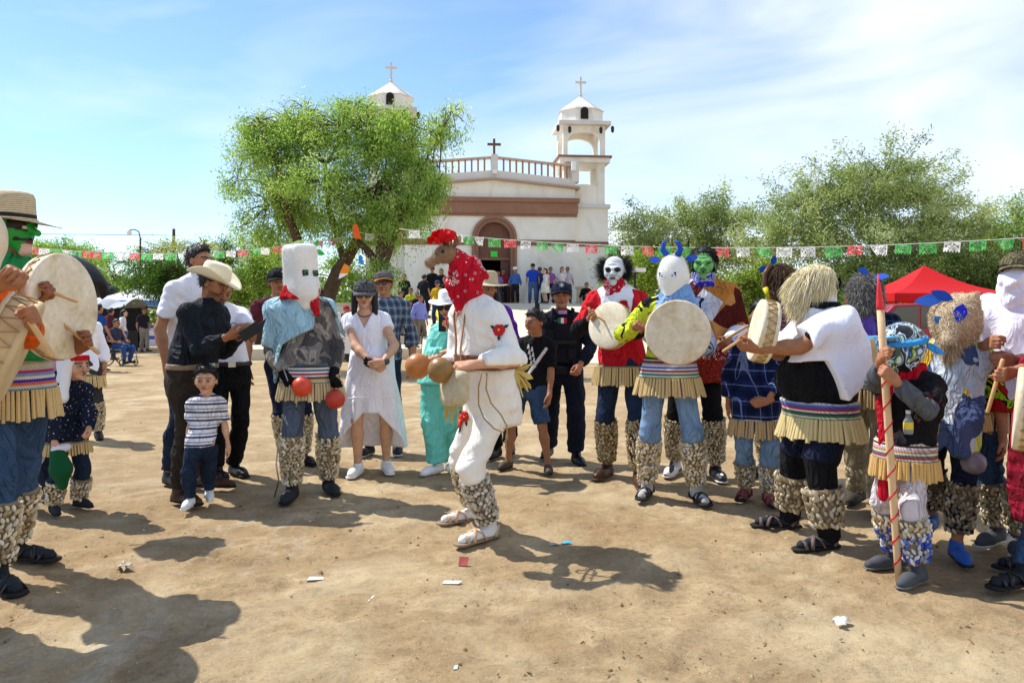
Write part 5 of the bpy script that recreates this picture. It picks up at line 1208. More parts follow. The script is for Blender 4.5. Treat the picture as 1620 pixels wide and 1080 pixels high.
p.hat(STRAW, r=.22, h=.15, kind='straw', band=M('hat_cord', '2a2018'), z=.5)
drum('round white drum of the straw hatted drummer at left', pt(92, 485, 4.12), (.99, -.10, .04), .272, .08)
stick('drumstick pointing down across the white drum from the drummer\'s raised hand', p, 0, (.95, .05, -.36), .17, .05); stick('drumstick slanting up over the lower edge of the white drum', p, 1, (-.55, -.35, .62), .17, .1)
# nearer drummer in orange at the very edge
p = P('drummer in orange sleeves half out of frame at far left', (-150, 985), (-38, 338), rot=70, w=1.1, hands=(dict(px=(48, 446, 3.05), f=(.1, -.75, .5), n=(-.5, -.3, -.6), curl=1.2), dict(px=(62, 512, 3.35), grip=1, axis=(-.5, .1, .85))), skin='mid', elbows=(Vector((-.9, .1, -.8)), None))
p.body(feat=False, hres=.004); p.shirt(cloth('orange_sleeve', 'e8641e'), (1.93, 1.55), hem=.85); p.trousers(DENIM, leg=1.96); p.shoes(BLACKL)
q = S(); q.ell(p.H(0, 0, .1), (.95 * p.u, 1.1 * p.u, 1.2 * p.u), R=p.Rh); q.cone(p.H(0, -.4, -.5), p.H(0, -.6, -1.0), .6 * p.u, .4 * p.u, k=.05)
mo = vmesh(p, 'mask', q, M('hide_mask', 'd5c8ae', rough=.8, var=.2, scale=8.))
b = MB(); N = 26
for k in range(N):
    z_ = -.9 + 1.5 * (k / N); b.tube([p.H(-1.0 + .1 * math.cos(k), -.2, z_), p.H(-.9, -.6, z_ + .06), p.H(-.6, -.95, z_ + .02)], .006, 4)
b.build('lacing', M('raw_thong'), mo)
drum('cream drum seen at an angle against the orange sleeve', pt(6, 552, 3.58), (.84, .40, -.38), .25, .14, tone=M('aged_hide', 'd0b98e', rough=.6, var=.2, scale=6.))
stick('thick drumstick pointing down towards the headscarf', p, 1, (.55, -.05, -.82), .2, .06, (.014, .012))
# boy with white headscarf
p = P('small child in white headscarf with red band and navy speckled shirt', (107, 806), (119, 556), rot=52, hs=.205, w=1.08, feet=((88, 812), (128, 802)), hands=(dict(px=(86, 706, 5.45), curl=1.1), dict(px=(141, 692, 5.5), curl=.9)), skin='light', yaw=12)
p.body(face=dict(lip='5a2420', lipw=.12)); p.shirt(cloth('navy_speckle', pat=p_dots('1b2238', ['c8c8c8', '8a7850', 'd8d4d0'], 46., .2)), 1.9, hem=zp(p, 705), collar=cloth('navy_speckle'))
p.trousers(DENIM_D, leg=1.6); p.shoes(M('navy_shoe', '20232c', rough=.7)); p.rattles(z0=.02, z1=.17, seed=6, size=.95)
p.reed_belt(['c8b080', 'a89060'], z=zp(p, 700), hgt=.02, n=34, rl=.075, rr=.0095, seed=5)
q = S(); u = p.u; q.ell(p.H(0, .16, .28), (.82 * u, .98 * u, .86 * u), R=p.Rh); q.cone(p.H(0, .75, .2), p.H(-.35, .95, -1.7), .5 * u, .5 * u, k=.05, sq=(1.2, .8, 1)); q.cone(p.H(-.72, .0, .2), p.H(-1.05, -.1, -2.0), .26 * u, .4 * u, k=.05); q.cone(p.H(.7, .3, .1), p.H(.8, .45, -1.2), .2 * u, .2 * u, k=.05)
q.ell(p.H(0, -.85, -.18), (.56 * u, .72 * u, .66 * u), R=p.Rh, sub=True, k=.02); q.disp = fold(3, .008, 50.); hs_ = p.put('headscarf', q, WHITEC, h=.008)
b = MB(); b.lathe([(.83 * u, -.16 * u), (.86 * u, 0), (.82 * u, .2 * u), (.78 * u, .2 * u), (.8 * u, -.16 * u)], 28, p.H(0, .14, .48), p.Rh @ Matrix.Rotation(R_(-6), 3, 'X'), sy=1.2, cap=False); b.build('red_band', cloth('red_cloth', 'c81c24'), hs_, smooth=True)
q = S(); q.cone(Vector((-.12, .16, .66)), Vector((-.13, .19, .36)), .03, .06, sq=(1, .5, 1)); q.disp = fold(8, .008, 40.); p.put('tail_cloth', q, WHITEC, h=.01)
q = S(); g = p.Mi @ p.grip(0); q.cone(g + Vector((0, 0, -.03)), g + Vector((.02, 0, -.14)), .05, .075); q.cone(g + Vector((.02, 0, -.14)), g + Vector((.03, 0, -.25)), .07, .035); V, Q = q.mesh(.01); N = vnormals(V, Q); W, F, C = strands(V, N, 1500, .02, .004, .2, 3, col=['0c5a34', '0f6a3e'])
hb = p.world_obj('plush_bag', V, Q, M('green_plush', '0d5532', rough=.95, bump=.8, bscale=200.), 'dark green plush bag in the headscarf child\'s hand', 'bag')
q = S(); q.ell(g + Vector((.01, 0, .0)), (.055, .04, .035)); q.ell(g + Vector((.06, -.01, .01)), (.025, .025, .025)); V2, Q2 = q.mesh(.008); c_ = (V.min(0) + V.max(0)) / 2; mk('white_trim', V2 - c_, Q2, M('white_plush', 'e9e6ee', rough=.95, bump=.8, bscale=200.), hb)
# girl in pink behind the drum
p = P('girl in pink heart print shirt and dark jeans behind the drum', (60, 800), (72, 472), rot=40, w=.95, female=True, feet=((42, 806), (72, 792)), skin='light'); p.body()
def hearts(t, P_):
    v = t('TexVoronoi', Vector=P_, Scale=11., Randomness=.6); return t.mix(t.math('LESS_THAN', t.math('ABSOLUTE', t.math('SUBTRACT', v.outputs['Distance'], .22)), .05), srgb('f0c4dc'), t.ramp(t('SeparateXYZ', Vector=v.outputs['Color']).outputs[0], [(0, srgb('c02040')), (.6, srgb('3a3a60'))], 'CONSTANT'))
p.shirt(cloth('pink_heart_print', pat=hearts), .6, hem=zp(p, 592)); p.trousers(DENIM_D, leg=1.97, waist=zp(p, 588)); p.shoes(M('black_white_trainer', 'd8d8dc', pat=p_noise([(0, 'e6e6ea'), (.5, '24242a')], 9., 0., .2), rough=.5), GREYS, lace=WHITEL); p.hair()
b = MB(); cc = pt(98, 478, 5.35); root = empty('umbrella', cc, label='black umbrella half hidden behind the round white drum', cat='umbrella'); R = basis((.15, .25, .95)) ; N = 8
def scal(pv, an, r_): pv.z -= .035 * abs(math.sin(an * N / 2)) * (r_ / .28) ** 2 * -1; return pv
b.lathe([(.001, .26), (.09, .25), (.18, .2), (.25, .12), (.285, .05), (.28, .048), (.18, .19), (.001, .25)], 32, (0, 0, .06), R, warp=scal, cap=False); b.build('canopy', M('umbrella_nylon', '141417', rough=.6, bump=0.), root, smooth=True)
b = MB(); b.tube([R @ Vector((0, 0, .36)), R @ Vector((0, 0, -.32))], .008, 6); b.build('shaft', M('steel', '9a9a9a', metal=1., rough=.35), root)
# rattled dancer standing further back behind the drum
p = P('dancer with white head cloth and leg rattles beyond the round drum', (136, 694), (126, 470), rot=20, w=.95); p.body(feat=False); p.shirt(WHITEC, 1.6, hem=zp(p, 600)); p.trousers(cloth('charcoal_cloth', '3c3a38'), leg=1.7); p.shoes(BLACKL); p.rattles(z0=.03, z1=.36, seed=8); p.reed_belt(['b8a070', '907848'], z=zp(p, 592), hgt=.03, n=36, rl=.13, seed=8)
q = S(); q.ell(p.H(0, .1, .2), (.85 * p.u, 1. * p.u, 1. * p.u), R=p.Rh); q.cone(p.H(0, .5, 0), p.H(0, .6, -1.8), .6 * p.u, .8 * p.u, k=.05); q.disp = fold(3, .01, 40.); p.put('head_cloth', q, WHITEC)
# ================================================================== the onlookers round the cowboy hat
p = P('man in cream cowboy hat and black shirt looking down at his phone', (300, 786), (336, 424), rot=70, w=1.08, belly=.03, pitch=26, yaw=14, feet=((288, 794), (330, 772)), hands=(dict(px=(362, 532, 5.75), f=(.2, -.9, .25), n=(.5, 0, .7), curl=.75), dict(px=(380, 532, 6.05), f=(-.3, -.9, .3), n=(-.5, -.2, .8), curl=.7)), skin='mid', elbows=(Vector((-.2, .35, -1.3)), Vector((.2, .3, -1.3))))
p.body(face=dict(beard='3a2c26')); bs = cloth('black_shirt', '1b2129', var=.12, rough=.7); p.shirt(bs, 1.86, hem=zp(p, 578), collar=bs, loose=.01, amp=.011)
p.trousers(cloth('brown_trousers', '3b322a'), leg=1.97); p.shoes(BROWNL, kind='boot'); bt = p.belt(M('tooled_leather', '8d7762', rough=.6, var=.3, scale=40., bump=.5), z=zp(p, 580), hgt=.045, off=.03)
b = MB(); c_ = p.ring(zp(p, 580), .034); b.box((c_[0], c_[1] - c_[3], zp(p, 580)), (.035, .006, .024)); b.build('buckle', M('silver', 'c8c4b8', metal=.9, rough=.3), bt)
p.hair(); p.hat(M('felt_cream', 'e6dcbe', rough=.8, var=.05, scale=4., bump=.15, bscale=150.), r=.195, h=.125, kind='cowboy', tilt=-6, z=.36, band=M('cream_band', 'd8caa4'))
b = MB(); b.box((0, 0, 0), (.075, .018, .04), Matrix.Rotation(R_(-35), 3, 'Y')); b.plate([Vector((.02, -.01, .03)), Vector((.11, -.012, .095)), Vector((.085, -.02, .02)), Vector((.05, -.02, .0))], (0.2, 1, .2), .012); b.box((-.06, -.03, -.035), (.035, .01, .012), Matrix.Rotation(R_(-25), 3, 'Y'))
b.build('phone_case', M('black_case', '141416', rough=.45), loc=pt(396, 524, 5.72), rz=.4, label='black folding phone case held open under the cowboy hat', cat='phone')
# boy in striped shirt
p = P('small boy in white shirt with navy stripes beside the cowboy', (318, 800), (326, 580), rot=12, hs=.2, w=.98, feet=((300, 803), (330, 793)), skin='light', hands=(dict(px=(298, 712, 5.75)), None)); p.body(face=dict(lip='a05548'))
def tee(t, P_):
    z = t('SeparateXYZ', Vector=P_).outputs[2]; m1 = t.math('MODULO', t.math('ADD', z, 10.), .058); a = t.mix(t.math('LESS_THAN', m1, .013), srgb('eeeef4'), srgb('343c66')); return t.mix(t.math('LESS_THAN', t.math('ABSOLUTE', t.math('SUBTRACT', m1, .03)), .004), a, srgb('8a90b0'))
st_ = cloth('striped_tee', pat=tee); p.shirt(st_, .8, hem=zp(p, 714), amp=.005); p.trousers(DENIM_D, leg=1.9, waist=zp(p, 708), flare=.004); p.shoes(WHITEL, WHITEL, size=1.08, lace=WHITEL); p.hair(line=.42)
for i in (0, 1):
    a_, t_ = p.ank[i], p.toe[i]; c = Vector((a_.x, a_.y, 0)); sd = Vector((-t_.y, t_.x, 0)) * (-1 if i == 0 else -1); b = MB()
    b.plate([c + sd * .034 + t_ * x + Vector((0, 0, z)) for x, z in ((-.02, .045), (.0, .03), (.02, .028), (.075, .048), (.02, .036), (.0, .042))], sd, .006); b.build('side_mark', BLACKL, [o for o in p.root.children if o.name.startswith('shoe')][i])
# tall man in white tee behind
p = P('tall man in white T-shirt standing behind the cowboy hat', (296, 760), (314, 391), rot=62, w=1.05, skin='tan', yaw=10); p.body(); p.shirt(WHITEC, .7, hem=.95, collar=WHITEC); p.trousers(DENIM_D); p.shoes(BLACKL); p.hair()
# man in white shirt with camera
p = P('man in untucked white shirt and black trousers bending over a camera', (362, 752), (350, 436), rot=30, w=1.08, belly=.03, pitch=32, yaw=6, feet=((345, 757), (372, 750)), hands=(dict(px=(372, 545, 6.4), f=(.1, -.9, .3), n=(.5, 0, .6), curl=.8), dict(px=(402, 540, 6.45), f=(-.2, -.9, .3), n=(-.5, 0, .6), curl=.8)), skin='mid')
p.body(face=dict(beard='2c2420')); p.shirt(WHITEC, .95, hem=zp(p, 576), collar=WHITEC, amp=.01); p.trousers(BLACKC); p.shoes(BLACKL); p.hair(); bt = p.belt(BLACKL, z=zp(p, 576), hgt=.04, off=.03)
b = MB(); c_ = p.ring(zp(p, 576), .034); b.box((c_[0], c_[1] - c_[3], zp(p, 576)), (.03, .006, .022)); b.build('buckle', M('silver'), bt)
b = MB()
for e in (-1, 1): b.tube([p.sp(.62) + Vector((.03 + e * .03 + .022 * math.cos(k * .6), -.155, .04 + .028 * math.sin(k * .6))) for k in range(12)], .003, 4)
b.build('hanging_glasses', M('dark_frame', '1a1411', rough=.35, bump=0.), p.root)
# ================================================================== maraca dancer with the tall white mask
p = P('masked dancer in light blue cape and camouflage shirt with red gourds', (490, 782), (474, 418), rot=14, w=1.12, belly=.03, feet=((462, 788), (520, 776)), hands=(dict(px=(453, 607, 5.95), grip=1, axis=(.8, -.5, -.3)), dict(px=(530, 606, 6.0), grip=1, axis=(0, -.15, -1))), skin='17171a', yaw=40)
p.body(feat=False); camo = cloth('camouflage', pat=p_noise([(0, '4e4c4c'), (.42, '7b7672'), (.52, '9a948c'), (.60, '5d5955')], 6.5, 1.5, .5)); p.shirt(camo, 1.9, hem=zp(p, 588), amp=.01)
p.trousers(DENIM_G, leg=1.7); p.shoes(M('dark_shoe', '24272c', rough=.7)); p.rattles(z0=.03, z1=.40, seed=12, size=1.05)
p.reed_belt(['8a8a98', 'e0dcd4', 'd8b838', '40404c', 'd8d8dc', 'b03048', 'e8e4de', '50607a', 'e0d8c8', '4c4034'], z=zp(p, 578), hgt=.135, n=48, rl=.135, rr=.013, cane='cdb98e', seed=9, flare=.5)
q = S(); u = p.u; Rm = p.Rh @ Matrix.Rotation(R_(-4), 3, 'Y'); q.box(p.H(0, .0, .55), (.108, .108, .205), rnd=.05, R=Rm); q.cone(p.H(0, -.35, -.7), p.H(.05, -.62, -1.7), .1, .055, k=.06); q.cone(p.H(0, -1.0, -.5), p.H(0, -1.05, -1.0), .045, .05, k=.05)
mo = vmesh(p, 'mask', q, M('white_fleece', 'eceae4', rough=.95, var=.06, bump=.5, bscale=160.), fur=dict(n=9000, length=.009, width=.002, down=.4, seed=4, col=['f2f0ea', 'e6e2d8', 'faf8f4']))
for e in (-1, 1):
    b = MB(); b.box(p.H(e * .42 + .02, -.97, .38), (.024, .006, .022), Rm); eo = b.build('eye', M('eye_black', '15170f', rough=.3), mo)
    b = MB(); b.box(p.H(e * .42 + .02, -1.03, .46), (.022, .004, .006), Rm); b.build('eye_rim', M('leaf_green', '2e7a3c'), eo)
PG = M('paper_green', '3fae3c', rough=.6)
leaf_ear(p, p.H(.85, -.3, 2.1), p.H(1.15, -.4, 2.75), .02, PG, p.Rh @ Vector((.2, -1, 0)), 'paper_leaf', mo); leaf_ear(p, p.H(.95, -.3, 1.95), p.H(1.75, -.4, 1.75), .024, PG, p.Rh @ Vector((0, -1, .2)), 'paper_leaf', mo)
b = MB(); b.tube([p.H(-.7, 0, 2.2), p.H(-.2, -.1, 2.5), p.H(.3, -.1, 2.62)], [.02, .012, .004], 6); b.build('grass_blade', M('blade_green', 'a3bf6a'), mo, smooth=True)
q = S(); n_ = p.nb; q.loft([n_.z - .0, n_.z + .05, n_.z + .1], [n_.x] * 3, [n_.y - .01] * 3, [.15, .13, .11], [.155, .135, .12]); q.cone(n_ + p.Rh @ Vector((0, -.13, .05)), n_ + p.Rh @ Vector((0, -.2, -.11)), .075, .02); q.disp = fold(2, .008, 50.); p.put('neckerchief', q, cloth('red_cloth', 'c81c24'), h=.009)
TOWEL = cloth('light_blue_towel', 'a8cfdd', var=.08, rough=.97, bump=.5)
cape(p, TOWEL, lambda X, Y: np.interp(X, [-.6, -.26, -.2, -.06, .03, .07, .2, .3, .5], [zp(p, 600), zp(p, 595), zp(p, 545), zp(p, 528), zp(p, 520), zp(p, 452), zp(p, 500), zp(p, 520), zp(p, 520)]) - np.where(Y > .05, .1, 0), off=.032, flare=.075, sleeve=(.98, .82), amp=.016, k=34., armoff=.012)
for i, (dv, lab) in enumerate((((.75, -.6, -.15), 'bright red gourd rattle in the blue caped dancer\'s right hand'), ((-.05, -.15, -1), 'dark red gourd rattle hanging from the blue caped dancer\'s left hand'))): gourd(lab, p, i, dv, .075, ('d8492c', 'b83a28')[i])
for i in (0, 1):
    q = S(); q2 = S(); p.add_hand(q, i); q.cone(p.wr[i] - p.hand[i]['f'] * .06, p.wr[i] + p.hand[i]['f'] * .02, .034, .03, k=.02)
    V, Q = q.mesh(.005); V = V + vnormals(V, Q) * .004; mk('glove', V, Q, cloth('black_knit', '141417'), p.root)
b = MB(); pts_ = [(445, 575, 5.9), (470, 640, 5.95), (440, 700, 5.95), (437, 735, 5.9), (441, 760, 5.9), (434, 786, 5.95)]
b.tube([p.Mi @ pt(*v) for v in pts_], .006, 6); b.build('chain', M('steel', '9a9a9a', metal=1., rough=.35), p.root, smooth=True)
# man behind him
p = P('man in maroon shirt and dark cap with leg rattles behind the blue cape', (470, 733), (440, 428), rot=25, w=1.05, hip=(452,), feet=((455, 736), (480, 732)), skin='mid'); p.body(); p.shirt(cloth('maroon_shirt', '5a2630'), .7, hem=.95); p.trousers(NAVY, leg=1.6); p.shoes(BLACKL); p.rattles(z0=.03, z1=.4, seed=13); p.cap(cloth('dark_cap', '1f2126')); p.hair(line=.2)
# ================================================================== woman in white and the people behind her
p = P('woman in flowing white dress, dark cap and sunglasses with clasped hands', (588, 747), (577, 446), rot=6, w=1.06, female=True, feet=((566, 750), (611, 745)), hands=(dict(px=(588, 575, 6.72), f=(.6, -.3, -.3), n=(.2, .9, 0), curl=.9), dict(px=(606, 573, 6.7), f=(-.8, -.3, -.2), n=(-.1, .9, 0), curl=.8)), skin='light', pitch=6, elbows=(Vector((-1, .2, -.4)), Vector((1, .2, -.4))))
p.body(face=dict(lip='a5303c', eye=False)); DR = cloth('white_dress', 'f4f2fa', var=.04, rough=.85, fold=.45)
q = S(); a = p.trunk(.02, -.25, .985); z_ = [zp(p, 712), zp(p, 655), zp(p, 600), zp(p, 560)] ; sel = [i for i, v in enumerate(a[0]) if v > z_[-1] + .04]
zz = z_ + [a[0][i] for i in sel]; g = lambda j: [a[j][i] for i in sel]
q.loft(zz, [p.pc.x] * 4 + g(1), [p.pc.y + .05, p.pc.y + .03, p.pc.y + .01, p.pc.y] + g(2), [.31, .265, .215, .195] + list(np.array(g(3)) + .012), [.24, .21, .175, .16] + list(np.array(g(4)) + .014), wob=lambda an, Z: np.clip((zp(p, 590) - Z) * 4, 0, 1) * .055 * np.sin(an * 9 + 1.2 * np.sin(3 * an) + Z * 4)); p.add_shoulders(q, .02)
for i in (0, 1): p.add_arm(q, i, .022, .36, flat=True)
q.disp = fold(8, .005, 34., (1, 1, .4)); n0 = p.nb
q.cut(lambda X, Y, Z: np.where(Y < n0.y + .02, Z - (n0.z - .14 + np.abs(X - n0.x) * 2.0), -1.)); q.cut(lambda X, Y, Z: (zp(p, 652) - np.clip((np.abs(X) - .06) * 1.1, 0, .3) - np.clip((Y + .02) * 2.2, 0, .34)) - Z)
do = p.put('dress', q, DR, h=.011); b = MB(); b.tube([Vector((-.2, -.17, zp(p, 628))), Vector((-.08, -.205, zp(p, 626))), Vector((.08, -.205, zp(p, 626))), Vector((.2, -.17, zp(p, 628)))], .004, 5); b.build('seam', DR, do)
p.shoes(WHITEL, WHITEL, lace=WHITEL); p.glasses(1.25); p.hair(line=.2, side=-.2)
q = S(); [q.cone(p.H(e * .72, .0, .1), p.H(e * .8, -.12, -1.45), .3 * p.u, .22 * p.u, k=.03) for e in (-1, 1)]; q.cone(p.H(0, .65, .1), p.H(0, .6, -1.2), .5 * p.u, .4 * p.u, k=.03); p.put('long_hair', q, M('black_hair'), h=.01)
p.cap(cloth('grey_cap', '5c5a5c'), cloth('grey_visor', '6f6d70'), tilt=6)
b = MB(); [b.ell if 0 else b.lathe([(.001, -.016), (.012, -.01), (.016, 0), (.012, .01), (.001, .016)], 8, p.wr[0] - p.hand[0]['f'] * (.01 + .018 * k) + Vector((.02 * math.cos(j * .9), -.022 - .012 * math.sin(j), .03 * math.sin(j * .9)))) for k in range(3) for j in range(7)]; b.build('beaded_bracelet', M('black_bead', '101014', rough=.3), p.root, smooth=True)
q = S(); q.cone(p.wr[1] - p.hand[1]['f'] * .03, p.wr[1] - p.hand[1]['f'] * .005, .03, .03, flat=True); p.put('watch', q, M('watch_grey', '4a4a4e', rough=.4), h=.007)
b = MB(); b.tube([p.nb + Vector((.06 * math.cos(t), -.03 - .055 * math.sin(t), .0 - .04 * math.sin(t))) for t in np.linspace(-.3, 3.4, 14)] , .004, 5); b.build('necklace', M('brown_cord', '3a241a'), p.root)
p = P('man in plaid shirt and grey and orange cap behind the white dress', (603, 716), (607, 431), rot=-4, w=1.15, feet=((583, 719), (628, 716)), skin='tan'); p.body(face=dict(eye=False)); p.shirt(cloth('grey_plaid', pat=p_plaid('69788c', '2c3444', 'd8dce4', .085)), 1.2, hem=zp(p, 625)); p.trousers(DENIM_D); p.shoes(M('black_trainer', '1e1e22', rough=.6), GREYS, lace=WHITEL); p.glasses(1.1); p.hair(line=.2)
p.cap(cloth('grey_crown', '6a6866'), cloth('orange_visor', 'b0762c'), tilt=-4, brim=.7, yaw=18)
p = P('woman in turquoise jacket and trousers with white hat and sunglasses', (698, 744), (712, 466), rot=-22, w=1.12, female=True, feet=((690, 748), (716, 740)), hands=(dict(px=(708, 556, 6.9), curl=.9), dict(px=(712, 520, 6.75), n=(-.6, .3, .4), curl=.8)), skin='light', pitch=6, elbows=(Vector((-1, .3, -.3)), None)); p.body(face=dict(eye=False, lip='a04848'))
TQ = cloth('turquoise_satin', '6fd0bf', var=.06, rough=.55, spec=.3, fold=.45); p.shirt(TQ, 1.6, hem=zp(p, 608), collar=TQ, amp=.014, loose=.05, off=.026); p.trousers(TQ, leg=1.97, flare=.035, amp=.012, legoff=.025); p.shoes(WHITEL, GREYS); p.hair(M('blonde_hair', '9a7a4c', rough=.6, var=.3, scale=60.), side=-.4); p.glasses(1.2); p.hat(M('white_straw', 'f0eeec', rough=.8, var=.04), r=.185, h=.12, kind='fedora', band=M('white_band', 'd8d8d8'))
b = MB(); b.box((0, 0, 0), (.03, .005, .06)); b.build('mobile_phone', M('black_case'), loc=p.grip(1) + Vector((0, -.03, -.01)), rz=.2, label='black mobile phone held up by the turquoise woman', cat='phone')
p = P('person in purple top and straw hat hidden behind the deer dancer', (795, 722), (772, 440), rot=-10, w=1.1, female=True, feet=((785, 722), (806, 716)), hip=(790,)); p.body(); PU = cloth('purple_top', '7a30b0'); p.shirt(PU, 1.4, hem=zp(p, 600), amp=.012, loose=.03); p.trousers(BLACKC); p.shoes(BLACKL); p.hair(side=-.6, back=-1.2); p.hat(STRAW, r=.2, h=.13, kind='straw', z=.5)
q = S(); q.cone(p.H(.3, .8, .1), p.H(.9, .7, -1.9), .5 * p.u, .35 * p.u, k=.03); p.put('long_hair', q, M('black_hair'), h=.01)

# ================================================================== the deer dancer
p = P('deer dancer in embroidered white costume with red bandana over his face', (760, 850), (737, 410), rot=-52, hb=1.8, w=.93, belly=.022, hip=(776, -.02), hipz=.86, hd=.06, feet=((742, 822), (768, 852)), toe=(0, 8),
      hands=(dict(px=(690, 574, 4.72), grip=1, axis=(-.7, -.4, -.35)), dict(px=(729, 579, 4.5), grip=1, axis=(-.85, -.2, .05))), skin='light', pitch=10, yaw=-8, tw=6, elbows=(None, Vector((.45, 1.3, -.25))))
p.body(feat=False, hres=.004); MANTA = cloth('white_manta', 'efebe2', var=.04, fold=.3); p.shirt(MANTA, (1.6, 1.8), hem=zp(p, 574), amp=.016, loose=.02, off=.022, cuff=.012, k=26.)
q = S(); p.add_trunk(q, .03, -.25, .3); Hb = p.hb
q.ell(p.pc + Vector((0, .05, -.02)), (.155, .15, .15), k=.06)
for i in (0, 1):
    a_, e_, v_ = p.hipj[i], p.kn[i], p.ank[i]; m_ = e_ + (v_ - e_) * (.16 if i == 0 else .18); q.cone(a_, e_, .092, .076, k=.035); q.cone(e_, m_, .076, .086, k=.03, flat=True)
q.disp = addf(fold(31, .014, 26., (1, 1, .7)), joint_folds([(p.kn[i], (p.ank[i] - p.kn[i]).normalized()) for i in (0, 1)] + [(p.hipj[i], Vector((.5, 0, .8))) for i in (0, 1)], .012, .14, 70.)); q.topz(zp(p, 572)); tro = p.put('trousers', q, MANTA, h=.011)
# embroidered flowers: petals and leaves raised on the cloth
FR, FL, FY = M('red_petal', 'c41f24', rough=.8), M('dark_leaf', '1f3a2c', rough=.8), M('yellow_thread', 'e8b030', rough=.8)
def flower(parent, c, n, r, nm='embroidered_flower', pet=6, lv=3):
    c = p.Mi @ Vector(c); n = (p.Mi.to_3x3() @ Vector(n)).normalized(); R = basis(n); b = MB()
    for k in range(pet):
        a = 2 * math.pi * k / pet; cc = c + R @ Vector((r * .5 * math.cos(a), r * .5 * math.sin(a), .004)); b.lathe([(r * .45, 0), (r * .42, .006), (.001, .009)], 8, cc, R)
    o = b.build(nm, FR, parent, smooth=True); b = MB(); b.lathe([(r * .22, .008), (r * .18, .014), (.001, .016)], 8, c, R); b.build('flower_centre', FY, o)
    for k in range(lv):
        a = 2 * math.pi * k / lv + .6; t_ = R @ Vector((math.cos(a), math.sin(a), .02)); s_ = R @ Vector((-math.sin(a), math.cos(a), 0)); b = MB()
        b.plate([c + t_ * r * .7, c + t_ * r * 1.1 + s_ * r * .25, c + t_ * r * 1.6, c + t_ * r * 1.1 - s_ * r * .25], n, .006); b.build('leaf', FL, o)
def onto(px, py, objs, d0=3.6, d1=6.):
    """point and normal where the line of sight meets the dancer's own cloth"""
    from mathutils.bvhtree import BVHTree
    o_ = objs; me = o_.data; bv = BVHTree.FromPolygons([p.M @ v.co for v in me.vertices], [tuple(f.vertices) for f in me.polygons]); e = Vector((0, 0, EYE)); dv = (pt(px, py, 5) - e).normalized(); h = bv.ray_cast(e, dv, 9)
    return (h[0], h[1]) if h[0] else (None, None)
sh_o = [c for c in p.root.children if c.name.startswith('shirt')][0]
for (o_, px, py, r) in ((sh_o, 790, 523, .042), (sh_o, 697, 508, .03), (tro, 714, 666, .05), (tro, 737, 658, .04), (tro, 800, 600, .001)):
    c = None
    for dx in range(0, 72, 4):
        c, n = onto(px + dx, py, o_)
        if c: break
    if c and r > .01: flower(o_, c + n * .003, n, r)
p.belt(M('sash_brown', '7d4f38', rough=.8, var=.2), z=zp(p, 572), hgt=.085, off=.062)
p.rattles(z0=.05, z1=.36, both=(1,), seed=21, size=1.25, thick=.0, col=('d8d2c4', 'c4bcae', 'a89e90', 'e8e2d6')); p.rattles(z0=.06, z1=.36, both=(0,), seed=22, size=1.2)
p.sandals(M('tan_strap', 'c9a98a', rough=.7), M('tan_sole', '8d7560'), sock=M('white_sock', 'eae6e0', rough=.9, bump=.3, bscale=200.))
RB = cloth('red_bandana', pat=p_paisley('c4142c', 'eadadc', '2a0a10'), var=.08)
q = S(); u = p.u; q.ell(p.H(0, .08, .2), (.79 * u, .93 * u, .93 * u), R=p.Rh, k=.02); q.cone(p.H(0, -.35, -.2), p.H(0, -.5, -.75), .62 * u, .46 * u, k=.05); q.cone(p.H(0, -.7, .0), p.H(0, -.98, -.3), .2 * u, .2 * u, k=.06)
q.cone(p.H(0, -.35, -.8), p.H(.1, -.85, -1.95), .62 * u, .08 * u, k=.06, sq=(1.1, .55, 1)); q.cone(p.H(0, .2, -.6), p.H(0, .35, -1.15), .72 * u, .6 * u, k=.06); q.cone(p.H(.2, .7, .4), p.H(.3, 1.25, -.1), .4 * u, .12 * u, k=.05)
q.cone(p.H(0, -.05, .8), p.H(0, -.3, 1.35), .55 * u, .34 * u, k=.06); q.cone(p.H(-.45, -.83, .22), p.H(.45, -.83, .22), .045 * u, .045 * u, k=.02, sub=True); q.disp = fold(17, .007, 60., (1, 1, 1.2)); bo = p.put('bandana', q, RB, h=.008)
b = MB(); b.tube([p.H(-.42, -.83, .2), p.H(0, -.93, .2), p.H(.42, -.83, .2)], .008, 6); b.build('eye_slit', M('eye_skin', '7a5a48'), bo)
# deer head set on top of the bandana
u = u * .86; D = lambda x, y, z: p.H(x * .86, y * .86 - .32, z * .86 + 1.18)
q = S(); q.cone(D(0, .25, -.35), D(0, -.35, .25), .4 * u, .37 * u, k=.03); q.ell(D(0, -.55, .35), (.36 * u, .5 * u, .42 * u), k=.05, R=p.Rh); q.cone(D(0, -.8, .25), D(0, -1.75, -.12), .33 * u, .17 * u, k=.05); q.ell(D(0, -1.83, -.14), (.16 * u, .14 * u, .15 * u), k=.04, R=p.Rh)
for e in (-1, 1): q.ell(D(e * .3, -.85, .42), (.1 * u, .12 * u, .1 * u), k=.03, R=p.Rh)
fur_d = M('deer_hide', '9d7f62', rough=.85, var=.2, scale=14., bump=.5, bscale=160.); ho = vmesh(p, 'deer_head', q, fur_d, h=.006, fur=dict(n=5000, length=.010, width=.0022, down=.2, seed=8, comb=tuple(p.Rh @ Vector((0, 1, -.2))), col=['a58768', '8c7056', 'bda284', '7c624a']))
b = MB(); b.lathe([(.001, -.01), (.1 * u, -.004), (.08 * u, .006), (.001, .01)], 12, D(0, -1.95, -.08), p.Rh @ Matrix.Rotation(R_(90), 3, 'X')); b.build('nose', M('deer_nose', '211a18', rough=.4), ho)
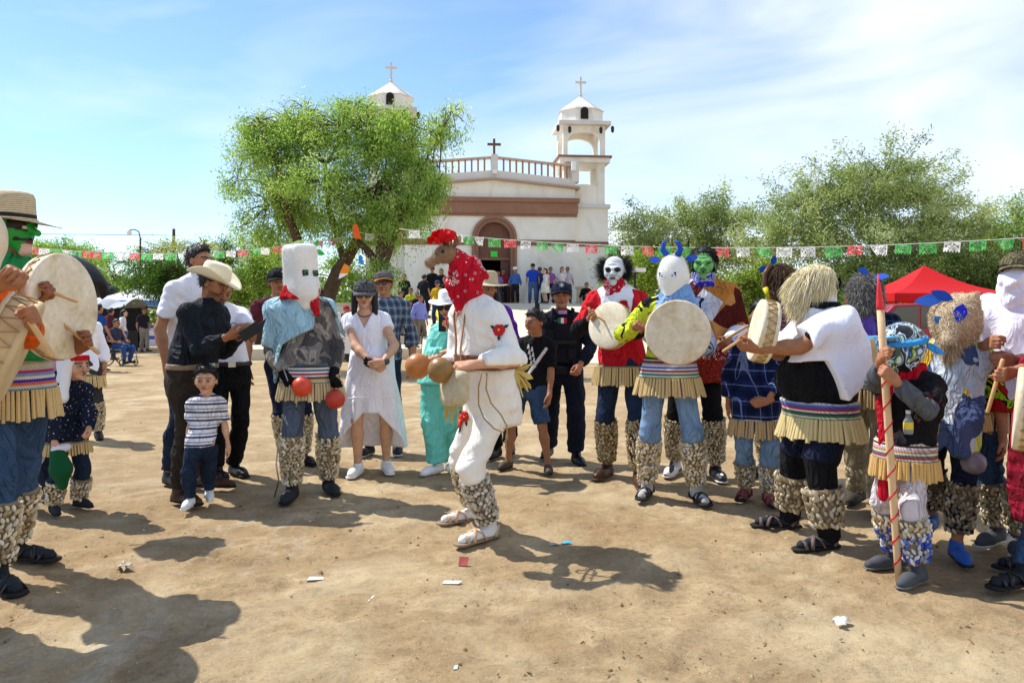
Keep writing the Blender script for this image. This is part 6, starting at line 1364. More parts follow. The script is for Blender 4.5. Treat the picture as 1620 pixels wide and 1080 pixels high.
for e in (-1, 1):
    b = MB(); b.lathe([(.001, .012), (.011, .008), (.015, 0), (.011, -.008), (.001, -.012)], 10, D(e * .36, -.95, .44)); b.build('eye', M('deer_eye', '0d0a09', rough=.15), ho, smooth=True)
    leaf_ear(p, D(e * .3, -.1, .65), D(e * .62, .25, 1.25), .027, fur_d, p.Rh @ Vector((e * .3, -1, .2)), 'ear', ho, .012)
    b = MB(); b.tube([D(e * .16, -.5, .7), D(e * .24, -.5, 1.2), D(e * .3, -.75, 1.55)], [.012, .009, .002], 7); b.build('antler', M('antler', '6d5440', rough=.6), ho, smooth=True)
b = MB(); rr = random.Random(3)
for k in range(80):
    t_ = rr.uniform(0, 6.28); v = rr.uniform(.05, 1.0); c = D(0, -.66, .98) + p.Rh @ Vector((.085 * math.cos(t_) * v, .085 * math.sin(t_) * v, .045 * (1 - v * v) + rr.uniform(-.01, .012))); nn = (p.Rh @ Vector((math.cos(t_) * v, math.sin(t_) * v, 1.1 - v * .8))).normalized(); R = basis(nn)
    b.add([c + R @ Vector(w_) for w_ in ((0, 0, -.004), (.028, -.005, .014), (.036, .02, .026), (.008, .036, .02), (-.022, .018, .01))], [(0, 1, 2, 3), (0, 3, 4)])
b.build('red_flower', cloth('crepe_red', 'd8161c', fold=0., rough=.6), ho)
b = MB()
for z_ in (0, .07, .14): b.lathe([(.43 * u, 0), (.45 * u, .008), (.43 * u, .016)], 20, D(0, .1 + z_, -.3 - z_ * .6), p.Rh @ Matrix.Rotation(R_(40), 3, 'X'), cap=False)
b.build('thong', M('raw_thong'), ho)
gourd('orange gourd rattle in the deer dancer\'s far hand', p, 0, (-.75, -.5, -.35), .077, 'b8743a', .03); gourd('greenish brown gourd rattle in the deer dancer\'s near hand', p, 1, (-.97, -.1, .03), .075, '8f6c38', .03)
BUR = M('burlap', pat=lambda t, P_: t.mix(t.math('LESS_THAN', t.math('MODULO', t.math('ADD', t('SeparateXYZ', Vector=P_).outputs[2], 10.), .012), .003), srgb('d8ccae'), srgb('b3a27e')), rough=.95, var=.18, scale=30., bump=.8, bscale=260.)
q = S(); c = p.Mi @ pt(718, 610, 4.52); q.box(c, (.115, .04, .085), rnd=.035); q.box(c + Vector((0, 0, -.05)), (.09, .045, .06), rnd=.035, k=.04); q.disp = fold(4, .008, 40.); V, Q = q.mesh(.009); bag = mk('pouch', V, Q, BUR, p.root)
b = MB()
for k in range(14): x = random.Random(k).uniform(-.08, .08); b.tube([c + Vector((x, -.02, -.09)), c + Vector((x + .01, -.03, -.15 - .03 * (k % 3)))], .004, 4)
b.build('fringe', M('gold_fringe', 'c8a040', rough=.6), bag)
b = MB(); b.tube([c + Vector((-.02, .02, .08)), p.sp(.6) + Vector((-.06, -.16, 0)), p.sp(.86) + Vector((-.05, -.13, 0)), p.nb + Vector((-.03, -.08, .02))], .007, 6); b.tube([c + Vector((.04, .02, .08)), p.sp(.55) + Vector((.02, -.19, 0)), p.nb + Vector((.05, -.07, .0))], .005, 6); b.build('strap', M('tan_leather', '9a6b44', rough=.6), bag, smooth=True)
b = MB(); w0 = p.Mi @ pt(752, 590, 4.6)
for k, (pp) in enumerate((((762, 590), (757, 612), (757, 640), (766, 662), (782, 678), (796, 683), (803, 672)), ((770, 590), (769, 615), (777, 638), (792, 655), (801, 672), (803, 692), (798, 700)))): b.tube([p.Mi @ pt(x, y, 4.62 - .03 * k) for x, y in pp], .005, 6)
b.build('hanging_rope', M('rope', 'a08a66', rough=.9), p.root, smooth=True)
hb_ = MB(); c = p.Mi @ pt(815, 585, 4.95); rr = random.Random(9)
hr = None
for k in range(20):
    a = R_(-75 + 150 * rr.random()); dv = Vector((rr.uniform(-.4, .4), .8 * math.cos(a), -.6 + .9 * math.sin(a))).normalized(); b = MB(); L = rr.uniform(.1, .19); s_ = dv.cross(Vector((rr.uniform(-1, 1), rr.uniform(-1, 1), .5))).normalized(); n_ = dv.cross(s_)
    b.plate([c, c + dv * L * .4 + s_ * .013, c + dv * L * .8 + s_ * .018, c + dv * L, c + dv * L * .8 - s_ * .018, c + dv * L * .4 - s_ * .013], n_, .008); o = b.build('corn_husk' if hr is None else 'husk', M('husk', 'd3bc72', rough=.8, var=.2, scale=20.), hr or p.root); hr = hr or o
# ================================================================== boy and police officer
p = P('boy in black graphic T-shirt and denim shorts stepping forward', (835, 742), (848, 492), rot=-12, hs=.21, w=.98, feet=((803, 740), (866, 746)), skin='mid', yaw=-38, hands=(dict(px=(812, 600, 7.0)), dict(px=(869, 632, 6.95)))); p.body(); p.shirt(BLACKC, .85, hem=zp(p, 616), loose=.02, amp=.008); p.hair(line=.42)
BO = [c for c in p.root.children if c.name.startswith('shirt')][0]
SILV = M('print_white', 'd8d4cc', rough=.8, var=.4, scale=60.)
for k in range(17):
    t_ = k / 16; c, n = onto(864 - 30 * t_, 552 + 42 * t_, BO)
    if c: b = MB(); b.lathe([(.017, 0), (.014, .005), (.001, .006)], 8, p.Mi @ c, basis(p.Mi.to_3x3() @ n)); b.build('print_shell', SILV, BO)
for k in range(9):
    t_ = k / 8; c, n = onto(836 + 6 * t_ + (k % 2) * 5, 548 + 34 * t_, BO)
    if c: b = MB(); R = basis(p.Mi.to_3x3() @ n); b.plate([p.Mi @ c + R @ Vector(v) for v in ((-.012, -.02, .002), (.012, -.02, .002), (.006, .022, .002), (-.005, .02, .002))], R @ Vector((0, 0, 1)), .004); b.build('print_figure', SILV, BO)
p.trousers(DENIM, leg=.92, waist=zp(p, 610), legoff=.02, flare=.0); p.shoes(M('brown_clog', '4c4034', rough=.7), kind='sandal', name='sandal')
p = P('police officer in dark uniform, vest and cap behind the boy', (890, 728), (888, 450), rot=-2, w=1.14, feet=((868, 722), (912, 732)), hands=(None, dict(px=(918, 577, 7.35), f=(-.3, -.6, -.7), n=(-.6, .6, 0), curl=.8)), skin='tan', elbows=(None, Vector((1.2, .5, -.2)))); p.body()
UN = cloth('police_navy', '1a1f30', var=.12); p.shirt(UN, 1.9, hem=.88, collar=UN); p.trousers(UN, leg=1.95, legoff=.02, flare=.01); p.shoes(BLACKL, kind='boot'); p.hair(line=.2)
q = S(); p.add_trunk(q, .042, .1, .86); q.hemz(zp(p, 590)).topz(zp(p, 492)); ve = p.put('vest', q, M('vest_black', '15171f', rough=.85, var=.15, bump=.4, bscale=90.), h=.012)
fy = lambda z_: p.ring(z_, .046)
for (px, py, w_, h_) in ((868, 560, .035, .05), (905, 560, .035, .05), (868, 528, .04, .04), (910, 575, .03, .05), (888, 585, .05, .035)):
    z_ = zp(p, py); x = (px - 890) / F_PX * 7.4; r_ = fy(z_); b = MB(); b.box((x, r_[1] - r_[3] * math.sqrt(max(1 - (x / r_[2]) ** 2, .1)) - .012, z_), (w_, .02, h_)); b.build('pouch', M('pouch_black', '1b1d24', rough=.8), ve)
for k, (x, c_) in enumerate(((-.028, '1f7a45'), (0, 'eeeeee'), (.028, 'c4242c'))):
    z_ = zp(p, 507); r_ = fy(z_); b = MB(); b.box((x - .005, r_[1] - r_[3] - .012, z_), (.014, .004, .026)); b.build('flag_patch', M('patch_' + c_, c_, rough=.8), ve)
z_ = zp(p, 493.5); b = MB(); b.box((.0, fy(z_)[1] - fy(z_)[3] - .006, z_), (.04, .004, .018)); b.build('name_patch', M('pink_patch', 'c890b0', rough=.8), ve)
b = MB(); z_ = zp(p, 541); b.box((.03, fy(z_)[1] - fy(z_)[3] - .03, z_), (.09, .018, .014)); b.build('radio', M('black_case'), ve)
b = MB(); b.box((-.24, -.02, zp(p, 488)), (.022, .016, .055)); b.build('radio_mic', M('black_case'), ve)
for e in (-1, 1): b = MB(); b.tube([Vector((e * .105, -.10, zp(p, 520))), Vector((e * .1, -.1, zp(p, 490))), Vector((e * .09, 0, p.sp(.93).z + .06)), Vector((e * .1, .1, zp(p, 500)))], .028, 8, sq=.4); b.build('vest_strap', M('vest_black'), ve, smooth=True)
def star(o, c, R, u, off):
    b = MB(); 
    for k in range(7): a = 2 * math.pi * k / 7; b.plate([c + R @ Vector((.0 + .028 * math.cos(a + da) * s_, -.80 * u - off * 1.05 - .02, .45 * u + .028 * math.sin(a + da) * s_)) for da, s_ in ((-.35, .35), (0, 1), (.35, .35), (3.14, .2))], R @ Vector((0, -1, .55)), .006)
    b.build('badge', M('silver_badge', 'd0d0d4', rough=.35, metal=.3), o)
p.cap(cloth('police_cap', '222840'), tilt=-4, mark=star)
# ================================================================== drummers right of centre
def mask_head(p, cols, scale=1.13, brow=.0, eyes='black', name='mask', rough=.5):
    q = S(); u0 = p.u; p.u = u0 * scale; p.add_head(q, 0, True); u = p.u; H = p.H
    q.cone(H(-.42, -.72, .22), H(-.05, -.86, .1), .13 * u, .12 * u, k=.1 * u); q.cone(H(.42, -.72, .22), H(.05, -.86, .1), .13 * u, .12 * u, k=.1 * u)
    for e in (-1, 1): q.cone(H(e * .18, -.92, -.2), H(e * .34, -.7, -.58), .05 * u, .05 * u, k=.08 * u); q.cone(H(-.4 * e, -.72, .52 + .1 * e), H(.4 * e, -.72, .55 + .1 * e), .035 * u, .035 * u, k=.06 * u)
    V, Q = q.mesh(.0065); L = (np.array(p.Rh.transposed()) @ (V - np.array(p.hc)).T).T / u; C = cols(L, V); p.u = u0
    return mk(name, V, Q, VC('rubber_mask', rough=rough, bump=.2, bscale=90., var=.08), p.root, col=C), V, Q, L
p = P('dancer in bald white mask with black hair tufts and red shirt with drum', (985, 757), (972, 408), rot=-16, w=1.1, feet=((960, 752), (1010, 766)), hands=(dict(px=(941, 497, 6.35), grip=1, axis=(.5, -.1, -.8)), dict(px=(983, 528, 6.3), f=(-.7, -.5, .3), n=(.2, .4, .9), curl=.8)), skin='mid', yaw=2)
p.body(feat=False)
def cw(L, V):
    C = np.tile(np.array(srgb('cfd3d2')[:3]), (len(V), 1)); x, y, z = np.abs(L[:, 0]), L[:, 1], L[:, 2]; f = y < -.3; C[f & (np.hypot((x - .3) / .2, (z - .06) / .16) < 1)] = .012; C[f & (np.hypot(x / .24, (z + .5) / .06) < 1)] = .03; C[f & (np.abs(z + .3 + .9 * (x - .3)) < .03) & (x > .15) & (x < .5)] *= .35; C[f & (np.abs(np.mod(z, .14) - .07) < .018) & (z > .4) & (z < .85) & (x < .45)] *= .55; return C
mo, V, Q, L = mask_head(p, cw); m_ = ((np.abs(L[:, 0]) > .55) | (L[:, 1] > .4)) & (L[:, 2] > -.35) & (L[:, 2] < .75) & (L[:, 1] > -.2); N = vnormals(V, Q); W, F, C = strands(V[m_], N[m_], 2600, .085, .0035, .12, 5, jit=.7, col=['0d0c0c', '1c1a1a', '262424']); mk('hair_tufts', W, F, VC('fur_strand', rough=.7, bump=0., var=.05), mo, smooth=False, col=C, kind='stuff')
RT = cloth('red_tee', 'd41f2a'); p.shirt(BLACKC, 1.9, hem=1.0, name='undershirt', off=.01); p.shirt(RT, .9, hem=zp(p, 588), off=.018, amp=.01); p.trousers(DENIM_D, leg=1.75); p.shoes(BROWNL, M('brown_sole', '5d4632')); p.rattles(z0=.05, z1=.42, seed=31, col=('c9b48c', 'b09a70', '8f7a54', 'd8c8a4')); p.kerchief(RB, drop=.13)
p.reed_belt(['3a3028', 'c0a878', '6c5a40'], z=zp(p, 578), hgt=.02, n=50, rl=.15, rr=.0125, seed=14, off=.035)
cape(p, WHITEC, lambda X, Y: np.interp(np.abs(X - .02), [0, .03, .07, .15, .2, .3], [1.5, 1.5, zp(p, 520), zp(p, 520), zp(p, 470), zp(p, 440)]), off=.036, flare=.01, sleeve=0, amp=.008, name='white_vest')
drum('smallish drum tilted away in the bald white masked dancer\'s hands', pt(966, 515, 6.25), (-.66, -.72, .2), .185, .075); stick('drumstick in the bald masked dancer\'s right hand', p, 0, (.45, -.15, -.85), .14, .07); stick('drumstick lying across the smallish drum', p, 1, (-.8, -.35, .5), .16, .08)
# big drum
p = P('dancer in white horned hood holding the big round drum', (1058, 786), (1066, 412), rot=-8, w=1.08, feet=((1024, 782), (1102, 790)), hands=(dict(px=(1014, 512, 5.72), grip=1, axis=(.8, -.3, -.4)), dict(px=(1098, 556, 5.72), f=(-.75, -.55, .2), n=(.2, .5, .9), curl=.7)), skin='mid', yaw=-26, pitch=10)
p.body(feat=False)
def jersey(t, P_):
    x = t('SeparateXYZ', Vector=P_); n = t('TexNoise', Vector=P_, Scale=11., Detail=1., Distortion=.8).outputs['Fac']; a = t.ramp(n, [(0, srgb('16171c')), (.42, srgb('a9b9d8'))], 'CONSTANT'); c = t.ramp(n, [(0, srgb('101114')), (.46, srgb('d9e63a'))], 'CONSTANT'); return t.mix(t.math('LESS_THAN', x.outputs[0], -.1), a, c)
p.shirt(cloth('racing_jersey', pat=jersey), 1.9, hem=zp(p, 580)); p.trousers(DENIM_L, leg=1.72); p.rattles(z0=.04, z1=.37, seed=32, size=1.1); p.sandals(BLACKL, sock=M('grey_sock', 'b9b6b2', rough=.9))
p.reed_belt(['2f8f70', 'e8e4dc', '2f8f70', 'e8e0d8', 'b02848', 'e8e8f0', '4a74b8', 'e8e8f0', 'e890a0', '3a2c24', 'd8c09a', '3a2c24'], z=zp(p, 566), hgt=.155, n=46, rl=.14, rr=.013, seed=15, flare=.6)
q = S(); u = p.u; q.ell(p.H(0, .1, .35), (.9 * u, 1.0 * u, 1.08 * u), R=p.Rh); q.cone(p.H(0, -.25, -.2), p.H(-.02, -.75, -1.3), .78 * u, .36 * u, k=.08); q.cone(p.H(0, .1, -.4), p.H(0, .15, -1.2), .85 * u, .8 * u, k=.06)
mo = vmesh(p, 'hood', q, M('white_fleece'), fur=dict(n=6500, length=.007, width=.002, down=.4, seed=5, col=['f2f0ea', 'e6e2d8', 'faf8f4']))
for e in (-1, 1):
    b = MB(); b.tube([p.H(e * .38, .1, 1.35), p.H(e * .62, .05, 1.75), p.H(e * .5, .0, 2.2), p.H(e * .3, 0, 2.35)], [.026, .022, .014, .004], 10); b.build('horn', BLUE, mo, smooth=True)
    leaf_ear(p, p.H(e * .85, .1, 1.05), p.H(e * 1.75, .2, 1.15), .028, BLUE, p.Rh @ Vector((0, -1, .3)), 'ear', mo)
    b = MB(); b.plate([p.H(e * .2 + w_[0] * e, -.93 + .12 * abs(w_[0]), .12 + w_[1]) for w_ in ((.02, .2), (.4, .22), (.34, -.06), (.12, -.22))], p.Rh @ Vector((e * .25, -1, 0)), .012); eo = b.build('eye', M('dark_blue_eye', '1c2f6e', rough=.5), mo)
    b = MB(); b.plate([p.H(e * .3 + w_[0] * e, -1.01 + .12 * abs(w_[0]), .14 + w_[1]) for w_ in ((0, .06), (.13, .06), (.1, -.06), (.01, -.08))], p.Rh @ Vector((e * .25, -1, 0)), .01); b.build('pupil', M('bright_blue', '5a8ae0'), eo)
b = MB(); b.box(p.H(-.02, -1.08, -1.25), (.01, .006, .006), p.Rh); b.build('nostril', M('eye_black'), mo)
q = S(); n_ = p.nb; q.loft([n_.z - .09, n_.z + .0, n_.z + .09], [n_.x + .02] * 3, [n_.y - .03] * 3, [.16, .13, .1], [.15, .12, .1]); q.disp = fold(6, .007, 40.); p.put('collar_cloth', q, cloth('sky_cloth', '7fa6d6'), h=.01)
drum('biggest pale drum at the centre right, face to the viewer', pt(1072, 526, 5.62), (-.12, -1, .06), .226, .085); stick('drumstick held at the left rim of the biggest drum', p, 0, (.85, -.35, -.38), .12, .05, (.013, .012)); stick('dark tipped drumstick lying across the face of the biggest drum', p, 1, (-.62, -.5, .55), .2, .05)
# green mask
p = P('dancer in green rubber mask with black hair and rust patterned cape', (1098, 752), (1113, 398), rot=-14, w=1.12, feet=((1068, 748), (1132, 755)), hands=(None, dict(px=(1146, 548, 6.5), grip=1, axis=(.7, -.2, .55))), skin='mid')
p.body(feat=False)
def cg(L, V):
    C = np.tile(np.array(srgb('6dae60')[:3]), (len(V), 1)); x, y, z = np.abs(L[:, 0]), L[:, 1], L[:, 2]; f = y < -.3; C[f & (np.hypot((x - .3) / .14, (z - .04) / .05) < 1)] = .02; C[f & (np.hypot(x / .2, (z + .5) / .05) < 1)] = srgb('3a2030')[:3]; C[f & (np.abs(z - .2 + .2 * x) < .04) & (x > .08) & (x < .5)] *= .4; return C
mo, V, Q, L = mask_head(p, cg, 1.16)
q = S(); u = p.u * 1.16; q.ell(p.H(0, .3, .42), (.95 * p.u, 1.02 * p.u, .98 * p.u), R=p.Rh); q.cone(p.H(0, .7, .2), p.H(0, .8, -1.0), .7 * p.u, .5 * p.u, k=.05); q.ell(p.H(0, -.9, .0), (.66 * p.u, .7 * p.u, .95 * p.u), R=p.Rh, sub=True, k=.02)
vmesh(p, 'wig', q, M('black_hair'), h=.008, fur=dict(n=2600, length=.045, width=.005, down=.6, seed=9, jit=.5, col=['0c0b0c', '191819', '232224'], name='locks'), parent=mo)
p.shirt(WHITEC, 1.9, hem=.95); p.trousers(BLACKC, leg=1.75); p.rattles(z0=.05, z1=.42, seed=33); p.shoes(M('black_white_trainer'), GREYS); p.kerchief(cloth('purple_bandana', pat=p_paisley('3330a8', 'd8d8f0', '181850')), drop=.1)
def rust(t, P_):
    z = t('SeparateXYZ', Vector=P_).outputs[2]; f = t('MapRange', Value=z, From_Min=.8, From_Max=1.6).outputs[0]; v = t('TexVoronoi', Vector=P_, Scale=5.5); d_ = t.ramp(t('TexVoronoi', Vector=P_, Scale=60.).outputs['Distance'], [(0, srgb('e0b060')), (.16, srgb('8a2418'))], 'CONSTANT')
    up_ = t.ramp(t('SeparateXYZ', Vector=v.outputs['Color']).outputs[0], [(0, srgb('c07a34')), (.35, srgb('d8d6da')), (.6, srgb('5a1c18')), (.8, srgb('c88a4c'))], 'CONSTANT'); lo_ = t.mix(t.math('LESS_THAN', f, .30), up_, d_); band = t.math('LESS_THAN', t.math('ABSOLUTE', t.math('SUBTRACT', f, .33)), .07)
    lace = t.ramp(t('TexVoronoi', Vector=P_, Scale=32.).outputs['Distance'], [(0, srgb('7a1c20')), (.3, srgb('d8c8c0')), (.42, srgb('8a2024'))], 'CONSTANT'); return t.mix(band, lo_, lace)
cape(p, cloth('rust_print', pat=rust), lambda X, Y: np.interp(X, [-.4, -.05, .05, .2, .32, .5], [1.3, 1.25, zp(p, 628), zp(p, 640), zp(p, 618), zp(p, 600)]), off=.034, flare=.09, sleeve=(0, .95), amp=.014, lo=-.3, h=.012, armoff=.012)
stick('long pale drumstick raised beside the rust cape', p, 1, (.78, -.25, .52), .26, .1, (.014, .011))
# child in navy plaid (head behind the edge-on drum)
p = P('child in navy plaid shirt and jeans standing behind the edge-on drum', (1198, 792), (1205, 478), rot=-18, hs=.215, w=1.08, feet=((1180, 787), (1216, 796)), hands=(None, dict(px=(1214, 634, 5.75), f=(-.8, -.4, -.2), n=(-.2, .8, 0), curl=.7)), elbows=(None, Vector((1.2, .3, 0)))); p.body(); PL = cloth('navy_plaid', pat=p_plaid('1c2a5c', '0d1226', '8fa4d0', .11)); p.shirt(PL, 1.7, hem=zp(p, 665), off=.026, loose=.02); p.kerchief(cloth('red_cloth'), drop=.1); p.hair(); p.trousers(DENIM_L, leg=1.8); p.rattles(z0=.03, z1=.22, seed=34); p.sandals(M('red_blue_strap', '8a4048', rough=.7))
p.reed_belt(['2c6a5c', 'e0d8d0', 'a03040', '2c3a6c'], z=zp(p, 660), hgt=.03, n=40, rl=.125, seed=16, cane='c9a878', off=.034)
# horned mask behind
p = P('man in dark horned mask and pink striped shirt behind the edge-on drum', (1236, 752), (1236, 424), rot=-35, w=1.05); p.body(feat=False); p.shirt(cloth('pink_stripe', pat=p_band('b07c80', '6a4248', .035, .014)), 1.2, hem=.95); p.trousers(NAVY, leg=1.6); p.shoes(BLACKL); p.rattles(z0=.04, z1=.4, seed=35)
q = S(); u = p.u; q.ell(p.H(0, .05, .2), (.95 * u, 1.1 * u, 1.15 * u), R=p.Rh); q.cone(p.H(0, -.5, -.3), p.H(0, -1.0, -.9), .6 * u, .35 * u, k=.05)
mo = vmesh(p, 'mask', q, M('brown_pelt', '4a3424', rough=.9), fur=dict(n=5000, length=.05, width=.0035, down=.6, seed=6, col=['4a3222', '6a4a30', '2c1e14', '8a6a48'])); b = MB(); b.tube([p.H(-.6, -.5, 1.15), p.H(-.9, -.9, .5), p.H(-.85, -1.1, -.4), p.H(-.5, -1.15, -1.3)], [.03, .026, .022, .012], 9); b.build('horn', M('brown_horn', '5a3820', rough=.5, var=.3, scale=20.), mo, smooth=True)
b = MB(); b.tube([p.H(-.82, -1.1, -.5), p.H(-.5, -1.15, -1.32)], [.026, .015], 9); b.build('horn_tip', M('yellow_paint'), mo, smooth=True)
for (a_, c_) in (((-.5, -.5, 1.2), (-.2, -.7, 1.95)), ((-.75, -.5, 1.0), (-1.55, -.6, .9))): leaf_ear(p, p.H(*a_), p.H(*c_), .026, BLUE, p.Rh @ Vector((.4, -1, 0)), 'ear', mo)
for (px, py) in ((1162, 528), (1152, 542)): pass
# ================================================================== big man with the white cape
p = P('heavy man with blond wig, white cape and navy shorts beating a drum', (1280, 850), (1292, 428), rot=-84, w=1.42, belly=.09, feet=((1243, 834), (1304, 866)), hands=(dict(px=(1188, 532, 5.1), grip=1, axis=(-.6, -.3, -.5)), dict(px=(1196, 552, 4.75), f=(-.1, -.95, .15), n=(-.5, -.3, .8), curl=.85)), skin='mid', pitch=12, hip=(1300,), hd=0, elbows=(None, Vector((.6, .2, -.8))))
p.body(feat=False, hres=.004); p.shirt(BLACKC, .8, hem=zp(p, 650), off=.018); p.trousers(NAVY, leg=.93, waist=zp(p, 630), legoff=.035); q = S(); [q.cone(p.kn[i] + Vector((0, 0, .06)), p.ank[i], .095, .066) for i in (0, 1)]; p.put('knee_socks', q, BLACKC)
p.rattles(z0=.06, z1=.27, seed=41, size=1.35, thick=.012, col=('cdbfa0', 'b5a584', 'd9ccb2', '9a8a6c')); p.sandals(M('grey_red_strap', '6a5a58', rough=.7), sock=M('dark_sock'))
p.reed_belt(['2f7a5a', 'e8e4d8', '2f7a5a', '3c3c44', 'e0d8cc', 'b02840', '6a4a9c', '4a7ac8', 'c8c4c0'], z=zp(p, 634), hgt=.105, n=54, rl=.135, rr=.015, seed=17, cane='dcc88e', flare=.7, off=.034)
cape(p, cloth('white_sheet', 'f1f0f8', var=.03, fold=.2), lambda X, Y: np.interp(Y, [-.6, -.3, -.2, -.02, .06, .22, .3, .6], [zp(p, 575), zp(p, 575), zp(p, 565), zp(p, 560), zp(p, 622), zp(p, 590), zp(p, 565), zp(p, 560)]) - np.where(X > .1, .03, 0), off=.036, flare=.08, sleeve=(.72, .78), amp=.022, k=27., armoff=.018)
q = S(); u = p.u; n_ = p.nb; q.cone(n_ + Vector((0, 0, -.02)), p.H(0, .4, .15), .085, .72 * u, k=.04); q.disp = fold(3, .006, 40.); hc_ = p.put('head_cloth', q, WHITEC, h=.01)
b = MB(); b.tube([n_ + Vector((.1 * math.cos(t), -.02 + .105 * math.sin(t), .045)) for t in np.linspace(0, 6.28, 20)], .018, 7, sq=1.4); b.tube([p.H(.55, .95, -.2), p.H(.7, 1.15, .1), p.H(.6, 1.2, .35), p.H(.45, 1.05, .1), p.H(.55, .95, -.2)], .008, 6); b.build('black_scarf', BLACKC, hc_, smooth=True)
q = S(); q.ell(p.H(0, .05, .55), (.9 * u, 1.12 * u, .78 * u), R=p.Rh); q.cone(p.H(0, -.7, .3), p.H(0, -.85, -.6), .55 * u, .35 * u, k=.05)
vmesh(p, 'wig', q, M('blond_base', 'e2d4a6', rough=.8), fur=dict(n=9000, length=.11, width=.0042, down=.82, seed=7, comb=tuple(Vector((0, -.35, -1)).normalized()), jit=.3, col=['f0e4bc', 'e4d6a8', 'f8f0d8', 'd6c492'], name='blond_strands'))
drum('drum held edge-on by the blond wigged man, laced rim showing', pt(1208, 524, 4.88), (-.97, .1, .2), .19, .1); stick('drumstick pointing down left from the edge-on drum', p, 0, (-.8, -.35, -.45), .22, .05)
# grey fur mask
p = P('dancer in shaggy grey mask with blue ears and navy checked shirt', (1375, 800), (1368, 440), rot=-30, w=1.12, feet=((1358, 792), (1390, 808)), hands=(dict(px=(1350, 560, 5.4), curl=.8), dict(px=(1386, 565, 5.4), grip=1, axis=(-.1, -.2, .9))), skin='mid'); p.body(feat=False)
p.shirt(cloth('navy_check', pat=p_plaid('1d2742', '101628', '6a7a9c', .05)), 1.7, hem=.98); p.trousers(cloth('khaki', '9a8d74'), leg=1.97, legoff=.02); p.rattles(z0=.02, z1=.2, seed=42, size=1.2); p.shoes(M('work_boot', '3a332c', rough=.8), kind='boot')
p.reed_belt(['2f6a5a', 'e0d8d0', '803040', 'e0d8cc', 'b06070', '2a2420', 'd8c8a0', '2a2420'], z=zp(p, 588), hgt=.13, n=44, rl=.13, seed=18, cane='b09468', flare=.5)
q = S(); u = p.u; q.ell(p.H(0, .05, .15), (1.0 * u, 1.15 * u, 1.2 * u), R=p.Rh); q.cone(p.H(0, -.6, -.3), p.H(0, -.95, -.9), .55 * u, .4 * u, k=.05); q.cone(p.H(.4, 0, -.5), p.H(.5, -.2, -1.7), .6 * u, .4 * u, k=.05)
mo = vmesh(p, 'mask', q, M('grey_pelt', '56524e', rough=.95), fur=dict(n=8000, length=.04, width=.003, down=.55, seed=16, jit=.6, col=['6a6662', '8a8680', '45423f', 'a39e96'])); leaf_ear(p, p.H(.3, -.4, 1.25), p.H(-.3, -.7, 1.6), .03, BLUE, p.Rh @ Vector((.2, -.8, .6)), 'ear', mo); leaf_ear(p, p.H(.6, -.3, 1.05), p.H(1.5, -.5, 1.05), .03, BLUE, p.Rh @ Vector((.2, -.8, .6)), 'ear', mo)
q = S(); n_ = p.nb; q.cone(n_ + Vector((0, -.05, .04)), n_ + Vector((.05, -.13, -.16)), .1, .04); q.disp = fold(4, .008, 45.); p.put('purple_scarf', q, cloth('violet_cloth', '6a52b4'), h=.01)
drum('brown drum half hidden behind the white cape', pt(1372, 572, 5.3), (-.3, -.9, .3), .17, .075, tone=M('brown_hide', 'a88e66', rough=.6, var=.2, scale=6.)); stick('dark drumstick upright in front of the brown drum', p, 1, (-.15, -.2, .92), .08, .16, (.010, .008))
# ================================================================== child with the helmet and the lance
p = P('child in patterned helmet with red scarf holding a striped lance', (1432, 908), (1428, 520), rot=-64, hb=1.36, hs=.215, w=1.12, feet=((1412, 898), (1446, 922)), hands=(dict(px=(1392, 565, 3.98), grip=1, axis=(0, 0, 1)), dict(px=(1402, 590, 3.95), grip=1, axis=(0, 0, 1))), skin='tan', elbows=(None, Vector((.6, .2, -1)))); p.body(feat=False, hres=.004)
p.shirt(cloth('grey_sleeve', '5a5d62'), 1.86, hem=.7, name='undershirt', off=.009); p.shirt(cloth('black_red_print', pat=p_noise([(0, '1a181b'), (.6, '6a1c26'), (.64, '1a181b')], 9., 2., .8)), .78, hem=zp(p, 705), off=.022, loose=.01); p.trousers(cloth('pale_trousers', 'd2c8cc'), leg=1.6); p.shoes(M('grey_shoe', '4a4c50', rough=.8), M('grey_sole2', '6a6a68'), size=1.05)
p.rattles(z0=.06, z1=.2, seed=51, size=1.05, col=('e2e2e6', '3c58c8', 'c8ccd8', '6078d8', '9a9aa8')); p.rattles(z0=.2, z1=.27, seed=52, size=1.1)
p.reed_belt(['6a8a84', 'd8d0cc', 'c02848', '507a70', 'd8d4d0', 'b09030', 'd0a0c0', 'd8d0cc', '403830', 'e0d0b8'], z=zp(p, 700), hgt=.1, n=40, rl=.1, rr=.0115, seed=19, cane='d8b06c', flare=.2)
q = S(); u = p.u; q.ell(p.H(0, .08, .22), (1.08 * u, 1.22 * u, 1.12 * u), R=p.Rh); q.cone(p.H(0, -.3, -.5), p.H(0, -.95, -.72), .8 * u, .42 * u, k=.06); q.box(p.H(0, -1.3, .0), (.75 * u, .5 * u, .33 * u), rnd=.03, R=p.Rh, sub=True, k=.02)
HEL = M('helmet_graphics', pat=p_noise([(0, '1c2024'), (.42, 'd8dcdc'), (.48, '2a7ab8'), (.53, '20262c'), (.58, '8ab03c'), (.62, 'd8dcdc'), (.68, '20262c')], 13., .6, 1.6), rough=.25, var=.05, bump=0., spec=.5); mo = vmesh(p, 'helmet', q, HEL, h=.007)
b = MB(); b.lathe([(.78 * u, -.3 * u), (.8 * u, .3 * u)], 16, p.H(0, -.35, .0), p.Rh, cap=False); b.build('goggles', M('green_lens', '28463c', rough=.12, spec=.7), mo, smooth=True)
